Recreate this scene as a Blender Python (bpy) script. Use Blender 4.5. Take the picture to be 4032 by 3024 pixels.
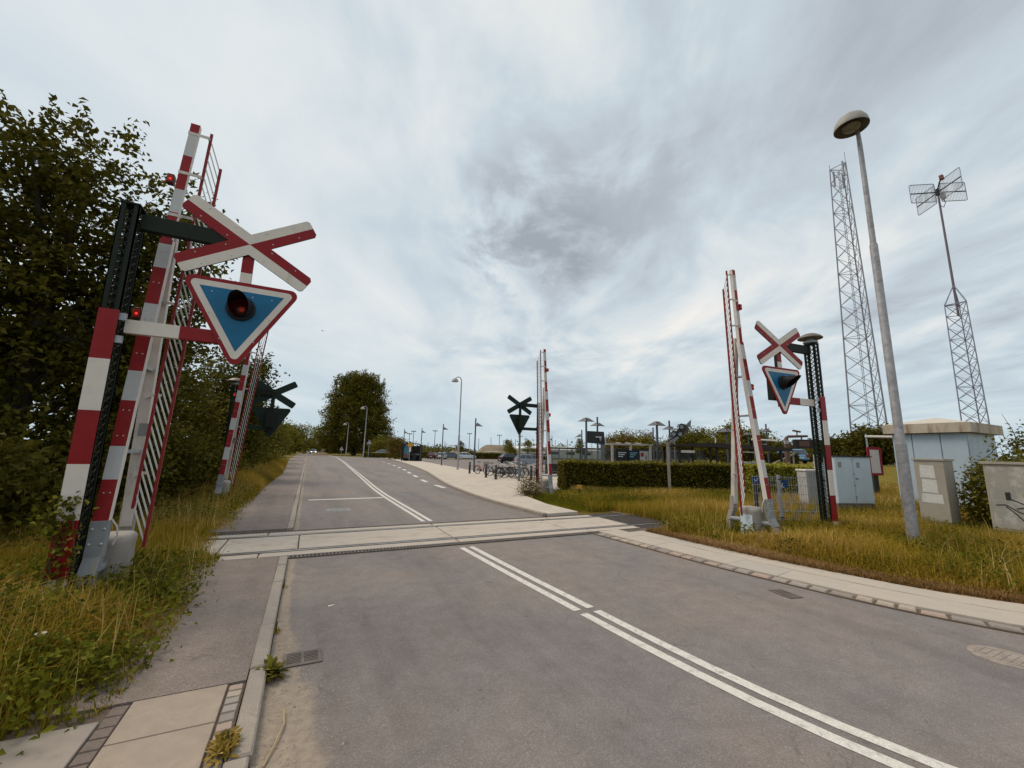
import bpy, bmesh, math, random
import numpy as np
from mathutils import Vector, Matrix, Euler

for o in list(bpy.data.objects):
    bpy.data.objects.remove(o)
SC = bpy.context.scene
COL = SC.collection
RNG = np.random.default_rng(7)
random.seed(7)

# World axes: x runs along the railway (to the right), y along the road (away), z up.
# ------------------------------------------------------------------ camera
cam_d = bpy.data.cameras.new('camera')
cam = bpy.data.objects.new('camera', cam_d)
COL.objects.link(cam)
cam_d.sensor_width = 36.0
cam_d.lens = 1594.0 / 4032.0 * 36.0
cam_d.clip_start = 0.05
cam_d.clip_end = 3000
_pitch, _roll, _yaw = math.radians(9.643), math.radians(1.337), math.radians(26.2)
_f = Vector((0, math.cos(_pitch), math.sin(_pitch)))
_u = Vector((0, -math.sin(_pitch), math.cos(_pitch)))
_r = Vector((1, 0, 0))
_R = _r * math.cos(_roll) + _u * math.sin(_roll)
_U = _u * math.cos(_roll) - _r * math.sin(_roll)
_m = Matrix((_R, _U, -_f)).transposed()
cam.matrix_world = Matrix.Translation((0, 0, 1.85)) @ (Matrix.Rotation(-_yaw, 3, 'Z') @ _m).to_4x4()
SC.camera = cam
HD = (0.4415, 0.8973)      # view heading on the ground
RT = (0.8973, -0.4415)

# ------------------------------------------------------------------ sky
SUN_EL, SUN_AZ = math.radians(54), math.radians(-48)   # azimuth clockwise from +y
wd = bpy.data.worlds.new('World')
SC.world = wd
wd.use_nodes = True
nt = wd.node_tree
nt.nodes.clear()


def N(t, typ, **kw):
    n = t.nodes.new(typ)
    for k, v in kw.items():
        if k.startswith('i_'):
            key = k[2:]
            key = int(key) if key.isdigit() else key.replace('_', ' ')
            n.inputs[key].default_value = v
        else:
            setattr(n, k, v)
    return n


def L(t, a, ao, b, bi):
    t.links.new(a.outputs[ao], b.inputs[bi])


def math_n(t, op, a, b=None, c=None, clamp=False):
    n = t.nodes.new('ShaderNodeMath')
    n.operation = op
    n.use_clamp = clamp
    for i, v in enumerate((a, b, c)):
        if v is None:
            continue
        if isinstance(v, (int, float)):
            n.inputs[i].default_value = v
        else:
            t.links.new(v, n.inputs[i])
    return n.outputs[0]


def mixc(t, fac, a, b, blend='MIX'):
    n = t.nodes.new('ShaderNodeMix')
    n.data_type = 'RGBA'
    n.blend_type = blend
    for sock, v in ((n.inputs['Factor'], fac), (n.inputs[6], a), (n.inputs[7], b)):
        if isinstance(v, (int, float)):
            sock.default_value = v
        elif isinstance(v, tuple):
            sock.default_value = v if len(v) == 4 else (*v, 1)
        else:
            t.links.new(v, sock)
    return n.outputs[2]


def ramp(t, fac, stops, interp='EASE'):
    n = t.nodes.new('ShaderNodeValToRGB')
    n.color_ramp.interpolation = interp
    els = n.color_ramp.elements
    while len(els) < len(stops):
        els.new(0.5)
    for e, (p, c) in zip(els, stops):
        e.position = p
        e.color = c if len(c) == 4 else (*c, 1)
    t.links.new(fac, n.inputs[0])
    return n.outputs[0]


tc = N(nt, 'ShaderNodeTexCoord')
sep = N(nt, 'ShaderNodeSeparateXYZ')
L(nt, tc, 'Generated', sep, 0)
X, Y, Z = sep.outputs
zc = math_n(nt, 'ADD', math_n(nt, 'MAXIMUM', Z, 0.0), 0.13)
pa = math_n(nt, 'DIVIDE', math_n(nt, 'ADD', math_n(nt, 'MULTIPLY', X, RT[0]), math_n(nt, 'MULTIPLY', Y, RT[1])), zc)
pb = math_n(nt, 'DIVIDE', math_n(nt, 'ADD', math_n(nt, 'MULTIPLY', X, HD[0]), math_n(nt, 'MULTIPLY', Y, HD[1])), zc)


def plane_noise(sa, sb, off, scale, detail, rough, dist=0.0):
    cb = N(nt, 'ShaderNodeCombineXYZ')
    nt.links.new(math_n(nt, 'MULTIPLY', pa, sa), cb.inputs[0])
    nt.links.new(math_n(nt, 'MULTIPLY', pb, sb), cb.inputs[1])
    cb.inputs[2].default_value = off
    n = N(nt, 'ShaderNodeTexNoise', i_Scale=scale, i_Detail=detail, i_Roughness=rough, i_Distortion=dist)
    L(nt, cb, 0, n, 'Vector')
    return n.outputs[0]


def blob(ca, cb_, sa, sb):
    da = math_n(nt, 'DIVIDE', math_n(nt, 'SUBTRACT', pa, ca), sa)
    db = math_n(nt, 'DIVIDE', math_n(nt, 'SUBTRACT', pb, cb_), sb)
    r2 = math_n(nt, 'ADD', math_n(nt, 'MULTIPLY', da, da), math_n(nt, 'MULTIPLY', db, db))
    return math_n(nt, 'EXPONENT', math_n(nt, 'MULTIPLY', r2, -1.0))


streak = plane_noise(1.0, 0.50, 3.1, 1.9, 8, 0.56, 0.6)      # long bands of thin cloud
lumps = plane_noise(1.0, 0.85, 8.4, 3.0, 9, 0.60, 0.35)      # torn lumps
veil = plane_noise(1.0, 0.5, 1.7, 0.9, 3, 0.5)
fine = plane_noise(1.0, 0.70, 5.2, 6.0, 8, 0.62, 0.5)
side = N(nt, 'ShaderNodeMapRange', interpolation_type='SMOOTHSTEP')  # the deck is smoother over the trees, banded over the railway
nt.links.new(pa, side.inputs[0])
side.inputs[1].default_value, side.inputs[2].default_value, side.inputs[3].default_value, side.inputs[4].default_value = -0.9, 0.5, 0.35, 1.0
side = side.outputs[0]
val = math_n(nt, 'MULTIPLY', math_n(nt, 'MULTIPLY_ADD', streak, 1.2, -0.6), side)
val = math_n(nt, 'ADD', val, math_n(nt, 'MULTIPLY_ADD', veil, 0.40, 0.340))
val = math_n(nt, 'ADD', val, math_n(nt, 'MULTIPLY', math_n(nt, 'MULTIPLY_ADD', fine, 0.16, -0.08), side))
# thick cloud banks (dark undersides) and thin, bright stretches
dark1 = math_n(nt, 'MULTIPLY', math_n(nt, 'MULTIPLY', blob(0.08, 1.50, 0.27, 0.36), 1.5, clamp=True), math_n(nt, 'MULTIPLY_ADD', lumps, 6.5, -2.75, clamp=True))
dark2 = math_n(nt, 'MULTIPLY', blob(0.58, 0.82, 0.30, 0.26), math_n(nt, 'MULTIPLY_ADD', streak, 3.4, -1.2, clamp=True))
dark3 = math_n(nt, 'MULTIPLY', blob(0.10, 2.60, 0.9, 0.5), math_n(nt, 'MULTIPLY_ADD', lumps, 5.5, -2.4, clamp=True))
dark4 = math_n(nt, 'MULTIPLY', blob(0.30, 1.0, 0.40, 0.30), math_n(nt, 'MULTIPLY_ADD', lumps, 6.0, -2.7, clamp=True))
lite1 = blob(-0.50, 1.95, 0.60, 0.85)
val = math_n(nt, 'SUBTRACT', val, math_n(nt, 'MULTIPLY', dark1, 0.38))
val = math_n(nt, 'SUBTRACT', val, math_n(nt, 'MULTIPLY', dark2, 0.17))
val = math_n(nt, 'SUBTRACT', val, math_n(nt, 'MULTIPLY', dark3, 0.16))
val = math_n(nt, 'SUBTRACT', val, math_n(nt, 'MULTIPLY', dark4, 0.13))
val = math_n(nt, 'ADD', val, math_n(nt, 'MULTIPLY', lite1, 0.12))
val = math_n(nt, 'ADD', val, math_n(nt, 'MULTIPLY', blob(-0.05, 0.62, 0.42, 0.35), 0.13))
cloud = ramp(nt, val, [(0.12, (0.375, 0.41, 0.455)), (0.34, (0.50, 0.545, 0.60)), (0.50, (0.625, 0.71, 0.765)),
                       (0.62, (0.765, 0.82, 0.835)), (0.80, (0.96, 0.935, 0.89))], 'LINEAR')
# towards the horizon the cloud deck thins to a pale blue
hz = math_n(nt, 'SUBTRACT', 1.0, math_n(nt, 'DIVIDE', Z, 0.24), clamp=True)
hz = math_n(nt, 'MULTIPLY', math_n(nt, 'POWER', hz, 1.2), 0.80)
cloud = mixc(nt, hz, cloud, (0.55, 0.70, 0.80))
sky = N(nt, 'ShaderNodeTexSky')
sky.sky_type = 'NISHITA'
sky.sun_disc = False
sky.sun_elevation = SUN_EL
sky.sun_rotation = SUN_AZ
sky.air_density = 1.3
sky.dust_density = 2.0
skyc = mixc(nt, 1.0, sky.outputs[0], (0.09, 0.09, 0.09), 'MULTIPLY')
skyc = mixc(nt, 0.90, skyc, cloud)
bg = N(nt, 'ShaderNodeBackground')
nt.links.new(skyc, bg.inputs[0])
bg.inputs[1].default_value = 0.80
wo = N(nt, 'ShaderNodeOutputWorld')
L(nt, bg, 0, wo, 0)
wd.cycles.sampling_method = 'AUTOMATIC'

# ------------------------------------------------------------------ sun through the cloud
sl = bpy.data.lights.new('sun', 'SUN')
sl.energy = 1.5
sl.angle = math.radians(25)
sl.color = (1.0, 0.87, 0.70)
so = bpy.data.objects.new('sun', sl)
COL.objects.link(so)
_sd = Vector((math.sin(SUN_AZ) * math.cos(SUN_EL), math.cos(SUN_AZ) * math.cos(SUN_EL), math.sin(SUN_EL)))
so.rotation_euler = _sd.to_track_quat('Z', 'Y').to_euler()
so.location = (0, 0, 40)

vs = SC.view_settings
vs.view_transform = 'Standard'
vs.look = 'None'
vs.exposure = 0.32
vs.gamma = 1.0
vs.use_curve_mapping = False
SC.cycles.max_bounces = 6
SC.cycles.diffuse_bounces = 3
SC.cycles.glossy_bounces = 3
SC.cycles.transparent_max_bounces = 8
SC.cycles.use_denoising = True

# ------------------------------------------------------------------ materials
MATS = {}


def mat(name, col, rough=0.7, metal=0.0, var=0.12, scale=6.0, dirt=None, dirt_amt=0.0, dirt_scale=3.0, bump=0.0,
        bump_scale=60.0, spec=0.3, emit=None, emit_s=0.0, speck=None, speck_scale=200.0, streak=False):
    """Plain painted/mineral surface: colour with slow variation, optional dirt patches, fine relief."""
    if name in MATS:
        return MATS[name]
    m = bpy.data.materials.new(name)
    m.use_nodes = True
    t = m.node_tree
    b = t.nodes['Principled BSDF']
    co = N(t, 'ShaderNodeTexCoord')
    src = co.outputs['Object']
    n1 = N(t, 'ShaderNodeTexNoise', i_Scale=scale, i_Detail=5, i_Roughness=0.6)
    t.links.new(src, n1.inputs['Vector'])
    lo = tuple(max(0, c * (1 - var)) for c in col)
    hi = tuple(min(1, c * (1 + var)) for c in col)
    c = ramp(t, n1.outputs[0], [(0.3, lo), (0.7, hi)], 'LINEAR')
    if dirt is not None:
        mp = N(t, 'ShaderNodeMapping')
        t.links.new(src, mp.inputs[0])
        if streak:
            mp.inputs['Scale'].default_value = (1, 1, 0.22)
        n2 = N(t, 'ShaderNodeTexNoise', i_Scale=dirt_scale, i_Detail=8, i_Roughness=0.68)
        L(t, mp, 0, n2, 'Vector')
        f = ramp(t, n2.outputs[0], [(0.66 - 0.34 * dirt_amt, (0, 0, 0)), (0.92 - 0.34 * dirt_amt, (1, 1, 1))], 'EASE')
        c = mixc(t, f, c, dirt)
    if speck is not None:
        n3 = N(t, 'ShaderNodeTexNoise', i_Scale=speck_scale, i_Detail=2, i_Roughness=0.7)
        t.links.new(src, n3.inputs['Vector'])
        f = ramp(t, n3.outputs[0], [(0.35, (0, 0, 0)), (0.72, (1, 1, 1))], 'LINEAR')
        c = mixc(t, f, c, speck)
    t.links.new(c, b.inputs['Base Color'])
    b.inputs['Roughness'].default_value = rough
    b.inputs['Metallic'].default_value = metal
    b.inputs['Specular IOR Level'].default_value = spec
    if emit:
        b.inputs['Emission Color'].default_value = (*emit, 1)
        b.inputs['Emission Strength'].default_value = emit_s
    if bump:
        n4 = N(t, 'ShaderNodeTexNoise', i_Scale=bump_scale, i_Detail=4, i_Roughness=0.6)
        t.links.new(src, n4.inputs['Vector'])
        bp = N(t, 'ShaderNodeBump', i_Strength=bump, i_Distance=0.01)
        L(t, n4, 0, bp, 'Height')
        L(t, bp, 0, b, 'Normal')
    MATS[name] = m
    return m


def leaf_mat(name, stops, trans=0.25, rough=0.55):
    """Foliage: every leaf or blade takes its own colour from the attribute rnd."""
    if name in MATS:
        return MATS[name]
    m = bpy.data.materials.new(name)
    m.use_nodes = True
    t = m.node_tree
    b = t.nodes['Principled BSDF']
    at = N(t, 'ShaderNodeAttribute', attribute_name='rnd')
    c = ramp(t, at.outputs['Fac'], stops, 'LINEAR')
    t.links.new(c, b.inputs['Base Color'])
    b.inputs['Roughness'].default_value = rough
    b.inputs['Specular IOR Level'].default_value = 0.06
    tr = N(t, 'ShaderNodeBsdfTranslucent')
    t.links.new(mixc(t, 0.5, c, (0.16, 0.16, 0.02)), tr.inputs[0])
    mx = N(t, 'ShaderNodeMixShader')
    mx.inputs[0].default_value = trans
    L(t, b, 0, mx, 1)
    L(t, tr, 0, mx, 2)
    L(t, mx, 0, t.nodes['Material Output'], 0)
    MATS[name] = m
    return m


def glass_mat(name, col, alpha=0.35, rough=0.05):
    if name in MATS:
        return MATS[name]
    m = bpy.data.materials.new(name)
    m.use_nodes = True
    t = m.node_tree
    b = t.nodes['Principled BSDF']
    b.inputs['Base Color'].default_value = (*col, 1)
    b.inputs['Roughness'].default_value = rough
    tp = N(t, 'ShaderNodeBsdfTransparent')
    tp.inputs[0].default_value = (0.9, 0.93, 0.92, 1)
    mx = N(t, 'ShaderNodeMixShader')
    mx.inputs[0].default_value = alpha
    L(t, tp, 0, mx, 1)
    L(t, b, 0, mx, 2)
    L(t, mx, 0, t.nodes['Material Output'], 0)
    MATS[name] = m
    return m


# ------------------------------------------------------------------ mesh helpers
class MB:
    """Collects simple solids and links them as one mesh object."""

    def __init__(self):
        self.v, self.f, self.m = [], [], []

    def add(self, vs_, fs, mi=0):
        k = len(self.v)
        self.v += [tuple(p) for p in vs_]
        for f in fs:
            self.f.append([i + k for i in f])
            self.m.append(mi)
        return self

    def box(self, x0, x1, y0, y1, z0, z1, mi=0):
        return self.add([(x0, y0, z0), (x1, y0, z0), (x1, y1, z0), (x0, y1, z0), (x0, y0, z1), (x1, y0, z1), (x1, y1, z1), (x0, y1, z1)],
                        [(0, 3, 2, 1), (4, 5, 6, 7), (0, 1, 5, 4), (1, 2, 6, 5), (2, 3, 7, 6), (3, 0, 4, 7)], mi)

    def bar(self, p0, p1, w, h, mi=0, up=(0, 0, 1)):
        """square bar from p0 to p1; w across, h along up."""
        p0, p1 = Vector(p0), Vector(p1)
        d = (p1 - p0).normalized()
        up = Vector(up)
        if abs(d.dot(up)) > 0.98:
            up = Vector((0, 1, 0))
        s = d.cross(up).normalized() * (w / 2)
        t = s.cross(d).normalized() * (h / 2)
        q = []
        for p in (p0, p1):
            q += [p - s - t, p + s - t, p + s + t, p - s + t]
        return self.add(q, [(0, 1, 2, 3), (7, 6, 5, 4), (0, 4, 5, 1), (1, 5, 6, 2), (2, 6, 7, 3), (3, 7, 4, 0)], mi)

    def tube(self, pts, radii, n=10, mi=0, cap=True):
        pts = [Vector(p) for p in pts]
        if isinstance(radii, (int, float)):
            radii = [radii] * len(pts)
        rings = []
        prev = None
        for i, p in enumerate(pts):
            d = (pts[min(i + 1, len(pts) - 1)] - pts[max(i - 1, 0)]).normalized()
            ref = Vector((0, 0, 1)) if abs(d.z) < 0.9 else Vector((1, 0, 0))
            s = d.cross(ref).normalized() if prev is None else (prev - d * prev.dot(d)).normalized()
            prev = s
            t = d.cross(s)
            rings.append([p + (s * math.cos(2 * math.pi * k / n) + t * math.sin(2 * math.pi * k / n)) * radii[i] for k in range(n)])
        vs_ = [q for r in rings for q in r]
        fs = []
        for i in range(len(rings) - 1):
            for k in range(n):
                a, b = i * n + k, i * n + (k + 1) % n
                fs.append((a, b, b + n, a + n))
        if cap:
            fs.append(tuple(range(n))[::-1])
            fs.append(tuple((len(rings) - 1) * n + k for k in range(n)))
        return self.add(vs_, fs, mi)

    def lathe(self, c, prof, n=20, mi=0, axis='z', cap=True):
        """profile of (radius, height) turned about an axis through c."""
        vs_, fs = [], []
        for r, h in prof:
            for k in range(n):
                a = 2 * math.pi * k / n
                p = (r * math.cos(a), r * math.sin(a), h)
                if axis == 'y':
                    p = (p[0], p[2], p[1])
                elif axis == 'x':
                    p = (p[2], p[0], p[1])
                vs_.append((c[0] + p[0], c[1] + p[1], c[2] + p[2]))
        for i in range(len(prof) - 1):
            for k in range(n):
                a, b = i * n + k, i * n + (k + 1) % n
                fs.append((a, b, b + n, a + n))
        if cap:
            fs.append(tuple(range(n))[::-1])
            fs.append(tuple((len(prof) - 1) * n + k for k in range(n)))
        return self.add(vs_, fs, mi)

    def prism(self, poly, y0, y1, mi=0, side=None, plane='xz'):
        """polygon in plane extruded along the third axis from y0 to y1."""
        n = len(poly)

        def P(a, b, c):
            return (a, c, b) if plane == 'xz' else ((a, b, c) if plane == 'xy' else (c, a, b))
        vs_ = [P(a, b, y0) for a, b in poly] + [P(a, b, y1) for a, b in poly]
        self.add(vs_, [tuple(range(n)), tuple(range(n, 2 * n))[::-1]], mi)
        k = len(self.v) - 2 * n
        for i in range(n):
            j = (i + 1) % n
            self.f.append([k + i, k + n + i, k + n + j, k + j])
            self.m.append(mi if side is None else side)
        return self

    def build(self, name, mats, parent=None, smooth=False, bevel=0.0, fix=True, loc=None, angle=35):
        me = bpy.data.meshes.new(name)
        me.from_pydata(self.v, [], self.f)
        if not isinstance(mats, (list, tuple)):
            mats = [mats]
        for m in mats:
            me.materials.append(m)
        if len(mats) > 1:
            me.polygons.foreach_set('material_index', self.m)
        if fix:
            bm = bmesh.new()
            bm.from_mesh(me)
            bmesh.ops.recalc_face_normals(bm, faces=bm.faces)
            bm.to_mesh(me)
            bm.free()
        if smooth:
            me.polygons.foreach_set('use_smooth', [True] * len(me.polygons))
            try:
                me.set_sharp_from_angle(angle=math.radians(angle))
            except Exception:
                pass
        me.update()
        o = bpy.data.objects.new(name, me)
        COL.objects.link(o)
        if parent is not None:
            o.parent = parent
        if loc is not None:
            o.location = loc
        if bevel:
            b = o.modifiers.new('bevel', 'BEVEL')
            b.width = bevel
            b.segments = 2
            b.limit_method = 'ANGLE'
        return o


def big_mesh(name, V, nper, faces_per, material, rnd=None, parent=None):
    """Fast mesh from numpy: V (M*nper,3); faces_per = list of index tuples within one item (all of equal length)."""
    me = bpy.data.meshes.new(name)
    M = len(V) // nper
    k = len(faces_per[0])
    base = (np.arange(M) * nper)[:, None, None]
    idx = (base + np.array(faces_per)[None]).reshape(-1).astype(np.int32)
    nf = M * len(faces_per)
    me.vertices.add(len(V))
    me.vertices.foreach_set('co', np.ascontiguousarray(V, np.float32).ravel())
    me.loops.add(len(idx))
    me.loops.foreach_set('vertex_index', idx)
    me.polygons.add(nf)
    me.polygons.foreach_set('loop_start', np.arange(0, nf * k, k, dtype=np.int32))
    if rnd is not None:
        a = me.attributes.new('rnd', 'FLOAT', 'POINT')
        a.data.foreach_set('value', np.repeat(np.asarray(rnd, np.float32), nper))
    me.materials.append(material)
    me.update(calc_edges=True)
    me.validate()
    o = bpy.data.objects.new(name, me)
    COL.objects.link(o)
    if parent is not None:
        o.parent = parent
    return o


def thing(name, label, cat, loc=(0, 0, 0), rotz=0.0, group=None):
    o = bpy.data.objects.new(name, None)
    COL.objects.link(o)
    o.location = loc
    o.rotation_euler = (0, 0, rotz)
    o.empty_display_size = 0.3
    return tag(o, label, cat, group)


def tag(o, label=None, cat=None, group=None, kind=None):
    if label:
        o['label'] = label
    if cat:
        o['category'] = cat
    if group:
        o['group'] = group
    if kind:
        o['kind'] = kind
    return o


def struct(o):
    o['kind'] = 'structure'
    return o


def dup(root, loc, rotz=0.0, label=None, group=None, scale=None):
    """copy of a thing with copies of its parts and sub-parts (mesh data shared)."""
    r = root.copy()
    COL.objects.link(r)
    r.location = loc
    r.rotation_euler = (0, 0, rotz)
    if scale:
        r.scale = scale if isinstance(scale, tuple) else (scale,) * 3
    if label:
        r['label'] = label
    if group:
        r['group'] = group
    for ch in list(KIDS.get(root.name, [])) or [c for c in COL.objects if c.parent == root]:
        c = ch.copy()
        COL.objects.link(c)
        c.parent = r
        for g in [q for q in COL.objects if q.parent == ch]:
            d = g.copy()
            COL.objects.link(d)
            d.parent = c
    return r


KIDS = {}

# common paints and minerals
M_ASPHALT_PATCH = None
WHITE = mat('white_enamel', (0.70, 0.63, 0.565), 0.5, var=0.06, dirt=(0.47, 0.40, 0.33), dirt_amt=0.34, dirt_scale=4.5, streak=True)
RED = mat('red_enamel', (0.255, 0.004, 0.007), 0.45, var=0.10, dirt=(0.17, 0.014, 0.012), dirt_amt=0.4, dirt_scale=4.5, streak=True)
RED_FADE = mat('red_faded_paint', (0.235, 0.016, 0.016), 0.55, var=0.14, dirt=(0.20, 0.05, 0.04), dirt_amt=0.25, dirt_scale=9)
BLUE = mat('blue_enamel', (0.006, 0.130, 0.27), 0.42, var=0.12, scale=4, dirt=(0.018, 0.095, 0.18), dirt_amt=0.35, dirt_scale=3)
GREEN = mat('dark_green_paint', (0.0050, 0.0100, 0.0045), 0.62, var=0.3, scale=10, dirt=(0.022, 0.032, 0.022), dirt_amt=0.22, dirt_scale=11, streak=True)
GREEN_BACK = mat('green_sign_back', (0.008, 0.021, 0.016), 0.6, var=0.2, scale=5, dirt=(0.022, 0.035, 0.028), dirt_amt=0.15)
BLACK = mat('black_plastic', (0.012, 0.011, 0.011), 0.5)
DARK = mat('dark_steel', (0.03, 0.03, 0.032), 0.5, var=0.2)
GALV = mat('galvanised_steel', (0.34, 0.36, 0.39), 0.5, metal=0.35, var=0.18, scale=7, dirt=(0.20, 0.20, 0.21), dirt_amt=0.3, dirt_scale=5)
GALV_D = mat('grey_painted_steel', (0.16, 0.175, 0.20), 0.5, metal=0.2, var=0.15)
ALU = mat('white_worn_paint', (0.62, 0.57, 0.52), 0.55, var=0.10, scale=5, dirt=(0.19, 0.16, 0.12), dirt_amt=0.42, dirt_scale=5, streak=True, bump=0.1)
GREYBAND = mat('grey_reflective_band', (0.54, 0.53, 0.53), 0.4, var=0.05, dirt=(0.36, 0.34, 0.31), dirt_amt=0.25, dirt_scale=8)
CONC = mat('weathered_concrete', (0.44, 0.385, 0.33), 0.85, var=0.16, scale=5, dirt=(0.13, 0.11, 0.09), dirt_amt=0.42, dirt_scale=3.2, streak=True, bump=0.35, speck=(0.3, 0.28, 0.25))
CASTGREY = mat('cast_grey_bracket', (0.27, 0.28, 0.29), 0.55, metal=0.2, var=0.12, dirt=(0.14, 0.12, 0.10), dirt_amt=0.3, dirt_scale=6)
BOLT = mat('bolt_steel', (0.55, 0.54, 0.52), 0.4, metal=0.5)
LENS_ON = mat('lit_red_lens', (0.30, 0.01, 0.008), 0.25, emit=(1.0, 0.05, 0.02), emit_s=0.9)
LENS = mat('dim_red_lens', (0.016, 0.0015, 0.0015), 0.3, emit=(1.0, 0.03, 0.01), emit_s=0.004)
RUBBER = mat('tyre_rubber', (0.018, 0.017, 0.017), 0.85)

# ================================================================== the setting
def polyline_fn(pts):
    P = np.array(pts, float)
    seg = np.linalg.norm(np.diff(P, axis=0), axis=1)
    S = np.concatenate([[0], np.cumsum(seg)])

    def at(s, off=0.0):
        s = min(max(s, 0), S[-1] - 1e-6)
        x, y = np.interp(s, S, P[:, 0]), np.interp(s, S, P[:, 1])
        e = 0.35
        a, b = max(s - e, 0), min(s + e, S[-1])
        d = np.array([np.interp(b, S, P[:, 0]) - np.interp(a, S, P[:, 0]), np.interp(b, S, P[:, 1]) - np.interp(a, S, P[:, 1])])
        d /= np.linalg.norm(d)
        n = np.array([d[1], -d[0]])       # to the right of travel (+y travel -> +x)
        return np.array([x, y]) + n * off, math.atan2(d[1], d[0])
    return at, S[-1]


def smooth_poly(pts, n):
    """Catmull-Rom through the points."""
    P = [np.array(p, float) for p in pts]
    P = [2 * P[0] - P[1]] + P + [2 * P[-1] - P[-2]]
    out = []
    for i in range(1, len(P) - 2):
        for k in range(n):
            t = k / n
            out.append(0.5 * ((2 * P[i]) + (-P[i - 1] + P[i + 1]) * t + (2 * P[i - 1] - 5 * P[i] + 4 * P[i + 1] - P[i + 2]) * t * t
                              + (-P[i - 1] + 3 * P[i] - 3 * P[i + 1] + P[i + 2]) * t ** 3))
    out.append(P[-2])
    return [tuple(p) for p in out]


def sheet(name, poly, z, material, parent=None, thick=0.0):
    mb = MB()
    if thick:
        mb.prism([(a, b) for a, b in poly], z - thick, z, plane='xy')
        return mb.build(name, material, parent)
    mb.add([(a, b, z) for a, b in poly], [tuple(range(len(poly)))])
    o = mb.build(name, material, parent, fix=False)
    if o.data.polygons[0].normal.z < 0:
        o.data.flip_normals()
    return o


def chamfer_mesh(name, lx, ly, lz, c, material):
    """block with chamfered top edges, origin at the top centre."""
    x, y = lx / 2, ly / 2
    v = [(-x, -y, -lz), (x, -y, -lz), (x, y, -lz), (-x, y, -lz), (-x, -y, -c), (x, -y, -c), (x, y, -c), (-x, y, -c),
         (-x + c, -y + c, 0), (x - c, -y + c, 0), (x - c, y - c, 0), (-x + c, y - c, 0)]
    f = [(8, 9, 10, 11)] + [(i, (i + 1) % 4, (i + 1) % 4 + 4, i + 4) for i in range(4)] + [(i + 4, (i + 1) % 4 + 4, (i + 1) % 4 + 8, i + 8) for i in range(4)]
    me = bpy.data.meshes.new(name)
    me.from_pydata(v, [], f)
    me.materials.append(material)
    return me


def piece(name, me, parent, loc, rotz=0.0, scale=(1, 1, 1), tilt=0.0):
    o = bpy.data.objects.new(name, me)
    COL.objects.link(o)
    o.parent = parent
    o.location = loc
    o.rotation_euler = (random.uniform(-tilt, tilt), random.uniform(-tilt, tilt), rotz)
    o.scale = scale
    return o


# ---- materials of the ground
def ground_mat():
    m = bpy.data.materials.new('rough_grass_soil')
    m.use_nodes = True
    t = m.node_tree
    b = t.nodes['Principled BSDF']
    co = N(t, 'ShaderNodeTexCoord')
    n1 = N(t, 'ShaderNodeTexNoise', i_Scale=0.35, i_Detail=8, i_Roughness=0.65)
    n2 = N(t, 'ShaderNodeTexNoise', i_Scale=9.0, i_Detail=6, i_Roughness=0.7)
    t.links.new(co.outputs['Object'], n1.inputs['Vector'])
    t.links.new(co.outputs['Object'], n2.inputs['Vector'])
    c1 = ramp(t, n1.outputs[0], [(0.3, (0.13, 0.10, 0.016)), (0.55, (0.22, 0.165, 0.028)), (0.75, (0.29, 0.19, 0.05))], 'LINEAR')
    c2 = ramp(t, n2.outputs[0], [(0.3, (0.45, 0.45, 0.45)), (0.7, (1.2, 1.2, 1.2))], 'LINEAR')
    t.links.new(mixc(t, 1.0, c1, c2, 'MULTIPLY'), b.inputs['Base Color'])
    b.inputs['Roughness'].default_value = 0.95
    b.inputs['Specular IOR Level'].default_value = 0.1
    bp = N(t, 'ShaderNodeBump', i_Strength=0.6, i_Distance=0.05)
    L(t, n2, 0, bp, 'Height')
    L(t, bp, 0, b, 'Normal')
    return m


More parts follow.
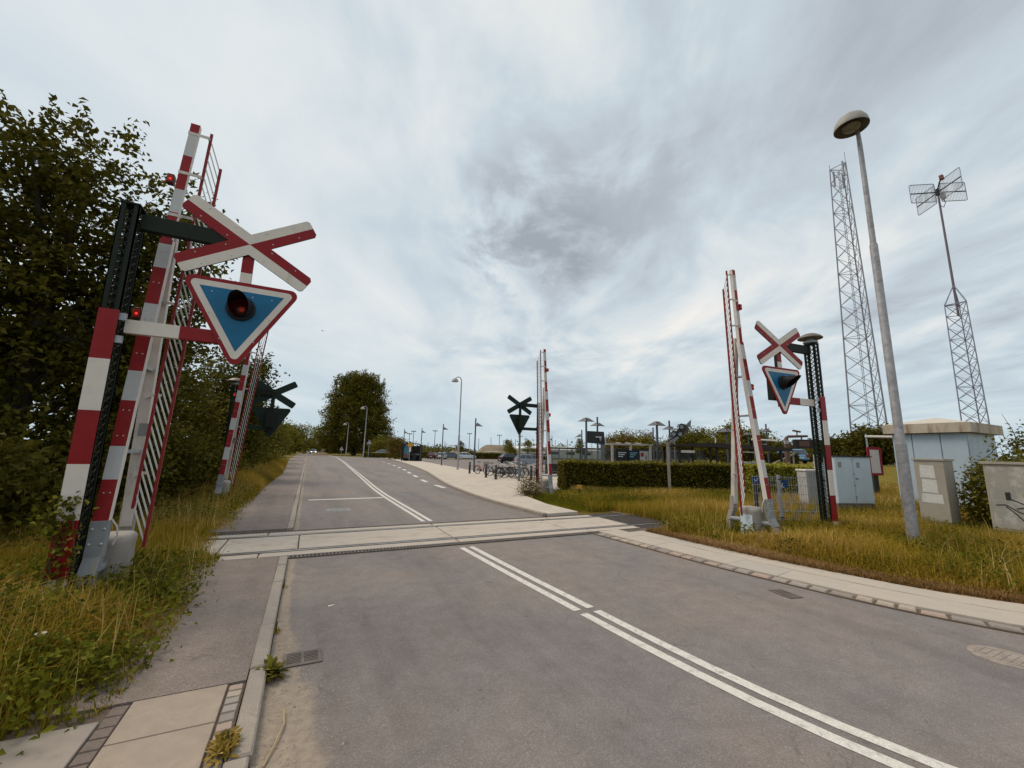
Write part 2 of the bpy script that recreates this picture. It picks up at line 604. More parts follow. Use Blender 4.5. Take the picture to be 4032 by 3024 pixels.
def asphalt_mat(name, base, warm, cool, sand=False, fine=0.36):
    m = bpy.data.materials.new(name)
    m.use_nodes = True
    t = m.node_tree
    b = t.nodes['Principled BSDF']
    co = N(t, 'ShaderNodeTexCoord')
    src = co.outputs['Object']

    def noise(scale, detail=6, rough=0.6, dist=0.0):
        n = N(t, 'ShaderNodeTexNoise', i_Scale=scale, i_Detail=detail, i_Roughness=rough, i_Distortion=dist)
        t.links.new(src, n.inputs['Vector'])
        return n.outputs[0]
    big = noise(0.42, 5, 0.55, 0.6)
    c = ramp(t, big, [(0.30, cool), (0.5, base), (0.68, warm)], 'LINEAR')
    mid = noise(3.5, 8, 0.7)
    c = mixc(t, 1.0, c, ramp(t, mid, [(0.3, (0.84, 0.84, 0.84)), (0.7, (1.12, 1.12, 1.12))], 'LINEAR'), 'MULTIPLY')
    agg = N(t, 'ShaderNodeTexVoronoi', i_Scale=140.0)
    t.links.new(src, agg.inputs['Vector'])
    sp = N(t, 'ShaderNodeSeparateColor')
    L(t, agg, 'Color', sp, 0)
    c = mixc(t, 1.0, c, ramp(t, sp.outputs[0], [(0.0, (1 - fine * 0.55,) * 3), (0.8, (1.02,) * 3), (1.0, (1 + fine * 0.85,) * 3)], 'LINEAR'), 'MULTIPLY')
    # wheel paths and long faint streaks in the driving direction
    mp = N(t, 'ShaderNodeMapping')
    t.links.new(src, mp.inputs[0])
    mp.inputs['Scale'].default_value = (1.15, 0.09, 1)
    wn = N(t, 'ShaderNodeTexNoise', i_Scale=1.0, i_Detail=6, i_Roughness=0.6, i_Distortion=0.4)
    L(t, mp, 0, wn, 'Vector')
    c = mixc(t, 1.0, c, ramp(t, wn.outputs[0], [(0.32, (0.80, 0.80, 0.80)), (0.5, (1.0, 1.0, 1.0)), (0.72, (1.10, 1.09, 1.08))], 'LINEAR'), 'MULTIPLY')
    stn = noise(0.75, 7, 0.68, 1.2)
    c = mixc(t, math_n(t, 'MULTIPLY', ramp(t, stn, [(0.56, (0, 0, 0)), (0.74, (1, 1, 1))], 'EASE'), 0.42), c, (0.165, 0.125, 0.095))
    # small dark oil spots and patched areas
    sv = N(t, 'ShaderNodeTexVoronoi', i_Scale=1.9)
    t.links.new(src, sv.inputs['Vector'])
    spots = ramp(t, sv.outputs['Distance'], [(0.018, (1, 1, 1)), (0.05, (0, 0, 0))], 'LINEAR')
    c = mixc(t, math_n(t, 'MULTIPLY', spots, 0.45), c, (0.045, 0.04, 0.038))
    crk = noise(0.9, 3, 0.5, 2.0)
    line = math_n(t, 'ABSOLUTE', math_n(t, 'SUBTRACT', crk, 0.5))
    line = ramp(t, line, [(0.0, (1, 1, 1)), (0.0022, (0, 0, 0))], 'LINEAR')
    c = mixc(t, math_n(t, 'MULTIPLY', line, 0.35), c, (0.06, 0.05, 0.045))
    if sand:
        s = N(t, 'ShaderNodeSeparateXYZ')
        t.links.new(src, s.inputs[0])
        # dry sand washed against the left kerb, wide in the foreground
        reach = math_n(t, 'MULTIPLY_ADD', s.outputs[1], -0.16, 1.05)
        reach = math_n(t, 'MAXIMUM', reach, 0.17)
        d = math_n(t, 'SUBTRACT', 1.0, math_n(t, 'DIVIDE', math_n(t, 'ADD', s.outputs[0], 0.13), reach), clamp=True)
        f = math_n(t, 'ADD', math_n(t, 'MULTIPLY', d, 0.75), math_n(t, 'MULTIPLY', noise(2.2, 6, 0.62, 0.8), 0.85))
        f = ramp(t, f, [(0.60, (0, 0, 0)), (0.82, (1, 1, 1))], 'EASE')
        f = math_n(t, 'MULTIPLY', f, math_n(t, 'GREATER_THAN', d, 0.0))
        c = mixc(t, math_n(t, 'MULTIPLY', f, 0.72), c, ramp(t, noise(14, 5, 0.7), [(0.3, (0.27, 0.205, 0.15)), (0.7, (0.42, 0.335, 0.245))], 'LINEAR'))
    t.links.new(c, b.inputs['Base Color'])
    b.inputs['Roughness'].default_value = 0.82
    b.inputs['Specular IOR Level'].default_value = 0.25
    bp = N(t, 'ShaderNodeBump', i_Strength=0.35, i_Distance=0.006)
    L(t, agg, 'Distance', bp, 'Height')
    L(t, bp, 0, b, 'Normal')
    return m


M_GROUND = ground_mat()
M_ROAD = asphalt_mat('worn_grey_asphalt', (0.232, 0.196, 0.178), (0.252, 0.206, 0.178), (0.204, 0.180, 0.174), sand=True)
M_PATH = asphalt_mat('footway_asphalt', (0.240, 0.192, 0.166), (0.275, 0.216, 0.180), (0.205, 0.168, 0.150), fine=0.45)
M_PARK = asphalt_mat('car_park_asphalt', (0.235, 0.196, 0.178), (0.255, 0.205, 0.178), (0.210, 0.182, 0.174))
M_SLAB = mat('concrete_paving', (0.40, 0.315, 0.245), 0.85, var=0.16, scale=3.2, dirt=(0.27, 0.20, 0.15), dirt_amt=0.42, dirt_scale=2.5, bump=0.25, speck=(0.29, 0.23, 0.18), speck_scale=160)
M_SLAB2 = mat('concrete_paving_grey', (0.35, 0.28, 0.225), 0.85, var=0.10, scale=2.2, dirt=(0.27, 0.24, 0.20), dirt_amt=0.35, dirt_scale=2.5, bump=0.25, speck=(0.3, 0.27, 0.24), speck_scale=160)
M_FORE = mat('pale_paving', (0.53, 0.45, 0.37), 0.85, var=0.09, scale=1.2, dirt=(0.48, 0.37, 0.27), dirt_amt=0.3, dirt_scale=1.5, bump=0.2)
M_JOINT = mat('joint_sand', (0.13, 0.095, 0.07), 0.95, var=0.2)
M_GRAN = mat('granite_kerb', (0.40, 0.325, 0.26), 0.8, var=0.18, scale=3, dirt=(0.22, 0.17, 0.13), dirt_amt=0.45, dirt_scale=4, bump=0.4, speck=(0.22, 0.20, 0.18), speck_scale=110)
M_SETT = [mat('granite_sett_%s' % n, c, 0.8, var=0.14, scale=6, bump=0.4, dirt=(0.17, 0.13, 0.10), dirt_amt=0.3, dirt_scale=8, speck=(0.24, 0.2, 0.18), speck_scale=120)
          for n, c in (('grey', (0.42, 0.36, 0.305)), ('pink', (0.52, 0.37, 0.285)), ('buff', (0.56, 0.45, 0.34)), ('dark', (0.33, 0.275, 0.235)))]
M_BRICK = mat('brown_paver', (0.19, 0.145, 0.12), 0.85, var=0.2, bump=0.3)
M_XCONC = mat('crossing_concrete', (0.49, 0.415, 0.345), 0.8, var=0.10, scale=2, dirt=(0.32, 0.25, 0.185), dirt_amt=0.55, dirt_scale=2.6, bump=0.15)
M_RAIL = mat('rail_steel', (0.22, 0.17, 0.135), 0.42, metal=0.6, var=0.2)
M_RAILTOP = mat('rail_running_face', (0.40, 0.38, 0.36), 0.3, metal=0.8, var=0.1)
M_GROOVE = mat('flangeway_rubber', (0.055, 0.042, 0.035), 0.9, var=0.2)
M_PAINT = mat('road_paint', (0.78, 0.72, 0.65), 0.6, var=0.06, dirt=(0.31, 0.27, 0.235), dirt_amt=0.56, dirt_scale=11, speck=(0.50, 0.46, 0.41), speck_scale=120)
M_BALL = mat('ballast', (0.20, 0.16, 0.13), 0.95, var=0.35, scale=30, bump=0.8, bump_scale=40)

struct(sheet('ground', [(-400, -120), (500, -120), (500, 700), (-400, 700)], -0.05, M_GROUND))

# ---- road
NEAR_R = smooth_poly([(6.20, 8.12), (6.30, 6.6), (6.42, 5.0), (6.58, 4.0), (6.77, 3.06), (7.02, 2.3), (7.38, 1.6), (8.0, 0.75), (9.0, -0.3), (10.6, -1.7), (13.0, -3.4)], 6)
FAR_R = smooth_poly([(6.42, 10.75), (6.34, 13), (6.36, 16), (6.9, 21.5), (8.0, 28), (9.5, 36.5), (11.3, 50), (13.0, 65), (14.6, 85), (15.0, 100)], 6)
road_poly = [(-0.13, 170), (-0.13, -9.0), (13.0, -9.0)] + NEAR_R[::-1] + FAR_R + [(13.2, 103.5), (8.6, 108), (6.4, 118), (6.0, 170)]
road = struct(sheet('road', road_poly, 0.0, M_ROAD))
far_road = struct(sheet('far_road', [(-0.13, 170.0), (6.0, 170.0), (4.2, 330), (-1.5, 330)], 0.0, M_PARK))


def strip(mb, path, w0, w1, z, s0, s1, step=0.5):
    at, S = path
    n = max(2, int((s1 - s0) / step) + 1)
    for i in range(n):
        a = s0 + (s1 - s0) * i / n
        b = s0 + (s1 - s0) * (i + 1) / n
        q = [at(a, w0)[0], at(a, w1)[0], at(b, w1)[0], at(b, w0)[0]]
        mb.add([(p[0], p[1], z) for p in q], [(0, 1, 2, 3)])


NEARC = smooth_poly([(2.965, 7.88), (3.06, 6.1), (3.17, 4.5), (3.25, 3.3), (3.36, 2.3), (3.55, 1.45), (3.85, 0.7), (4.4, -0.3), (5.3, -1.6), (6.6, -3.0)], 6)
FARC = smooth_poly([(3.02, 11.05), (3.02, 19.3), (3.35, 28), (4.0, 45), (5.0, 72), (5.6, 100), (4.6, 125)], 6)
near_c, far_c = polyline_fn(NEARC), polyline_fn(FARC)


def marking(name, fn):
    mb = MB()
    fn(mb)
    o = mb.build(name, M_PAINT, road, fix=False)
    for p in o.data.polygons:
        if p.normal.z < 0:
            p.flip()
    return o


for off in (-0.155, 0.045):
    cut = 3.55
    marking('painted_line', lambda mb: strip(mb, near_c, off, off + 0.11, 0.004, 0, cut))
    marking('painted_line', lambda mb: strip(mb, near_c, off, off + 0.11, 0.004, cut + 0.11, near_c[1]))
    marking('painted_line', lambda mb: strip(mb, far_c, off, off + 0.11, 0.004, 0, far_c[1]))
marking('stop_line', lambda mb: mb.add([(0.18, 16.62, 0.004), (2.80, 16.78, 0.004), (2.80, 17.05, 0.004), (0.18, 16.89, 0.004)], [(0, 1, 2, 3)]))
for a, b in [((6.42, 20.55), (6.46, 22.45)), ((6.55, 24.6), (6.75, 26.7)), ((7.05, 29.1), (7.35, 31.5)), ((7.65, 33.9), (7.98, 36.4)), ((8.3, 38.9), (8.6, 41.4)),
             ((8.85, 44.0), (9.1, 46.6)), ((9.35, 49.5), (9.6, 52.5)), ((9.9, 56), (10.1, 59)), ((10.35, 63), (10.5, 66))]:
    marking('lane_dash', lambda mb: mb.add([(a[0] - .13, a[1], .004), (a[0] + .13, a[1], .004), (b[0] + .13, b[1], .004), (b[0] - .13, b[1], .004)], [(0, 1, 2, 3)]))

# ---- manholes and drains
M_IRON = mat('cast_iron', (0.17, 0.135, 0.115), 0.65, metal=0.3, var=0.25, bump=0.4, dirt=(0.20, 0.16, 0.12), dirt_amt=0.3)
M_LID = mat('manhole_lid', (0.30, 0.29, 0.285), 0.6, metal=0.3, var=0.15, bump=0.3)


def manhole(x, y, r, label, m):
    t = thing('manhole_cover', label, 'manhole cover', (x, y, 0), group='round manhole covers')
    MB().lathe((0, 0, 0), [(r, 0.0), (r, 0.005), (r - 0.04, 0.007)], 28).build('rim', m, t)
    mb = MB().lathe((0, 0, 0), [(r - 0.055, 0.001), (r - 0.055, 0.010), (r - 0.06, 0.011)], 28)
    mb.build('lid', m, t)
    ribs = MB()
    for k in range(-3, 4):
        w = math.sqrt(max(0.01, (r - 0.09) ** 2 - (k * r / 4.5) ** 2))
        ribs.box(-w, w, k * r / 4.5 - 0.012, k * r / 4.5 + 0.012, 0.010, 0.0145)
    ribs.build('ribs', m, t)


manhole(1.02, 13.93, 0.36, 'round pale manhole cover on the road before the stop line', M_LID)
manhole(6.25, 1.72, 0.25, 'round worn pale manhole cover at the right edge of the near road', mat('worn_lid', (0.30, 0.245, 0.205), 0.8, var=0.25, scale=12, bump=0.3))


def drain(x, y, rz, lx, ly, label, nb, two=True):
    t = thing('drain_grate', label, 'drain', (x, y, 0.0), rz, group='gully grates in the road')
    mb = MB()
    e = 0.03
    mb.box(-lx / 2, lx / 2, -ly / 2, -ly / 2 + e, 0.001, 0.012).box(-lx / 2, lx / 2, ly / 2 - e, ly / 2, 0.001, 0.012)
    mb.box(-lx / 2, -lx / 2 + e, -ly / 2 + e, ly / 2 - e, 0.001, 0.012).box(lx / 2 - e, lx / 2, -ly / 2 + e, ly / 2 - e, 0.001, 0.012)
    mb.build('frame', M_IRON, t)
    MB().box(-lx / 2 + e, lx / 2 - e, -ly / 2 + e, ly / 2 - e, 0.001, 0.003).build('shaft', M_GROOVE, t)
    for i in range(nb):
        yy = -ly / 2 + e + (ly - 2 * e) * (i + 0.5) / nb
        MB().box(-lx / 2 + e, lx / 2 - e, yy - (ly - 2 * e) / nb * 0.27, yy + (ly - 2 * e) / nb * 0.27, 0.003, 0.010).build('grate_bar', M_IRON, t)
    if two:
        MB().box(-0.012, 0.012, -ly / 2 + e, ly / 2 - e, 0.0045, 0.0115).build('cross_bar', M_IRON, t)


drain(0.13, 4.36, 0.0, 0.31, 0.26, 'rusty drain grate beside the left kerb and the kerb weed', 7)
drain(6.13, 3.70, -0.22, 0.22, 0.34, 'brown drain grate beside the right row of setts', 8)

# ---- left footway: kerb stones, asphalt, slabs, setts
foot = struct(sheet('footway', [(-2.0, 4.03), (-0.262, 4.03), (-0.262, 8.10), (-2.0, 8.10)], 0.062, M_PATH, thick=0.10))
foot2 = struct(sheet('far_footway', [(-1.75, 10.75), (-0.262, 10.75), (-0.262, 150), (-2.6, 150), (-2.6, 80), (-1.6, 32), (-1.65, 20)], 0.062, M_PATH, thick=0.10))
footbed = struct(sheet('footway_bed', [(-2.2, -3), (-0.262, -3), (-0.262, 4.026), (-2.2, 4.026)], 0.044, M_JOINT, thick=0.08))
kerb_me = [chamfer_mesh('kerb_stone', 0.125, 1.0, 0.14, 0.012, M_GRAN)]
joints = [8.07, 7.5, 6.6, 5.1, 4.2, 3.1, 2.05, 1.0, 0.0]
for a, b in zip(joints[:-1], joints[1:]):
    piece('kerb_stone', kerb_me[0], foot, (-0.195 + random.uniform(-.006, .006), (a + b) / 2, 0.072 + random.uniform(-.005, .005)), random.uniform(-.006, .006), (1, (a - b) - 0.012, 1), 0.006)
y = 10.78
while y < 62:
    ln = random.choice([0.9, 1.0, 1.2])
    piece('kerb_stone', kerb_me[0], foot2, (-0.195 + random.uniform(-.006, .006), y + ln / 2, 0.072 + random.uniform(-.006, .006)), random.uniform(-.005, .005), (1, ln - 0.014, 1), 0.005)
    y += ln
sheet('kerb_run', [(-0.26, 62), (-0.135, 62), (-0.135, 150), (-0.26, 150)], 0.07, M_GRAN, foot2, thick=0.1)
slab_me = [chamfer_mesh('paving_slab', 1, 1, 0.06, 0.006, M_SLAB), chamfer_mesh('paving_slab', 1, 1, 0.06, 0.006, M_SLAB2)]
slab_r = [chamfer_mesh('paving_slab', 1, 1, 0.06, 0.006, mat('concrete_paving_pale_%d' % k, c, 0.85, var=0.09, scale=2.2, dirt=(0.40, 0.32, 0.25), dirt_amt=0.3, dirt_scale=2.5, bump=0.25, speck=(0.40, 0.34, 0.28), speck_scale=160)) for k, c in enumerate(((0.50, 0.43, 0.36), (0.46, 0.41, 0.355), (0.52, 0.44, 0.355)))]
sett_me = [chamfer_mesh('sett', 1, 1, 0.3, 0.07, m) for m in M_SETT]
brick_me = chamfer_mesh('paving_brick', 1, 1, 0.3, 0.05, M_BRICK)
ys = [4.02, 3.53, 2.92, 2.32, 1.7]
for a, b in zip(ys[:-1], ys[1:]):
    piece('paving_slab', slab_me[0], footbed, (-0.655, (a + b) / 2, 0.064), 0, (0.555, a - b - 0.010, 1), 0.003)
    piece('paving_slab', slab_me[1], footbed, (-1.35, (a + b) / 2 - 0.18, 0.064), 0, (0.60, a - b - 0.010, 1), 0.003)
y = 4.0
while y > 1.7:
    ln = random.uniform(0.085, 0.11)
    piece('sett', random.choice(sett_me), footbed, (-0.318, y - ln / 2, 0.060), random.uniform(-.06, .06), (0.092, ln - 0.012, 0.2), 0.03)
    y -= ln
y = 4.0
while y > 1.7:
    ln = random.uniform(0.11, 0.13)
    piece('paving_brick', brick_me, footbed, (-0.99, y - ln / 2, 0.060), random.uniform(-.03, .03), (0.10, ln - 0.008, 0.2), 0.02)
    y -= ln

# ---- right footway: setts along the road, slabs behind
near_r = polyline_fn(NEAR_R)
at, S = near_r
edge = [at(s, 0.0)[0] for s in np.linspace(0, S, 60)]
back = [at(s, -1.75)[0] for s in np.linspace(0, S, 60)]
foot3 = struct(sheet('right_footway', [tuple(p) for p in edge] + [tuple(p) for p in back[::-1]], 0.018, M_JOINT, thick=0.06))
s = 0.15
while s < 10.5:
    ln = random.uniform(0.20, 0.33)
    p, a = at(s + ln / 2, -0.100)
    piece('sett', random.choice(sett_me), foot3, (p[0], p[1], 0.040 + random.uniform(-.008, .006)), a + random.uniform(-.04, .04),
          (ln - 0.034, 0.165 + random.uniform(-.018, .014), 0.3), 0.05)
    s += ln
for row, (o0, o1) in enumerate(((-0.21, -0.82), (-0.835, -1.28))):
    s = 0.0 if row == 0 else 0.35
    while s < 10.5:
        p, a = at(s + 0.4, (o0 + o1) / 2)
        k = 0.8 * (1 - 0.03 * (row == 0))
        piece('paving_slab', random.choice(slab_r), foot3, (p[0], p[1], 0.052 + random.uniform(-.004, .004)), a, (0.785, abs(o1 - o0) - 0.012, 1), 0.004)
        s += 0.80
# offsets are to the left of travel (the line runs towards the camera), so the footway lies on the +x side

# ---- forecourt beyond the crossing
far_r = polyline_fn(FAR_R)
fat, FS = far_r
FORE_R = [(19.5, 92), (17.5, 70), (15.6, 50), (14.3, 36), (15.2, 33), (17.5, 26), (17.5, 19.6), (13.2, 19.3), (12.0, 18.2), (10.6, 17.3), (9.2, 17.0), (8.4, 15.6), (7.8, 12.8), (7.75, 10.85)]
fore_l = [tuple(fat(s, 0.15)[0]) for s in np.linspace(0, FS * 0.93, 60)]
fore = struct(sheet('forecourt', fore_l + FORE_R, 0.085, M_FORE, thick=0.12))
s = 0.02
i = 0
while s < FS - 1 and i < 100:
    ln = 0.95 if s < 55 else 2.4
    p, a = fat(s + ln / 2, 0.075)
    piece('kerb_stone', kerb_me[0], fore, (p[0], p[1], 0.098 + random.uniform(-.004, .004)), a - math.pi / 2, (1.12, ln - 0.014, 1), 0.005)
    s += ln
    i += 1
fore_me = [chamfer_mesh('paving_slab', 1, 1, 0.05, 0.008, m) for m in (M_FORE, mat('pale_paving_warm', (0.55, 0.455, 0.36), 0.85, var=0.08, scale=1.2, dirt=(0.48, 0.37, 0.27), dirt_amt=0.3),
                                                                       mat('pale_paving_grey', (0.49, 0.42, 0.355), 0.85, var=0.08, scale=1.2, dirt=(0.46, 0.36, 0.27), dirt_amt=0.3))]


def in_poly(x, y, poly):
    c = False
    n = len(poly)
    for i in range(n):
        x1, y1 = poly[i]
        x2, y2 = poly[i - 1]
        if (y1 > y) != (y2 > y) and x < (x2 - x1) * (y - y1) / (y2 - y1) + x1:
            c = not c
    return c


fp = fore_l + FORE_R
cnt = 0
for j in range(60):
    for i in range(16):
        x, y = 6.7 + i * 0.62 + (j % 2) * 0.31, 11.2 + j * 0.62
        if cnt < 290 and all(in_poly(x + a, y + b, fp) for a in (-.3, .3) for b in (-.3, .3)):
            piece('paving_slab', random.choice(fore_me), fore, (x, y, 0.0885 + random.uniform(0, .003)), 0, (0.606, 0.606, 1), 0.002)
            cnt += 1

# ---- car park
park = struct(sheet('car_park', [(13.0, 20), (60, 20), (75, 95), (20.5, 95), (17.6, 70), (15.7, 50), (14.4, 36)], 0.03, M_PARK))
struct(sheet('car_park_edge', [(20.6, 95.0), (75, 95.0), (75, 97), (20.7, 97)], 0.10, M_FORE, thick=0.12))
struct(sheet('car_park_island', [(24.6, 49.4), (38, 42.6), (39, 44.3), (25.4, 51.0)], 0.10, M_FORE, thick=0.12))
ld = sheet('bay_marking', [(17.9, 31.0), (22.5, 29.0), (22.9, 29.9), (18.3, 31.9)], 0.036, mat('pale_blue_paint', (0.45, 0.55, 0.56), 0.7), park)

# ---- level crossing
cross = struct(sheet('crossing_bed', [(-3.2, 8.10), (9.2, 8.10), (9.2, 10.78), (-3.2, 10.78)], 0.004, M_GROOVE))
pan_me = chamfer_mesh('crossing_panel', 1, 1, 0.05, 0.010, M_XCONC)
for a, b in ((-3.0, -1.26), (-1.25, 0.0), (0.01, 2.99), (3.0, 5.99), (6.0, 7.95)):
    piece('crossing_panel', pan_me, cross, ((a + b) / 2, 9.455, 0.020), 0, (b - a - 0.012, 1.27, 1), 0.0008)
for a, b in ((-3.0, -0.6), (-0.59, 2.99), (3.0, 6.4), (6.41, 7.9)):
    piece('crossing_panel', pan_me, cross, ((a + b) / 2, 8.46, 0.018), 0, (b - a - 0.012, 0.275, 1), 0.0008)
    piece('crossing_panel', pan_me, cross, ((a + b) / 2, 10.42, 0.018), 0, (b - a - 0.012, 0.255, 1), 0.0008)
for i, yy in enumerate((8.70, 10.205)):
    rl = MB()
    rl.box(-40, 90, yy - 0.035, yy + 0.035, -0.10, 0.012)
    r = rl.build('rail', M_RAIL, cross)
    MB().box(-40, 90, yy - 0.026, yy + 0.026, 0.0125, 0.0165).build('running_face', M_RAILTOP, r)
# toothed drainage channels on both sides of the panels
for y0, y1, x0, x1 in ((8.14, 8.30, -2.8, 6.1), (10.575, 10.735, -2.8, 6.3)):
    ch = MB().box(x0, x1, y0, y1, 0.002, 0.006)
    g_ = ch.build('drainage_channel', M_GROOVE, cross)
    tm = MB()
    x = x0
    while x < x1:
        tm.box(x, x + 0.028, y0 + 0.02, y1 - 0.02, 0.006, 0.016)
        x += 0.062
    tm.box(x0, x1, y0, y0 + 0.02, 0.006, 0.016).box(x0, x1, y1 - 0.02, y1, 0.006, 0.016)
    tag(tm.build('channel_bars', M_IRON, g_), kind='stuff')
struct(sheet('trackbed', [(9.2, 7.9), (95, 7.9), (95, 11.1), (9.2, 11.1)], -0.01, M_BALL))
struct(sheet('track_apron', [(7.96, 8.84), (9.35, 8.84), (9.35, 10.07), (7.96, 10.07)], 0.010, mat('dark_timber', (0.055, 0.042, 0.036), 0.9, var=0.2, bump=0.3)))

# ================================================================== level-crossing signals
LENS_GLOW = mat('dull_red_glow', (0.08, 0.004, 0.003), 0.3, emit=(1.0, 0.05, 0.02), emit_s=0.09)
def round_poly(pts, r, n=5):
    out = []
    m = len(pts)
    for i in range(m):
        p0, p1, p2 = (Vector(pts[i - 1]), Vector(pts[i]), Vector(pts[(i + 1) % m]))
        a, b = (p0 - p1).normalized(), (p2 - p1).normalized()
        half = a.angle(b) / 2
        d = r / math.tan(half)
        c = p1 + (a + b).normalized() * (r / math.sin(half))
        s, e = p1 + a * d - c, p1 + b * d - c
        a0, a1 = math.atan2(s.y, s.x), math.atan2(e.y, e.x)
        while a1 - a0 > math.pi:
            a1 -= 2 * math.pi
        while a1 - a0 < -math.pi:
            a1 += 2 * math.pi
        out += [(c.x + r * math.cos(a0 + (a1 - a0) * k / n), c.y + r * math.sin(a0 + (a1 - a0) * k / n)) for k in range(n + 1)]
    return out


def rivet(mb, x, y, z, r=0.012, sy=-1):
    mb.lathe((x, y, z), [(r, 0), (r * 0.75, sy * r * 0.55), (r * 0.25, sy * r * 0.75)], 8, axis='y')


def lattice_panel(mb, p0, p1, z0, z1, cell=0.10, w=0.007):
    """expanded-metal mesh between two chords."""
    p0, p1 = Vector((*p0, 0)), Vector((*p1, 0))
    n = max(2, round((z1 - z0) / (cell * 2.2)))
    dz = (z1 - z0) / n
    for i in range(n):
        for (a, za), (b, zb) in ((((p0, 0.0)), (p1, 0.5)), ((p1, 0.5), (p0, 1.0)), ((p1, 0.0), (p0, 0.5)), ((p0, 0.5), (p1, 1.0))):
            A = a + Vector((0, 0, z0 + dz * (i + za)))
            B = b + Vector((0, 0, z0 + dz * (i + zb)))
            mb.bar(A, B, w, w * 1.6)


def signal(loc, sx, sy, label, rotz=0.0, bell=False, lit=LENS, dz=0.0, head_rot=0.0, part_labels=True):
    """sx: direction from the post to the road; sy: -1 when the faces look towards -y."""
    t = thing('crossing_signal', label, 'crossing signal', loc, rotz, group='level crossing signals with cross and triangle')
    H, w, d = 4.92 + dz, 0.185, 0.29
    c = 0.034
    # post: four angle chords with expanded metal between them
    ch = MB()
    for a in (-w / 2 + c / 2, w / 2 - c / 2):
        for b in (-d / 2 + c / 2, d / 2 - c / 2):
            ch.box(a - c / 2 - (0.018 if a > 0 else 0), a + c / 2 + (0.018 if a < 0 else 0), b - c / 2, b + c / 2, -0.2, H)
    for b in (-1, 1):
        # flanges along the sides give the chords their channel look
        for a in (-1, 1):
            ch.box(a * w / 2 - (0.010 if a > 0 else 0), a * w / 2 + (0.010 if a < 0 else 0), b * d / 2 - (0.052 if b > 0 else 0), b * d / 2 + (0.052 if b < 0 else 0), -0.19, H - 0.002)
    ch.build('post', GREEN, t)
    cap = MB().box(-w / 2 - 0.01, w / 2 + 0.01, -d / 2 - 0.01, d / 2 + 0.01, H + 0.001, H + 0.02)
    cap.build('post_cap', GREEN, t)
    lat = MB()
    for a in (-w / 2 + 0.012, w / 2 - 0.012):
        lattice_panel(lat, (a, -d / 2 + 0.05), (a, d / 2 - 0.05), 0.0, H - 0.05)
    lattice_panel(lat, (-w / 2 + 0.03, sy * (d / 2 - 0.012)), (w / 2 - 0.03, sy * (d / 2 - 0.012)), 3.55, H - 0.05)
    lattice_panel(lat, (-w / 2 + 0.03, -sy * (d / 2 - 0.012)), (w / 2 - 0.03, -sy * (d / 2 - 0.012)), 0.0, H - 0.05)
    lat.build('post_mesh', GREEN, t)
    # striped board on the face
    sb = MB()
    yb = sy * (d / 2)
    z = 3.49 + dz
    k = 0
    while z > -0.2:
        z2 = max(z - 0.628, -0.2)
        sb.box(-w / 2 - 0.004, w / 2 + 0.004, min(yb + sy * 0.004, yb + sy * 0.016), max(yb + sy * 0.004, yb + sy * 0.016), z2, z, k % 2)
        z = z2
        k += 1
    sb.build('striped_board', [RED, WHITE], t)
    # arms
    cx = sx * 1.325
    ua = MB().box(*sorted((sx * (w / 2 + 0.001), cx - sx * 0.065)), -0.05, 0.05, H - 0.275, H - 0.06)
    ua.build('upper_arm', GREEN, t, bevel=0.004)
    la = MB()
    m0 = sx * (w / 2 + 0.03)
    m1 = sx * 0.68
    y0, y1 = sorted((sy * 0.024, -sy * 0.06))
    la.box(*sorted((m0, m1)), y0, y1, 3.24 + dz, 3.415 + dz, 0)
    la.box(*sorted((m1, cx - sx * 0.065)), y0, y1, 3.24 + dz, 3.415 + dz, 1)
    la.build('lower_arm', [WHITE, RED] if sy < 0 else [GREEN_BACK, GREEN_BACK], t, bevel=0.004)
    for zz in (3.08, 3.37):
        MB().box(*sorted((sx * (w / 2 - 0.02), sx * (w / 2 + 0.07))), *sorted((sy * 0.10, sy * 0.14)), zz + dz, zz + dz + 0.09).build('arm_bracket', GALV, t)
    # vertical carrier behind the signs
    vb = MB()
    vb.box(cx - 0.062, cx + 0.062, *sorted((sy * 0.015, -sy * 0.075)), 3.16 + dz, 4.80 + dz)
    vb.build('sign_carrier', GREEN, t, bevel=0.003)
    vf = MB()
    zz, k = 4.79 + dz, 0
    while zz > 3.45 + dz:
        vf.box(cx - 0.07, cx + 0.07, *sorted((sy * 0.017, sy * 0.028)), zz - (0.48 if k == 0 else 0.62), zz, k % 2)
        zz -= 0.48 if k == 0 else 0.62
        k += 1
    vf.build('carrier_stripes', [RED, WHITE] if sy < 0 else [GREEN_BACK, GREEN_BACK], t)
    # St Andrew's cross
    yc0, yc1 = sy * 0.036, sy * 0.062
    zc_ = 4.735 + dz
    al, hw, hl = math.radians(31), 0.134, 0.912
    ca, sa = math.cos(al), math.sin(al)

    def arm_pt(sgx, sgz, along, across):
        # across > 0: towards the top/bottom notch side
        return (cx + sgx * (along * ca - across * sa), zc_ + sgz * (along * sa + across * ca))
    ctop = (cx, zc_ + hw / ca)
    cbot = (cx, zc_ - hw / ca)
    clef = (cx - hw / sa, zc_)
    crig = (cx + hw / sa, zc_)
    e = 0.035
    cr = MB()

    def band(sg, notch, horizontal, mi):
        pts = []
        if not horizontal:
            pts = [(cx, zc_), arm_pt(-1, sg, hl, 0), arm_pt(-1, sg, hl, hw - e), arm_pt(-1, sg, hl - e, hw), notch,
                   arm_pt(1, sg, hl - e, hw), arm_pt(1, sg, hl, hw - e), arm_pt(1, sg, hl, 0)]
        else:
            pts = [(cx, zc_), arm_pt(sg, 1, hl, 0), arm_pt(sg, 1, hl, -hw + e), arm_pt(sg, 1, hl - e, -hw), notch,
                   arm_pt(sg, -1, hl - e, -hw), arm_pt(sg, -1, hl, -hw + e), arm_pt(sg, -1, hl, 0)]
        cr.prism(pts, yc0, yc1, mi, side=2)
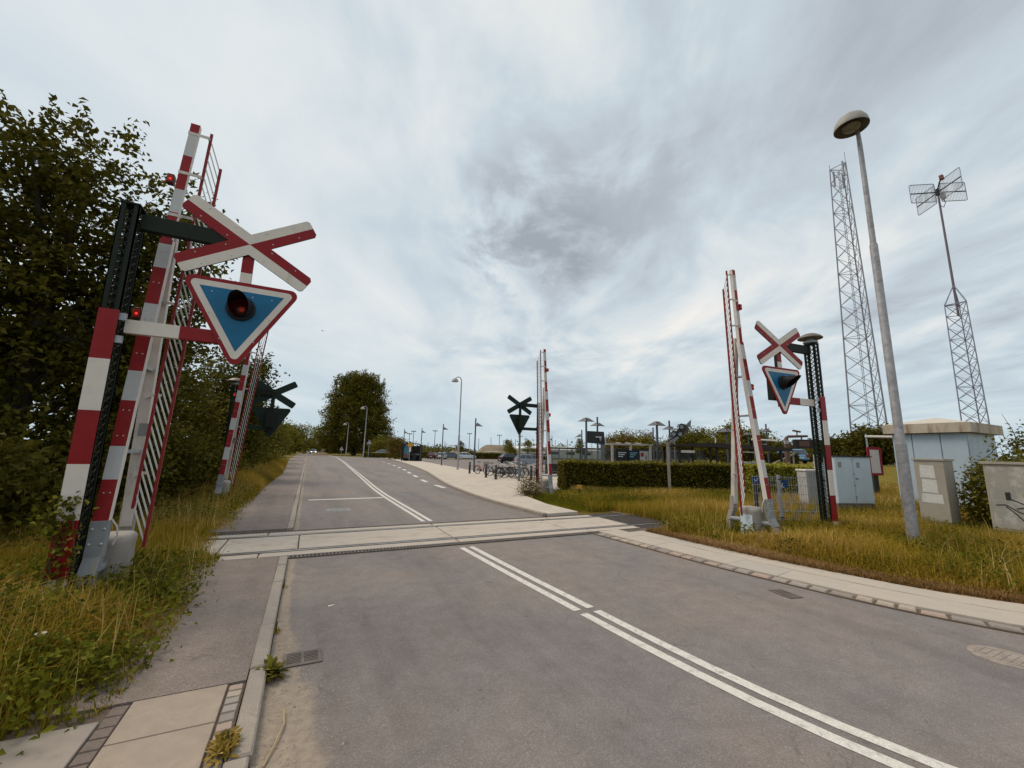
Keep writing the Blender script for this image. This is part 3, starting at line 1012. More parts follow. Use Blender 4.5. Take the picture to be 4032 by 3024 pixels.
        k = len(cr.f) - len(pts) - 2
        # sy face is the front
        cr.m[k] = 2          # back face
    band(1, ctop, False, 0)
    band(-1, cbot, False, 0)
    band(-1, clef, True, 1)
    band(1, crig, True, 1)
    cross_o = cr.build('saltire_cross', [WHITE, RED, GREEN_BACK], t)
    rv = MB()
    for sgx in (-1, 1):
        for sgz in (-1, 1):
            for al_ in (0.28, 0.66):
                for ac in (-0.085, 0.085):
                    x, z = arm_pt(sgx, sgz, al_, ac)
                    rivet(rv, x, yc1, z, 0.011, sy)
    tag(rv.build('rivets', BOLT, cross_o), kind='stuff')
    # triangle
    yt0, yt1 = sy * 0.030, sy * 0.056
    zt = 4.150 + dz
    hw_, hh = 0.735, 1.275
    big = round_poly([(cx - hw_, zt), (cx, zt - hh), (cx + hw_, zt)], 0.085)
    tr = MB().prism(big, yt0, yt1, 0, side=0)
    tri = tr.build('triangle_plate', [RED], t)
    bk = MB().prism(round_poly([(cx - hw_, zt), (cx, zt - hh), (cx + hw_, zt)], 0.085), yt0 - sy * 0.001, yt0 - sy * 0.006, 0)
    bk.build('plate_back', GREEN_BACK, tri)
    ins = 0.052
    wpoly = round_poly([(cx - hw_ + ins * 1.72, zt - ins), (cx, zt - hh + ins * 2.0), (cx + hw_ - ins * 1.72, zt - ins)], 0.055)
    MB().prism(wpoly, yt1, yt1 + sy * 0.003, 0).build('white_border', WHITE, tri)
    ins = 0.132
    bpoly = [(cx - hw_ + ins * 1.73, zt - ins), (cx, zt - hh + ins * 2.0), (cx + hw_ - ins * 1.73, zt - ins)]
    MB().prism(bpoly, yt1 + sy * 0.003, yt1 + sy * 0.006, 0).build('blue_field', BLUE, tri)
    rv = MB()
    for x, z in ((-0.36, -0.2), (0.36, -0.2), (0.12, -0.2), (-0.36, -0.5), (0.36, -0.5), (-0.20, -0.85), (0.20, -0.85), (-0.03, -0.24)):
        rivet(rv, cx + x, yt1 + sy * 0.005, zt + z, 0.011, sy)
    tag(rv.build('rivets', BOLT, tri), kind='stuff')
    # lamp: flange, glowing lens, long visor
    zl = zt - 0.388
    lamp = MB().lathe((cx, yt1 + sy * 0.004, zl), [(0.178, 0), (0.178, sy * 0.035), (0.165, sy * 0.05), (0.145, sy * 0.05), (0.14, sy * 0.03)], 28, axis='y').build('lamp_housing', BLACK, t, smooth=True)
    MB().lathe((cx, yt1 + sy * 0.034, zl), [(0.135, 0), (0.11, sy * 0.022), (0.05, sy * 0.034), (0.005, sy * 0.036)], 24, axis='y').build('lens', lit, lamp, smooth=True)
    vz = MB()
    n = 32
    ks = [0.0, 0.25, 0.5, 0.75, 1.0]
    for ro in (0.0, -0.007):
        ring = []
        for k_ in ks:
            row = []
            for k in range(n + 1):
                a = 2 * math.pi * k / n
                h = 0.045 + k_ * (0.05 + 0.36 * (0.5 + 0.5 * math.sin(a)) ** 0.8)     # long above, cut away below
                r = 0.158 - 0.13 * h + ro
                row.append((cx + r * math.cos(a), yt1 + sy * h, zl + r * math.sin(a) + 0.05 * h))
            ring.append(row)
        vs_ = [p for row in ring for p in row]
        m_ = n + 1
        fs = [(i * m_ + k, i * m_ + k + 1, (i + 1) * m_ + k + 1, (i + 1) * m_ + k) for i in range(len(ks) - 1) for k in range(n)]
        vz.add(vs_, fs)
    MB().lathe((cx + 0.02, yt1 + sy * 0.072, zl - 0.03), [(0.034, 0), (0.016, sy * 0.006), (0.003, sy * 0.008)], 14, axis='y').build('glow', LENS_GLOW, lamp, smooth=True)
    vz.build('visor', BLACK, lamp, smooth=True, fix=False)
    # lamp body behind the triangle
    MB().box(cx - 0.16, cx + 0.16, *sorted((-sy * 0.08, -sy * 0.26)), zl - 0.42, zl + 0.22).build('lamp_box', GREEN, t, bevel=0.01)
    if bell:
        bz = H + 0.021
        b = MB().lathe((0, 0, bz), [(0.10, 0), (0.17, 0.03), (0.17, 0.07), (0.10, 0.09), (0.09, 0.15)], 20).build('bell_base', GALV, t, smooth=True)
        MB().lathe((0, 0, bz + 0.15), [(0.05, -0.01), (0.285, 0.0), (0.29, 0.02), (0.24, 0.075), (0.14, 0.13), (0.03, 0.15), (0.005, 0.15)], 26).build(
            'bell_dome', mat('bell_bronze', (0.20, 0.17, 0.135), 0.5, metal=0.3, var=0.2, dirt=(0.14, 0.10, 0.07), dirt_amt=0.4), t, smooth=True)
    return t


signal((-2.362, 6.655, 0), 1, -1, 'near left crossing signal with red and white cross above a blue triangle', lit=LENS)
signal((11.95, 5.97, 0), -1, -1, 'near right crossing signal with bell dome, beside the pale blue cabinet', bell=True, rotz=math.radians(-5))
signal((-2.80, 19.0, -0.72), 1, 1, 'far left crossing signal seen from its dark green back among the trees', bell=True)
signal((12.43, 21.4, -0.05), -1, 1, 'far middle crossing signal with green back, beside the bicycles')


# ================================================================== raised barriers
def barrier(loc, sx, label, dz=0.0, lean=0.0):
    """sx: direction towards the road. Twin-legged boom standing upright with its folded skirt."""
    t = thing('crossing_barrier', label, 'crossing barrier', loc, 0, group='raised level crossing barriers')
    # concrete housing
    ped = MB()
    a, b, zt = 0.20, 0.25, 0.70
    out = round_poly([(-a, -b), (a, -b), (a, b), (-a, b)], 0.16, 7)
    n = len(out)
    levels = [(-0.1, 1.04), (0.0, 1.03), (zt - 0.13, 0.99), (zt - 0.10, 1.03), (zt - 0.05, 1.02), (zt - 0.015, 0.93), (zt, 0.80)]
    vs_ = [(x * k, y * k, z) for z, k in levels for x, y in out]
    fs = [(i * n + j, i * n + (j + 1) % n, (i + 1) * n + (j + 1) % n, (i + 1) * n + j) for i in range(len(levels) - 1) for j in range(n)]
    fs.append(tuple((len(levels) - 1) * n + j for j in range(n)))
    ped.add(vs_, fs)
    ped.build('housing', PED, t, smooth=True, angle=50)
    # pivot shaft
    MB().tube([(0, -0.52, 0.36), (0, 0.55, 0.36)], 0.06, 12).build('pivot', CASTGREY, t)
    # front leg (striped boom), joint and upper boom
    J, T = 4.80, 6.74 + dz
    x0, xj, xt = -sx * 0.03, sx * 0.01, sx * (0.11 + lean)
    stripes = [(0.89, 0), (1.41, 1), (1.82, 0), (2.41, 1), (2.81, 0), (3.37, 1), (3.78, 0), (4.34, 1), (4.72, 0), (5.24, 1), (5.62, 0), (6.19, 1), (6.60, 0), (6.75, None)]

    def axis(z):
        if z < J:
            k = (z - 0.4) / (J - 0.4)
            return x0 + (xj - x0) * k, -0.44 + 0.42 * k
        k = (z - J) / (T - J)
        return xj + (xt - xj) * k, -0.02
    boom = MB()
    for (za, mi), (zb, _) in zip(stripes[:-1], stripes[1:]):
        cuts = [za, zb]
        if za < J < zb:
            cuts = [za, J, zb]
        for q0, q1 in zip(cuts[:-1], cuts[1:]):
            wd0 = 0.075 if q0 < J - 0.01 else 0.058
            (xa, ya), (xb, yb) = axis(q0), axis(q1)
            dd = 0.052 if q0 < J - 0.01 else 0.042
            vs_ = []
            for (x, y, z) in ((xa, ya, q0), (xb, yb, q1)):
                vs_ += [(x - wd0, y - dd, z), (x + wd0, y - dd, z), (x + wd0, y + dd, z), (x - wd0, y + dd, z)]
            boom.add(vs_, [(0, 1, 5, 4), (2, 3, 7, 6)], mi)
            boom.add(vs_, [(1, 2, 6, 5), (3, 0, 4, 7), (0, 3, 2, 1), (4, 5, 6, 7)], 2)
    bo = boom.build('boom', [BOOMRED, GREYBAND, BOOMWHITE], t)
    bl = MB()
    for z in (1.25, 1.95, 2.28, 3.05, 3.55, 4.1, 4.6, 5.05, 5.9):
        x, y = axis(z)
        for s in (-0.03, 0.03):
            rivet(bl, x + s, y - (0.053 if z < J else 0.043), z, 0.010, -1)
    tag(bl.build('bolts', BOLT, bo), kind='stuff')
    # grey clamp and forked foot on the front side
    x, y = axis(0.9)
    cl = MB()
    for q0, q1, ww in (((x, y, 0.92), (x, y - 0.04, 0.50), 0.172), ((x, y - 0.04, 0.50), (x, y - 0.15, 0.30), 0.160), ((x, y - 0.15, 0.30), (x, y - 0.17, 0.02), 0.150)):
        cl.bar(q0, q1, ww, 0.11, up=(0, 1, 0))
    cl.build('boom_clamp', CASTGREY, t, bevel=0.006)
    bl = MB()
    for z in (0.83, 0.66):
        for s in (-0.055, 0.055):
            rivet(bl, x + s, y - 0.057 - (0.92 - z) * 0.095, z, 0.018, -1)
    tag(bl.build('bolts', BOLT, t), kind='stuff')
    # rear leg (white worn box beam)
    rm = MB()
    rm.bar((x0 - sx * 0.0, 0.46, 0.72), (xj + sx * 0.02, 0.085, 4.92), 0.13, 0.10, up=(0, 1, 0))
    rm.build('rear_leg', ALU, t, bevel=0.006)
    rs = MB()
    for q0, q1 in (((x0, 0.47, 0.92), (x0, 0.49, 0.60)), ((x0, 0.49, 0.60), (x0, 0.60, 0.36)), ((x0, 0.60, 0.36), (x0, 0.62, 0.05))):
        rs.bar(q0, q1, 0.15, 0.11, up=(0, 1, 0))
    rs.build('rear_foot', CONC, t, bevel=0.012)
    # tie plates between the two legs and clips
    for z, yb_ in ((1.75, 0.22), (2.9, 0.15), (3.9, 0.12)):
        xa, ya = axis(z)
        k = (z - 0.72) / 4.2
        yr = 0.46 - 0.375 * k
        tp = MB().box(xa - 0.05, xa + 0.05, ya + 0.055, yr - 0.052, z - 0.02, z + 0.02)
        tp.build('tie_bar', GALV, t)
    z = 2.05
    pl = MB().box(xj - 0.02, xj + 0.11, 0.20, 0.205, z - 0.09, z + 0.09)
    pl.build('latch_plate', CASTGREY, t)
    # skirt: two red rails, white rods
    ri0, ri1 = Vector((sx * 0.12, 0.05, 1.0)), Vector((sx * (0.31 + lean), 0.0, 6.70 + dz))
    ro0, ro1 = Vector((sx * 0.30, 0.05, 0.50)), Vector((sx * (0.49 + lean), 0.0, 6.15 + dz))
    MB().bar(ri0, ri1, 0.034, 0.030, up=(0, 1, 0)).build('skirt_rail', RED_FADE, t)
    MB().bar(ro0, ro1, 0.034, 0.030, up=(0, 1, 0)).build('skirt_rail', RED_FADE, t)
    nr = 37
    base = None
    for i in range(nr):
        k = (i + 0.3) / nr
        A, B = ri0.lerp(ri1, k), ro0.lerp(ro1, k)
        r = MB().bar((0, 0, 0), B - A, 0.017, 0.017, up=(0, 1, 0))
        if base is None:
            base = r.build('skirt_rod', RODWHITE, t)
            base.location = A
        else:
            o = base.copy()
            COL.objects.link(o)
            o.location = A
    # brackets from boom to skirt
    for z in (1.45, 2.55, 3.9, 5.20, 5.90, 6.58):
        k = (z - 1.0) / 5.7
        P = ri0.lerp(ri1, k)
        xa, ya = axis(z)
        bk = MB()
        if z > J:
            bk.box(*sorted((xa - sx * 0.065, P.x)), -0.066, -0.058, z - 0.022, z + 0.022)
            bk.box(*sorted((P.x - sx * 0.02, P.x)), -0.058, 0.0, z - 0.018, z + 0.018)
        else:
            yr = 0.46 - 0.375 * (z - 0.72) / 4.2
            bk.box(*sorted((xa + sx * 0.03, P.x)), yr - 0.062, yr - 0.054, z - 0.02, z + 0.02)
            bk.prism([(xa + sx * 0.0, z + 0.10), (xa + sx * 0.11, z), (xa + sx * 0.0, z - 0.07)], yr - 0.075, yr - 0.064)
        bk.build('skirt_bracket', ALU, t)
    # red boom lamps on the outer edge
    for z in (3.62, 5.76):
        xa, ya = axis(z)
        lx = xa - sx * 0.135
        lp = MB().box(lx - 0.045, lx + 0.045, ya - 0.05, ya + 0.05, z - 0.075, z + 0.075).build('boom_lamp', BOOMLAMP, t, bevel=0.012)
        MB().box(lx - 0.034, lx + 0.034, ya - 0.058, ya - 0.0505, z - 0.055, z + 0.045).build('lens', BOOMLENS, lp)
        MB().lathe((lx + 0.004, ya - 0.0585, z - 0.012), [(0.016, 0), (0.010, -0.006), (0.002, -0.008)], 12, axis='y').build('bulb_glow', LENS_ON, lp)
        MB().box(*sorted((lx + sx * 0.045, xa - sx * 0.075)), ya - 0.012, ya + 0.012, z - 0.02, z + 0.02).build('arm', GALV, lp)
    # loose cable at the clamp
    xx, yy = axis(0.9)
    cb = [(xx + sx * 0.09, yy, 0.93), (xx + sx * 0.14, yy + 0.03, 0.84), (xx + sx * 0.155, yy + 0.05, 0.72), (xx + sx * 0.12, yy + 0.06, 0.62)]
    MB().tube(cb, 0.010, 8).build('cable', ALU, t, smooth=True)
    return t


PED = mat('housing_concrete', (0.38, 0.335, 0.29), 0.8, var=0.18, scale=4, dirt=(0.13, 0.11, 0.09), dirt_amt=0.50, dirt_scale=3.0, streak=True, bump=0.3, speck=(0.34, 0.31, 0.28))
BOOMRED = mat('boom_red', (0.27, 0.010, 0.012), 0.5, var=0.16, scale=9, dirt=(0.25, 0.05, 0.04), dirt_amt=0.25, dirt_scale=14)
BOOMWHITE = mat('boom_white', (0.70, 0.64, 0.59), 0.5, var=0.07, dirt=(0.40, 0.36, 0.31), dirt_amt=0.3, dirt_scale=9)
RODWHITE = mat('rod_white', (0.60, 0.58, 0.55), 0.5, var=0.08)
BOOMLAMP = mat('boom_lamp_case', (0.085, 0.02, 0.018), 0.45)
BOOMLENS = mat('boom_lamp_lens', (0.16, 0.008, 0.006), 0.3, emit=(1.0, 0.04, 0.015), emit_s=0.06)
barrier((-2.145, 7.22, 0), 1, 'near left raised barrier with white skirt behind the big signal')
pb_ = barrier((9.72, 6.50, 0), -1, 'near right raised barrier standing in grass before the fence')
_b = barrier((-2.50, 16.95, 0), 1, 'far left raised barrier at the edge of the dark trees')
_b.rotation_euler = (0, 0.045, 0)
barrier((9.74, 16.18, 0.0), -1, 'far middle raised barrier at the end of the clipped hedge')
# the right housing was repainted pale blue on its road side
MB().box(-0.2145, -0.2085, -0.15, 0.15, 0.02, 0.53).build('painted_panel', mat('chipped_pale_blue', (0.58, 0.66, 0.71), 0.6, var=0.06, dirt=(0.20, 0.17, 0.14), dirt_amt=0.35, dirt_scale=7), pb_)

# ================================================================== masts, lamps and cabinets on the right
LAMPGREY = mat('lamp_post_grey', (0.33, 0.32, 0.33), 0.55, metal=0.25, var=0.25, scale=9, dirt=(0.19, 0.185, 0.19), dirt_amt=0.4, dirt_scale=6)
DOME = mat('lamp_dome', (0.33, 0.31, 0.275), 0.6, var=0.15, scale=6, dirt=(0.20, 0.18, 0.15), dirt_amt=0.3)
DOMEIN = mat('lamp_dome_inside', (0.10, 0.095, 0.075), 0.6, var=0.3, scale=12)
t = thing('street_lamp', 'tall grey street lamp with dome head standing in the right verge', 'street lamp', (11.85, 4.33, 0), group='street lamps with dome heads')
MB().tube([(0, 0, -0.2), (0, 0, 0.4), (0, 0, 2.25)], [0.108, 0.105, 0.100], 18).build('lower_pole', LAMPGREY, t, smooth=True)
MB().tube([(0, 0, 2.25), (0, 0, 2.30), (0, 0, 7.02), (0, 0, 7.08)], [0.100, 0.086, 0.080, 0.066], 18, cap=False).build('middle_pole', LAMPGREY, t, smooth=True)
arc = [(0, 0, 7.08), (0, 0, 9.75), (-0.01, 0, 10.05)] + [(-0.17 + 0.16 * math.cos(a), 0, 10.1 + 0.42 * math.sin(a)) for a in [i * math.pi / 10 for i in range(1, 10)]]
MB().tube(arc, [0.060, 0.052] + [0.045] * (len(arc) - 2), 14).build('neck', LAMPGREY, t, smooth=True)
hd_ = MB().lathe((-0.33, 0, 10.13), [(0.355, 0.0), (0.36, 0.03), (0.335, 0.15), (0.27, 0.27), (0.17, 0.35), (0.09, 0.385), (0.06, 0.43), (0.01, 0.44)], 32, cap=False).build('lamp_dome', DOME, t, smooth=True)
MB().lathe((-0.33, 0, 10.135), [(0.35, -0.003), (0.33, 0.02), (0.29, 0.05), (0.02, 0.10)], 32, cap=False).build('reflector', DOMEIN, hd_, smooth=True)
MB().lathe((-0.33, 0, 10.135), [(0.20, 0.03), (0.17, -0.02), (0.10, -0.05), (0.01, -0.06)], 24, cap=False).build('lens_bowl', mat('dull_lamp_glass', (0.20, 0.19, 0.15), 0.25), hd_, smooth=True)

# lattice tower
TOWER = mat('tower_steel', (0.24, 0.235, 0.265), 0.6, metal=0.2, var=0.2)
TOWER_L = mat('tower_steel_light', (0.30, 0.31, 0.34), 0.6, metal=0.2, var=0.2)


def lattice_tower(root, w0, w1, z0, z1, nleg, bays, rl, rb, rot, mleg, mbr):
    def leg(k, z):
        w = w0 + (w1 - w0) * (z - z0) / (z1 - z0)
        a = rot + 2 * math.pi * k / nleg
        return Vector((w / math.sqrt(3) * math.cos(a), w / math.sqrt(3) * math.sin(a), z))
    for k in range(nleg):
        MB().tube([leg(k, z0), leg(k, z1)], [rl, rl * 0.7], 8).build('tower_leg', mleg, root, smooth=True)
    zz = [z0 + (z1 - z0) * (1 - (1 - i / bays) ** 1.0) for i in range(bays + 1)]
    for i in range(bays):
        for k in range(nleg):
            a, b = k, (k + 1) % nleg
            m = MB().bar(leg(a, zz[i]), leg(b, zz[i + 1]), rb, rb).bar(leg(b, zz[i]), leg(a, zz[i + 1]), rb, rb)
            if i % 4 == 0:
                m.bar(leg(a, zz[i]), leg(b, zz[i]), rb, rb)
            m.build('cross_brace', mbr, root)
    for k in range(nleg):
        MB().bar(leg(k, z1), leg((k + 1) % nleg, z1), rb * 1.3, rb * 1.3).build('top_rail', mbr, root)
    return leg


t = thing('lattice_tower', 'tall tapering lattice radio tower rising behind the street lamp', 'radio tower', (59.6, 24.2, 0))
leg = lattice_tower(t, 3.7, 1.75, 0, 40.2, 3, 19, 0.095, 0.05, math.radians(-116), TOWER, TOWER)
ld = MB()
for s in (-0.2, 0.2):
    ld.bar((s, 0.25, 0), (s, 0.12, 39.8), 0.045, 0.045)
for i in range(100):
    ld.bar((-0.2, 0.25 - i * 0.0013, 0.4 * i), (0.2, 0.25 - i * 0.0013, 0.4 * i), 0.03, 0.03)
ld.build('ladder', TOWER_L, t)
for k, (x, y, z) in enumerate(((0.85, 0.1, 37.6), (-0.55, -0.6, 38.4), (0.2, 0.8, 38.0))):
    MB().box(x - 0.12, x + 0.12, y - 0.08, y + 0.08, z, z + 2.1).build('panel_antenna', TOWER_L, t, bevel=0.02)
for k in range(3):
    p = leg(k, 40.2)
    MB().tube([p, p + Vector((0, 0, 1.5 - 0.4 * k))], 0.03, 6).build('whip_antenna', TOWER, t)

# grid-antenna mast behind the hut
t = thing('antenna_mast', 'slim lattice mast topped by a pole with four grid antennas', 'antenna mast', (47.2, 12.42, 0))
MASTB = mat('mast_blue_grey', (0.25, 0.26, 0.33), 0.55, metal=0.3, var=0.15)
leg = lattice_tower(t, 1.55, 1.25, 0, 14.9, 3, 15, 0.05, 0.035, math.radians(-116), MASTB, MASTB)
for k in range(3):
    MB().tube([leg(k, 14.9), (0, 0, 16.6)], [0.05, 0.04], 8).build('head_strut', MASTB, t)
MB().tube([(0, 0, 13.9), (0, 0, 16.6), (0, 0, 24.9)], [0.085, 0.085, 0.07], 10).build('mast_pole', mat('pole_brown_grey', (0.16, 0.13, 0.145), 0.5, metal=0.3), t, smooth=True)
for z in (13.9, 14.9):
    m = MB()
    for k in range(3):
        m.bar(leg(k, z), (0, 0, z), 0.05, 0.05)
    m.build('pole_stay', MASTB, t)
HUBZ = 25.15
MB().tube([(0, 0, 24.9), (0, 0, 25.5)], [0.14, 0.12], 10).build('antenna_hub', DARK, t)
for k, az in enumerate((-26.2 + 172, -26.2 + 82 + 180, -26.2 - 8, -26.2 + 82)):
    a = math.radians(az)
    dx, dy = math.cos(a), math.sin(a)
    g = MB()
    def Pp(r, z):
        return Vector((dx * r, dy * r, HUBZ + z))
    r0, r1, hz_ = 0.22, 2.15, 0.86
    cor = round_poly([(r0, -hz_), (r1, -hz_), (r1, hz_), (r0, hz_)], 0.12, 3)
    for i in range(len(cor)):
        g.bar(Pp(*cor[i]), Pp(*cor[(i + 1) % len(cor)]), 0.045, 0.045)
    gf = g.build('grid_frame', MASTB, t)
    rods = MB()
    for i in range(1, 17):
        r = r0 + (r1 - r0) * i / 17
        rods.bar(Pp(r, -hz_), Pp(r, hz_), 0.02, 0.02)
    rods.build('grid_rods', GALV, gf)
    MB().bar(Pp(0, 0.03), Pp(r1, 0.0), 0.07, 0.07).build('grid_arm', DARK, t)
MB().box(0.12, 0.5, -0.35, -0.05, 24.55, 25.15).build('junction_box', mat('grey_box', (0.36, 0.36, 0.34), 0.6), t, bevel=0.03)
MB().tube([(-0.05, -0.05, 25.5), (-0.35, -0.35, 26.0)], [0.05, 0.05], 8).build('feed_stub', DARK, t)
MB().box(-0.60, -0.30, -0.60, -0.36, 25.95, 26.35).build('feed_horn', mat('rusty_feed', (0.16, 0.07, 0.055), 0.7), t, bevel=0.02)
MB().tube([(0.3, -0.2, 24.55), (0.42, -0.25, 24.2), (0.25, -0.15, 23.75), (0.07, -0.03, 23.9)], 0.025, 8).build('cable', DARK, t, smooth=True)

# transformer hut
PALEBLUE = mat('pale_blue_panel', (0.42, 0.50, 0.575), 0.55, var=0.06, scale=2, dirt=(0.36, 0.40, 0.43), dirt_amt=0.25, dirt_scale=1.5, streak=True)
FASCIA = mat('stained_fascia', (0.47, 0.40, 0.315), 0.75, var=0.10, scale=2, dirt=(0.20, 0.11, 0.055), dirt_amt=0.62, dirt_scale=2.6, streak=True)
t = thing('utility_hut', 'pale blue transformer hut with stained flat fascia roof', 'utility hut', (23.35, 8.8, 0), math.radians(-90))
W_, D_ = 2.32, 3.0
MB().box(0.08, W_ - 0.08, 0.08, D_ - 0.08, 0.02, 3.08).build('wall_core', mat('hut_joint', (0.09, 0.11, 0.13), 0.7), t)
xs = [0.0, 0.66, 1.55, W_]
for a, b in zip(xs[:-1], xs[1:]):
    MB().box(a + 0.012, b - 0.012, 0.0, 0.075, 0.10, 3.06).build('wall_panel', PALEBLUE, t, bevel=0.006)
for i in range(3):
    a, b = 0.08 + (D_ - 0.08) * i / 3, 0.08 + (D_ - 0.08) * (i + 1) / 3
    MB().box(W_ - 0.075, W_, a + 0.012, b - 0.012, 0.10, 3.06).build('wall_panel', PALEBLUE, t, bevel=0.006)
    MB().box(0.0, 0.075, a + 0.012, b - 0.012, 0.10, 3.06).build('wall_panel', PALEBLUE, t, bevel=0.006)
MB().box(-0.02, W_ + 0.02, -0.02, D_ + 0.02, -0.2, 0.09).build('plinth', CONC, t)
rf = MB().box(-0.22, W_ + 0.22, -0.22, D_ + 0.22, 3.07, 3.47).build('roof', FASCIA, t, bevel=0.01)
hip = MB().add([(-0.16, -0.16, 3.475), (W_ + 0.16, -0.16, 3.475), (W_ + 0.16, D_ + 0.16, 3.475), (-0.16, D_ + 0.16, 3.475), (W_ / 2, 1.2, 3.80), (W_ / 2, D_ - 1.2, 3.80)],
               [(0, 1, 4), (1, 2, 5, 4), (2, 3, 5), (3, 0, 4, 5)])
hip.build('roof_cap', mat('pale_roofing', (0.55, 0.49, 0.41), 0.7, var=0.08), rf)

# pale blue relay cabinet on a stub
t = thing('relay_cabinet', 'pale blue two-door relay cabinet on a short stub behind the signal', 'utility cabinet', (16.1, 7.7, 0), math.radians(-20))
CABBLUE = mat('cabinet_blue', (0.52, 0.60, 0.65), 0.5, var=0.05, scale=3, dirt=(0.36, 0.37, 0.36), dirt_amt=0.2, dirt_scale=4)
cw, cd = 1.36, 0.42
MB().box(0, cw, 0.02, cd, 0.42, 1.98).build('body', CABBLUE, t, bevel=0.006)
for a in (0.0, cw / 2):
    dr = MB().box(a + 0.008, a + cw / 2 - 0.008, -0.012, 0.018, 0.44, 1.96).build('door', CABBLUE, t, bevel=0.004)
    MB().box(a + (0.12 if a == 0 else 0.14), a + 0.25, -0.02, -0.0125, 1.62, 1.80).build('vent', mat('vent_grille', (0.30, 0.28, 0.25), 0.7), dr)
MB().box(cw / 2 + 0.05, cw / 2 + 0.14, -0.035, -0.013, 1.235, 1.26).build('door_handle', DARK, t)
for z in (0.62, 1.0, 1.38, 1.85):
    MB().box(cw / 2 - 0.03, cw / 2 + 0.03, -0.024, -0.0125, z, z + 0.05).build('latch', GALV, t)
MB().box(-0.04, cw + 0.04, -0.06, cd + 0.04, 1.985, 2.02).build('lid', DARK, t)
MB().box(-0.01, cw + 0.01, -0.01, cd + 0.01, 0.27, 0.419).build('plinth', mat('dirty_plinth', (0.11, 0.10, 0.095), 0.85, var=0.2), t)
MB().box(0.42, 0.78, 0.12, 0.42, -0.1, 0.27).build('stub', DARK, t)

# grey concrete cabinets
CABC = mat('cabinet_concrete', (0.42, 0.375, 0.30), 0.85, var=0.10, scale=3, dirt=(0.23, 0.21, 0.18), dirt_amt=0.35, dirt_scale=2, bump=0.3, speck=(0.26, 0.24, 0.21), speck_scale=90)
t = thing('concrete_cabinet', 'grey concrete cabinet with torn white posters beside the lamp post', 'utility cabinet', (15.62, 4.86, 0))
MB().box(0, 0.62, 0, 0.62, 0.26, 1.90).build('body', CABC, t, bevel=0.01)
MB().box(0.02, 0.60, 0.02, 0.60, -0.1, 0.255).build('base', mat('cabinet_base', (0.30, 0.29, 0.26), 0.9, var=0.12, bump=0.3), t)
MB().box(-0.03, 0.65, -0.03, 0.65, 1.905, 1.96).build('lid', CABC, t, bevel=0.008)
PAPER = mat('torn_paper', (0.60, 0.585, 0.56), 0.8, var=0.10, scale=8, dirt=(0.38, 0.36, 0.32), dirt_amt=0.4, dirt_scale=7)
for a, b, z0, z1 in ((0.52, 0.20, 1.42, 1.78), (0.51, 0.18, 1.02, 1.39), (0.55, 0.10, 0.74, 1.00)):
    MB().add([(-0.003, a, z0 + 0.02), (-0.003, b, z0), (-0.003, b + 0.01, z1 - 0.01), (-0.003, a - 0.02, z1)], [(0, 1, 2, 3)]).build('poster', PAPER, t, fix=False)

t = thing('concrete_cabinet', 'grey concrete cabinet with scraped paint and dark scrawls at the right edge', 'utility cabinet', (15.30, 2.95, 0))
GRAF = mat('scraped_cabinet', (0.37, 0.35, 0.30), 0.85, var=0.10, scale=2, dirt=(0.66, 0.62, 0.58), dirt_amt=0.66, dirt_scale=3.0, bump=0.3, speck=(0.26, 0.24, 0.21), speck_scale=90)
MB().box(0, 0.6, 0, 1.10, 0.26, 1.84).build('body', CABC, t, bevel=0.01)
MB().box(-0.008, -0.001, 0.05, 1.04, 0.32, 1.79).build('door', GRAF, t)
MB().box(0.02, 0.58, 0.02, 1.08, -0.1, 0.255).build('base', mat('cabinet_base', (0.30, 0.29, 0.26), 0.9), t)
MB().box(-0.04, 0.64, -0.04, 1.14, 1.845, 1.91).build('lid', CABC, t, bevel=0.008)
MB().box(-0.016, -0.009, 0.72, 0.80, 1.00, 1.18).build('vent', DARK, t)
SCRAWL = mat('dark_scrawl', (0.05, 0.047, 0.045), 0.8)
for pts in ([(0.08, 0.86), (0.24, 0.88), (0.42, 0.74), (0.60, 0.66), (0.85, 0.70)], [(0.24, 0.84), (0.37, 0.70), (0.50, 0.52)], [(0.33, 1.02), (0.53, 0.92), (0.72, 0.94), (0.9, 0.86)], [(0.4, 0.80), (0.58, 0.86), (0.76, 0.80)]):
    m = MB()
    for (a, b), (c, d) in zip(pts[:-1], pts[1:]):
        m.bar((-0.0105, 1.06 - a, b), (-0.0105, 1.06 - c, d), 0.026, 0.003, up=(1, 0, 0))
    m.build('scrawl', SCRAWL, t)

# mesh fence
def mesh_fence(p, q, h, label, posts, panel=True):
    p, q = Vector((*p, 0)), Vector((*q, 0))
    ln = (q - p).length
    t = thing('mesh_fence', label, 'fence', p, math.atan2(q.y - p.y, q.x - p.x))
    for s in posts:
        po = MB().box(s * ln - 0.035, s * ln + 0.035, -0.035, 0.035, -0.2, h + 0.05).build('fence_post', LAMPGREY, t, bevel=0.004)
        for z in (0.25 * h, h - 0.06):
            MB().box(s * ln - 0.045, s * ln + 0.05, -0.05, -0.036, z - 0.015, z + 0.015).build('clip', DARK, po)
    v = MB()
    n = int(ln / 0.06)
    for i in range(n + 1):
        v.bar((ln * i / n, 0.03, 0.05), (ln * i / n, 0.03, h), 0.006, 0.006)
    tag(v.build('vertical_wires', GALV, t), kind='stuff')
    w = MB()
    for i in range(7):
        z = 0.06 + (h - 0.06) * i / 6
        w.bar((0, 0.022, z), (ln, 0.022, z), 0.009, 0.009)
        w.bar((0, 0.038, z), (ln, 0.038, z), 0.009, 0.009)
    w.build('horizontal_wires', GALV, t)
    return t


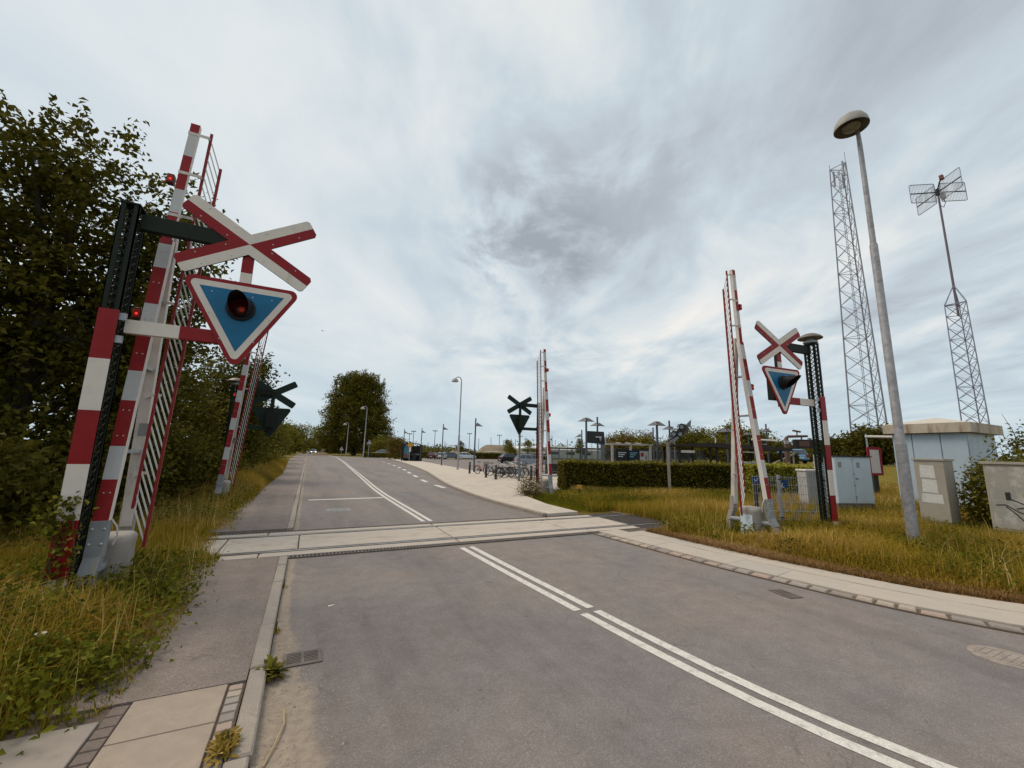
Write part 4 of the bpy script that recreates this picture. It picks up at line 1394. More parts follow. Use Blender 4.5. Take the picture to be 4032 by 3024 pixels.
fe = mesh_fence((10.70, 7.05), (12.40, 6.22), 1.38, 'grey wire mesh fence with blue plates behind the right barrier', (0.36, 0.985))
BLUEPL = mat('blue_plate', (0.008, 0.045, 0.16), 0.45)
WH_ICON = mat('white_print', (0.65, 0.67, 0.70), 0.5)
for x in (0.68,):
    pl = MB().box(x, x + 0.22, -0.012, -0.002, 1.10, 1.30).build('blue_plate', BLUEPL, fe)
    ic = MB().bar((x + 0.06, -0.015, 1.12), (x + 0.09, -0.015, 1.22), 0.02, 0.003, up=(0, 1, 0)).bar((x + 0.06, -0.015, 1.12), (x + 0.13, -0.015, 1.12), 0.015, 0.003, up=(0, 1, 0))
    ic.build('icon', WH_ICON, pl)
t = thing('blue_post_sign', 'small blue plate on a dark post behind the raised boom', 'sign', (11.85, 7.75, 0), math.radians(-26))
MB().box(-0.04, 0.04, -0.03, 0.03, -0.1, 1.30).build('post', DARK, t)
pl = MB().box(-0.13, 0.13, -0.045, -0.031, 1.14, 1.32).build('plate', BLUEPL, t)
MB().bar((-0.06, -0.048, 1.25), (0.0, -0.048, 1.20), 0.018, 0.003, up=(0, 1, 0)).bar((0.0, -0.048, 1.20), (0.06, -0.048, 1.28), 0.018, 0.003, up=(0, 1, 0)).build('icon', WH_ICON, pl)
t = thing('cable_cabinet', 'grey-white ribbed cable cabinet behind the mesh fence', 'utility cabinet', (16.8, 9.0, 0), math.radians(-26))
MB().box(0, 0.60, 0, 0.5, 0.05, 1.42).build('body', mat('cable_cabinet_grey', (0.42, 0.40, 0.38), 0.7, var=0.12, dirt=(0.26, 0.23, 0.21), dirt_amt=0.35, streak=True), t, bevel=0.01)
MB().box(-0.03, 0.63, -0.03, 0.53, 1.422, 1.49).build('lid', WHITE, t, bevel=0.01)
for i in range(7):
    MB().box(0.05 + i * 0.075, 0.085 + i * 0.075, -0.02, -0.001, 0.1, 1.38).build('rib', mat('cable_cabinet_rib', (0.38, 0.365, 0.35), 0.7), t)
t = thing('meter_cabinet', 'narrow pale blue cabinet left of the dark lattice post', 'utility cabinet', (17.3, 8.75, 0), math.radians(-26))
MB().box(0, 0.22, 0, 0.3, 0.0, 1.72).build('body', CABBLUE, t, bevel=0.008)
MB().box(-0.02, 0.24, -0.02, 0.32, 1.722, 1.77).build('lid', CABC, t)
MB().box(-0.16, -0.03, 0.0, 0.1, 1.0, 2.05).build('side_box', mat('grey_box', (0.36, 0.36, 0.34), 0.6), t, bevel=0.01)

# red-framed white board
t = thing('framed_board', 'white board with a red frame on a dark post', 'sign', (24.75, 10.1, 0), math.radians(-26))
MB().box(-0.12, 0.12, 0.05, 0.22, -0.1, 1.55).build('post', mat('dark_olive_post', (0.05, 0.048, 0.035), 0.8), t)
fr = MB().prism(round_poly([(-0.34, 1.18), (0.34, 1.18), (0.34, 2.53), (-0.34, 2.53)], 0.05, 3), -0.02, 0.02).build('red_frame', mat('sign_red', (0.32, 0.015, 0.035), 0.5), t)
MB().box(-0.22, 0.22, -0.026, -0.0205, 1.29, 2.40).build('white_face', WHITE, fr)
MB().box(-0.35, 0.40, 0.03, 0.30, 1.55, 1.62).build('bracket', DARK, t)
t = thing('tube_lamp', 'white horizontal tube lamp on a short stalk above the red-framed board', 'lamp', (27.8, 11.6, 0), math.radians(-60))
MB().tube([(0, 0, -0.1), (0, 0, 3.35)], 0.04, 8).build('stalk', GALV, t)
MB().tube([(-0.05, 0, 3.2), (1.55, 0, 3.16)], 0.07, 10).build('tube', WHITE, t, smooth=True)

# timber post with a swung-aside signal head
t = thing('signal_post', 'weathered timber post with folded three-lamp signal head in front of the hedge', 'signal', (16.98, 15.7, 0), math.radians(-45))
WOOD = mat('weathered_timber', (0.33, 0.27, 0.21), 0.85, var=0.2, scale=8, dirt=(0.18, 0.14, 0.10), dirt_amt=0.35, streak=True, bump=0.3)
MB().box(-0.075, 0.075, -0.075, 0.075, -0.2, 2.58).build('post', WOOD, t, bevel=0.01)
MB().bar((0.06, -0.05, 2.45), (0.62, -0.06, 3.35), 0.10, 0.10).build('head_arm', GALV_D, t)
bp_ = MB()
c0 = Vector((0.18, -0.12, 2.72))
c1 = Vector((0.98, -0.12, 3.42))
bp_.bar(c0, c1, 0.36, 0.05, up=(0, 1, 0))
bp_.build('backing_plate', mat('signal_plate', (0.075, 0.06, 0.058), 0.6), t)
for i, (x, z) in enumerate(((0.30, 3.02), (0.62, 3.02), (0.70, 3.40))):
    lm = MB().lathe((x, -0.15, z), [(0.145, 0.02), (0.145, -0.14), (0.155, -0.15), (0.155, -0.16), (0.13, -0.16), (0.125, -0.03)], 20, axis='y', cap=False).build('lamp_hood', DARK, t, smooth=True)
    MB().lathe((x, -0.18, z), [(0.13, 0.0), (0.10, -0.03), (0.01, -0.045)], 20, axis='y').build('lens', mat('clear_lens', (0.42, 0.46, 0.47), 0.15), lm, smooth=True)
MB().prism([(0.86, 3.45), (1.18, 3.78), (1.14, 3.36)], -0.13, -0.10).build('pointer_plate', GALV_D, t)
for a, b in (((0.1, -0.2, 2.6), (0.48, -0.2, 2.88)), ((0.02, -0.2, 2.75), (0.3, -0.2, 2.9)), ((0.2, -0.22, 2.55), (0.55, -0.22, 2.86))):
    MB().bar(a, b, 0.05, 0.05).build('rod', GALV, t)

# yellow marker in the grass
t = thing('cable_marker', 'small yellow marker post in the grass below the hedge end', 'marker post', (10.85, 15.1, 0), math.radians(-25))
MB().box(-0.03, 0.03, -0.02, 0.02, -0.1, 0.36).build('stake', DARK, t)
MB().box(-0.10, 0.10, -0.025, 0.04, 0.36, 0.52).build('plate', mat('yellow_marker', (0.62, 0.30, 0.02), 0.5), t, bevel=0.008)
# grey pole before the bicycles
t = thing('sign_pole', 'plain grey steel pole standing before the bicycles', 'pole', (12.16, 23.4, 0.085))
MB().tube([(0, 0, 0), (0, 0, 1.2), (0, 0, 3.5)], [0.075, 0.07, 0.055], 14).build('pole', GALV_D, t, smooth=True)
MB().lathe((0, 0, 0), [(0.11, 0.0), (0.11, 0.02), (0.08, 0.04)], 16).build('foot', GALV_D, t)

# ================================================================== station forecourt
def gooseneck(name_label, loc, h, rz, sc=1.0, grp='street lamps with dome heads'):
    t = thing('street_lamp', name_label, 'street lamp', loc, rz, group=grp)
    MB().tube([(0, 0, 0), (0, 0, h * 0.35), (0, 0, h * 0.36), (0, 0, h * 0.93)], [0.10 * sc, 0.09 * sc, 0.07 * sc, 0.055 * sc], 10).build('pole', LAMPGREY, t, smooth=True)
    R_ = 0.34 * sc
    pts = [(0, 0, h * 0.93)] + [(-R_ + R_ * math.cos(a), 0, h * 0.93 + 0.1 + R_ * 1.2 * math.sin(a)) for a in [i * math.pi / 8 for i in range(0, 8)]]
    MB().tube(pts, 0.045 * sc, 8).build('neck', LAMPGREY, t, smooth=True)
    MB().lathe((-2 * R_ + 0.02, 0, h * 0.93), [(0.34 * sc, 0), (0.33 * sc, 0.1 * sc), (0.24 * sc, 0.26 * sc), (0.12 * sc, 0.34 * sc), (0.04, 0.4 * sc)], 18).build('lamp_dome', DOME, t, smooth=True)
    return t


gooseneck('tall lamp post with dome head beside the car park', (13.45, 39.1, 0.08), 9.5, math.radians(-26))
gooseneck('lamp post with dome head standing before the big round tree', (11.5, 100.2, 0.08), 11.9, math.radians(-26), 1.5)
gooseneck('lower lamp post with dome head at the left foot of the big round tree', (9.0, 116.2, 0.0), 8.7, math.radians(-26), 1.4)

SHADE = mat('pyramid_shade', (0.17, 0.155, 0.165), 0.5, metal=0.2, var=0.15)
POLE = mat('blue_grey_pole', (0.075, 0.085, 0.105), 0.5, metal=0.2, var=0.1)


def half_shade(mb, sx, w=0.64, h=0.30, d=0.30, z=0.0):
    """wedge-shaped sheet-metal shade falling away from the pole."""
    v = [(sx * 0.05, 0.0, z + h), (sx * w, 0, z), (sx * 0.04, -d, z + 0.04), (sx * 0.04, d, z + 0.04), (sx * 0.14, -d * 0.25, z + h), (sx * 0.14, d * 0.25, z + h),
         (sx * w, 0, z - 0.02), (sx * 0.04, -d, z + 0.02), (sx * 0.04, d, z + 0.02)]
    mb.add(v, [(4, 1, 2), (5, 3, 1), (4, 5, 1), (2, 3, 5, 4), (6, 7, 2, 1), (8, 6, 1, 3), (7, 6, 8)])


def flag_lamp(loc, h, label, sx=1, sc=1.0):
    t = thing('car_park_lamp', label, 'lamp post', loc, math.radians(-26), group='single-wing car park lamps')
    MB().tube([(0, 0, 0), (0, 0, h)], [0.075 * sc, 0.06 * sc], 10).build('pole', POLE, t, smooth=True)
    m = MB()
    half_shade(m, sx, 0.66 * sc, 0.34 * sc, 0.30 * sc, h - 0.72 * sc)
    m.build('shade', SHADE, t)
    return t


flag_lamp((13.43, 34.6, 0.085), 4.8, 'car park lamp with triangular wing nearest the pink bicycle')
flag_lamp((15.2, 50.5, 0.085), 5.2, 'car park lamp with triangular wing in front of the white car')
flag_lamp((17.2, 69.6, 0.085), 5.6, 'car park lamp with triangular wing at the bus shelter', sc=1.1)
flag_lamp((17.6, 86, 0.05), 6.2, 'car park lamp with triangular wing just left of the bus shelter', sc=1.25)
flag_lamp((16.9, 101, 0.05), 5.9, 'leftmost small car park lamp with triangular wing by the shrubs', sc=1.3)
flag_lamp((38.5, 78, 0.05), 4.75, 'car park lamp with left-hand wing above the small trees', sx=-1, sc=1.1)
flag_lamp((41.2, 66.0, 0.05), 5.1, 'car park lamp with left-hand wing behind the black car', sx=-1, sc=1.1)
flag_lamp((21.5, 29.5, 0.05), 3.95, 'short lamp with left-hand wing left of the dark display board', sx=-1, sc=0.9)
flag_lamp((27.2, 26.75, 0.05), 4.3, 'lamp with left-hand wing behind the notice board shelter', sx=-1, sc=0.95)


def wing_lamp(loc, h, label, tall=False, sc=1.0):
    t = thing('platform_lamp', label, 'lamp post', loc, math.radians(-26), group='two-wing platform lamps')
    MB().tube([(0, 0, 0), (0, 0, h + (0.55 if tall else 0.05))], [0.09 * sc, 0.075 * sc], 10).build('pole', POLE, t, smooth=True)
    for s in (-1, 1):
        m = MB()
        half_shade(m, s, 0.66 * sc, 0.30 * sc, 0.34 * sc, h - 0.25)
        m.build('shade', SHADE, t)
    return t


wing_lamp((19.45, 26.1, 0), 4.68, 'platform lamp with two wings left of the display board')
wing_lamp((22.75, 28.9, 0), 4.62, 'platform lamp with two wings and a raised pole above the display board', True)
wing_lamp((22.55, 21.8, 0), 4.30, 'platform lamp with two wings right of the notice board shelter', sc=1.02)
wing_lamp((28.5, 26.1, 0), 4.45, 'platform lamp with two wings behind the folded signal head', True)
wing_lamp((30.3, 21.9, 0), 4.15, 'platform lamp with two wings behind the dark shelter roof')
wing_lamp((42.2, 26.0, 0), 4.85, 'platform lamp with two wings right of the near right boom', True)
wing_lamp((46.0, 30.5, 0), 4.8, 'small far platform lamp with two wings between the boom and the signal', False)

# dark display board
t = thing('display_board', 'large dark display board on a wide grey post', 'display board', (20.75, 26.6, 0), math.radians(-26))
MB().prism([(-0.72, 2.78), (0.74, 2.72), (0.66, 3.70), (-0.78, 3.74)], -0.12, 0.10).build('board', mat('board_dark', (0.030, 0.030, 0.036), 0.5, var=0.2), t)
MB().box(0.42, 0.70, -0.02, 0.20, -0.1, 2.75).build('wide_post', GALV_D, t, bevel=0.01)
MB().box(0.10, 0.24, 0.0, 0.15, -0.1, 2.75).build('post', GALV_D, t)
MB().box(-0.02, 0.42, -0.28, -0.121, 3.22, 3.30).build('bracket_lamp', WHITE, t)
MB().prism([(0.22, 3.22), (0.42, 3.22), (0.36, 2.90)], -0.22, -0.13).build('lamp_funnel', GALV, t)

# long glazed windbreak
GLASS = glass_mat('pale_glass', (0.06, 0.065, 0.06), 0.30)
FRAME = mat('grey_frame', (0.085, 0.085, 0.09), 0.5, metal=0.2)
t = thing('glass_windbreak', 'long grey glazed windbreak running behind the hedge', 'shelter', (19.7, 32.6, 0), math.radians(-26.4))
MB().box(0, 13.2, -0.06, 0.9, 2.30, 2.46).build('roof_beam', FRAME, t)
for i in range(12):
    MB().box(i * 1.2 - 0.05, i * 1.2 + 0.05, -0.05, 0.05, -0.1, 2.30).build('frame_post', FRAME, t)
    if i < 11:
        MB().box(i * 1.2 + 0.06, i * 1.2 + 1.14, -0.01, 0.01, 0.25, 2.2).build('pane', GLASS, t)
MB().box(0, 13.2, 0.75, 0.85, -0.1, 0.9).build('rear_rail', FRAME, t)
for z in (0.9, 1.4):
    MB().box(0, 13.2, -0.02, 0.02, z, z + 0.05).build('rail', FRAME, t)

# notice-board shelter
t = thing('notice_shelter', 'low pergola shelter with two dark posters and one pale poster', 'notice board', (18.6, 22.05, 0), math.radians(-26.2))
PERG = mat('pale_timber_frame', (0.40, 0.37, 0.33), 0.8, var=0.12)
for x in (0.0, 1.25, 2.6):
    MB().box(x - 0.07, x + 0.07, -0.07, 0.07, -0.1 if x != 1.25 else 2.2, 2.56).build('post', PERG, t)
MB().box(-0.1, 2.75, -0.1, 0.1, 2.562, 2.64).build('front_beam', PERG, t)
MB().box(-0.1, 2.75, 1.3, 1.5, 2.562, 2.70).build('rear_beam', PERG, t)
for x in (0.6, 1.3, 2.0):
    MB().bar((x, 0.1, 2.68), (x + 0.02, 1.4, 2.74), 0.08, 0.06).build('rafter', PERG, t)
DPOST = mat('dark_poster', (0.012, 0.016, 0.022), 0.5)
for x0, x1, m_, lines in ((0.40, 1.13, DPOST, 3), (1.20, 1.88, mat('blue_black_poster', (0.008, 0.022, 0.035), 0.5), 3), (1.98, 2.58, mat('pale_poster', (0.46, 0.46, 0.44), 0.6, var=0.15, dirt=(0.2, 0.22, 0.22), dirt_amt=0.3), 0)):
    ps = MB().box(x0, x1, 0.30, 0.36, 0.9, 2.18).build('poster', m_, t)
    for k in range(lines):
        MB().box(x0 + 0.08, x1 - 0.08 - 0.12 * k, 0.293, 0.299, 2.00 - k * 0.13, 2.07 - k * 0.13).build('print_line', mat('poster_print_white', (0.5, 0.52, 0.52), 0.6) if x0 < 1 else mat('poster_print_blue', (0.16, 0.33, 0.38), 0.6), ps)
    if not lines:
        MB().box(x0 + 0.05, x0 + 0.26, 0.293, 0.299, 1.80, 2.06).build('red_panel', mat('poster_red', (0.30, 0.02, 0.03), 0.6), ps)
        MB().box(x0 + 0.38, x0 + 0.46, 0.293, 0.299, 1.55, 1.88).build('print_figure', mat('poster_grey', (0.16, 0.18, 0.19), 0.6), ps)
MB().box(1.22, 1.80, 0.28, 0.299, 1.08, 1.45).build('white_sheet', WHITE, t)
MB().box(0.34, 2.62, 0.40, 0.46, 0.5, 2.3).build('back_panel', DARK, t)

# dark flat-roofed shelter
t = thing('platform_shelter', 'dark flat-roofed platform shelter above the hedge', 'shelter', (21.3, 19.55, 0), math.radians(-26.2))
DK = mat('dark_brown_steel', (0.035, 0.024, 0.022), 0.6, var=0.2)
MB().add([(-0.1, -0.3, 2.62), (2.7, -0.3, 2.80), (7.9, -0.3, 2.58), (7.9, -0.3, 2.36), (2.7, -0.3, 2.52), (-0.1, -0.3, 2.54),
          (-0.1, 2.2, 2.62), (2.7, 2.2, 2.80), (7.9, 2.2, 2.58), (7.9, 2.2, 2.36), (2.7, 2.2, 2.52), (-0.1, 2.2, 2.54)],
         [(0, 1, 4, 5), (1, 2, 3, 4), (6, 7, 10, 11), (7, 8, 9, 10), (0, 1, 7, 6), (1, 2, 8, 7), (5, 4, 10, 11), (4, 3, 9, 10), (0, 5, 11, 6), (2, 3, 9, 8)]).build('roof', DK, t)
for x, y in ((0.62, 0.0), (1.75, 0.6), (2.75, 0.2), (3.1, 0.0), (4.7, 0.0), (7.3, 0.0), (6.2, 1.5), (0.3, 1.8)):
    MB().box(x - 0.07, x + 0.07, y - 0.05, y + 0.05, -0.1, 2.50).build('post', DK, t)
for x0, x1 in ((0.72, 1.66), (1.84, 2.66)):
    MB().box(x0, x1, 0.50, 0.52, 0.4, 2.3).build('pane', GLASS, t)
MB().box(0.72, 1.62, -0.06, -0.01, 2.12, 2.28).build('name_strip', WHITE, t)
MB().box(4.75, 6.0, -0.04, 0.0, 2.22, 2.28).build('white_rail', WHITE, t)
t = thing('tube_lamp', 'white lamp on a thin stalk rising above the dark shelter roof', 'lamp', (23.7, 21.3, 0))
MB().tube([(0, 0, 0), (0, 0, 3.85)], 0.035, 8).build('stalk', GALV, t)
MB().box(-0.03, 0.32, -0.05, 0.05, 3.80, 3.88).build('head', WHITE, t)
t = thing('tube_lamp', 'short hooked white lamp just behind the dark shelter roof', 'lamp', (27.2, 20.6, 0))
MB().tube([(0, 0, 0), (0, 0, 3.3), (-0.1, 0, 3.36), (-0.25, 0, 3.36)], 0.04, 8).build('hooked_lamp', WHITE, t)

# hanging display on a brown pipe
t = thing('hanging_display', 'brown pipe gantry with a hanging dark monitor and camera', 'display', (31.4, 17.95, 0), math.radians(-26))
PIPE = mat('brown_pipe', (0.115, 0.065, 0.05), 0.6, var=0.2)
MB().tube([(0, 0, -0.1), (0, 0, 3.2), (0.05, 0, 3.4), (0.2, 0, 3.5), (1.6, 0, 3.56)], [0.17, 0.16, 0.12, 0.10, 0.08], 12).build('pipe', PIPE, t, smooth=True)
mo = MB().box(0.62, 1.85, -0.2, 0.25, 2.66, 3.30).build('monitor', mat('monitor_case', (0.022, 0.014, 0.014), 0.5), t, bevel=0.015)
MB().box(0.80, 1.55, -0.212, -0.2005, 2.80, 3.18).build('screen', mat('brown_screen', (0.11, 0.055, 0.042), 0.3, var=0.3), mo)
MB().tube([(1.15, 0, 3.3), (1.15, 0, 3.5)], 0.05, 8).build('hanger', GALV_D, t)
MB().bar((0.55, 0, 3.95), (1.05, -0.1, 3.85), 0.12, 0.12).build('camera', PIPE, t)
MB().tube([(0.85, 0, 3.5), (0.85, 0, 3.85)], 0.04, 6).build('camera_post', PIPE, t)
MB().box(-0.28, -0.02, -0.3, -0.17, 2.95, 3.2).build('junction_box', mat('grey_box', (0.36, 0.36, 0.34), 0.6), t)
# station name sign and tube lamp beside the boom
t = thing('station_sign', 'dark station name sign with pale lettering under a white tube lamp', 'sign', (28.6, 18.2, 0), math.radians(-26))
MB().box(-0.09, 0.09, -0.05, 0.05, -0.1, 2.9).build('post', DK, t)
sg = MB().box(-0.52, 0.55, -0.12, -0.06, 2.72, 2.98).build('name_plate', mat('sign_black', (0.012, 0.012, 0.014), 0.5), t)
for x0, x1 in ((-0.46, 0.16), (0.24, 0.48)):
    MB().box(x0, x1, -0.126, -0.1205, 2.82, 2.89).build('lettering', mat('sign_lettering', (0.40, 0.38, 0.36), 0.6), sg)
MB().tube([(-0.5, 0, 3.18), (1.25, -0.05, 3.12)], 0.065, 10).build('tube_lamp', WHITE, t, smooth=True)
MB().box(-0.08, 0.08, -0.04, 0.04, 2.9, 3.2).build('lamp_bracket', DK, t)
MB().box(-0.25, 0.0, 0.05, 0.25, -0.1, 2.45).build('wide_post', GALV_D, t)
# ramp with handrail
t = thing('ramp', 'pale concrete ramp with a slanting pale handrail', 'ramp', (31.0, 19.8, 0), math.radians(-26))
MB().prism([(0, 0), (3.2, 0), (3.2, 0.95)], 0, 2.0).build('slope', CONC, t)
MB().bar((-0.2, 0, 0.95), (2.8, 0, 2.3), 0.09, 0.09).build('handrail', WOOD, t)
for k in range(4):
    MB().box(0.2 + 0.8 * k, 0.28 + 0.8 * k, -0.04, 0.04, 0, 1.1 + 0.36 * k).build('baluster', WOOD, t)
t = thing('grey_bin', 'rough grey stone block standing behind the hedge', 'block', (26.0, 18.2, 0), math.radians(-20))
MB().box(-0.3, 0.3, -0.25, 0.25, -0.1, 1.75).build('stone', CONC, t, bevel=0.06)

# ---- bus stop
t = thing('bus_shelter', 'black bus shelter with curved roof beside the road', 'bus shelter', (14.35, 71.0, 0.085), math.radians(-26))
BK = mat('shelter_black', (0.016, 0.015, 0.018), 0.5)
w_, d_ = 3.05, 1.5
for x in (0.0, 0.75, 1.5, 2.25, w_):
    MB().box(x - 0.08, x + 0.08, d_ - 0.06, d_ + 0.06, 0, 2.7).build('rear_post', BK, t)
for x in (0.0, w_):
    MB().box(x - 0.09, x + 0.09, -0.08, 0.08, 0, 2.75).build('front_post', BK, t)
MB().box(0.0, w_, d_ + 0.06, d_ + 0.10, 0.0, 0.9).build('rear_panel', BK, t)
MB().box(-0.04, 0.04, 0.1, d_ - 0.1, 0.1, 2.6).build('end_panel', glass_mat('shelter_glass', (0.03, 0.035, 0.04), 0.62), t)
rf = MB()
n = 8
top = [(-0.15 + (w_ + 0.3) * i / n, 2.78 + 0.55 * math.sin(math.pi * (0.12 + 0.76 * i / n))) for i in range(n + 1)]
for (x0, z0), (x1, z1) in zip(top[:-1], top[1:]):
    rf.add([(x0, -0.25, z0 - .35), (x1, -0.25, z1 - .35), (x1, d_ + 0.15, z1 - .35), (x0, d_ + 0.15, z0 - .35), (x0, -0.25, z0 - .25), (x1, -0.25, z1 - .25), (x1, d_ + 0.15, z1 - .25), (x0, d_ + 0.15, z0 - .25)],
           [(0, 1, 2, 3), (4, 5, 6, 7), (0, 1, 5, 4), (2, 3, 7, 6)])
rf.build('roof', BK, t)
for i in range(4):
    MB().box(0.06 + 0.75 * i, 0.69 + 0.75 * i, d_ - 0.01, d_ + 0.01, 0.35, 2.55).build('pane', glass_mat('shelter_glass', (0.03, 0.035, 0.04), 0.62), t)
ad = MB().box(0.12, 1.05, 0.55, 0.62, 0.45, 2.55).build('advert_panel', mat('advert_blue', (0.10, 0.25, 0.34), 0.5, var=0.3, scale=1.2), t)
MB().box(0.16, 1.0, 0.54, 0.549, 0.5, 1.15).build('advert_base', mat('advert_brown', (0.20, 0.10, 0.07), 0.6, var=0.4, scale=4), ad)
MB().box(1.6, 2.9, 0.9, 1.3, 0.42, 0.50).build('bench', BK, t)
MB().box(1.75, 2.95, -0.02, 0.02, 1.12, 1.2).build('rail', GALV, t)
t = thing('bus_stop_sign', 'yellow bus stop flag on a thin pole in front of the shelter', 'sign', (15.35, 69.7, 0.085), math.radians(-26))
MB().tube([(0, 0, 0), (0, 0, 2.75)], 0.045, 8).build('pole', GALV, t)
fl = MB().prism(round_poly([(-0.32, 2.42), (0.40, 2.42), (0.46, 2.72), (0.36, 2.98), (-0.28, 2.98), (-0.36, 2.7)], 0.06, 3), -0.05, 0.05).build('flag', mat('bus_yellow', (0.66, 0.36, 0.035), 0.5), t)
for z in (2.78, 2.62):
    MB().box(-0.2, 0.26, -0.056, -0.0505, z, z + 0.06).build('print_line', mat('flag_print', (0.22, 0.12, 0.03), 0.6), fl)
MB().box(-0.10, 0.22, -0.06, -0.046, 1.55, 2.3).build('timetable', WHITE, t)
t = thing('litter_bin', 'black litter bin beside the bus stop', 'bin', (16.35, 70.3, 0.085))
MB().lathe((0, 0, 0), [(0.30, 0), (0.34, 0.1), (0.36, 1.25), (0.30, 1.32), (0.24, 1.34)], 14).build('drum', BK, t, smooth=True)
MB().box(-0.2, 0.2, -0.37, -0.34, 0.95, 1.1).build('slot', DARK, t)

# ---- bollards, bicycle rack
bol = None
for i, (x, y, lb) in enumerate(((12.16, 32.3, 'dark bollard nearest the car park lamp, left of the pink bicycle'), (11.45, 27.1, 'dark bollard in front of the pink bicycle'),
                                (11.31, 25.1, 'dark bollard in front of the black bicycles'), (13.55, 24.3, 'dark bollard beside the empty bicycle rack'))):
    if bol is None:
        bol = thing('bollard', lb, 'bollard', (x, y, 0.085), group='dark bollards round the bicycles')
        MB().lathe((0, 0, 0), [(0.085, 0), (0.085, 0.76), (0.07, 0.80), (0.085, 0.82), (0.085, 0.90), (0.05, 0.94), (0.01, 0.945)], 14).build('post', mat('bollard_brown', (0.045, 0.036, 0.034), 0.5), bol, smooth=True)
        MB().lathe((0, 0, 0), [(0.0865, 0.74), (0.0875, 0.755), (0.0865, 0.77)], 14, cap=False).build('ring', GALV, bol)
        MB().lathe((0, 0, 0), [(0.13, 0), (0.13, 0.02), (0.10, 0.035)], 14).build('foot', mat('rusty_foot', (0.10, 0.055, 0.04), 0.8), bol)
    else:
        dup(bol, (x, y, 0.085), random.uniform(0, 3), lb)

STEEL = mat('rack_steel', (0.13, 0.125, 0.125), 0.5, metal=0.5)
t = thing('bicycle_rack', 'low steel bicycle rack with looped wheel holders', 'bicycle rack', (13.2, 25.4, 0.085), math.radians(-12))
for z in (0.25, 0.52):
    MB().tube([(0, 0, z), (3.3, 0, z)], 0.022, 8).build('rail', STEEL, t)
for x in (0.0, 1.1, 2.2, 3.3):
    MB().box(x - 0.03, x + 0.03, -0.03, 0.03, 0, 0.54).build('rack_leg', STEEL, t)
for i in range(9):
    x = 0.15 + i * 0.37
    MB().tube([(x, 0.0, 0.5), (x, -0.12, 0.72), (x + 0.06, -0.22, 0.74), (x + 0.12, -0.12, 0.72), (x + 0.12, 0, 0.5), (x + 0.06, -0.18, 0.25), (x, 0, 0.25)], 0.010, 6).build('wheel_loop', STEEL, t)


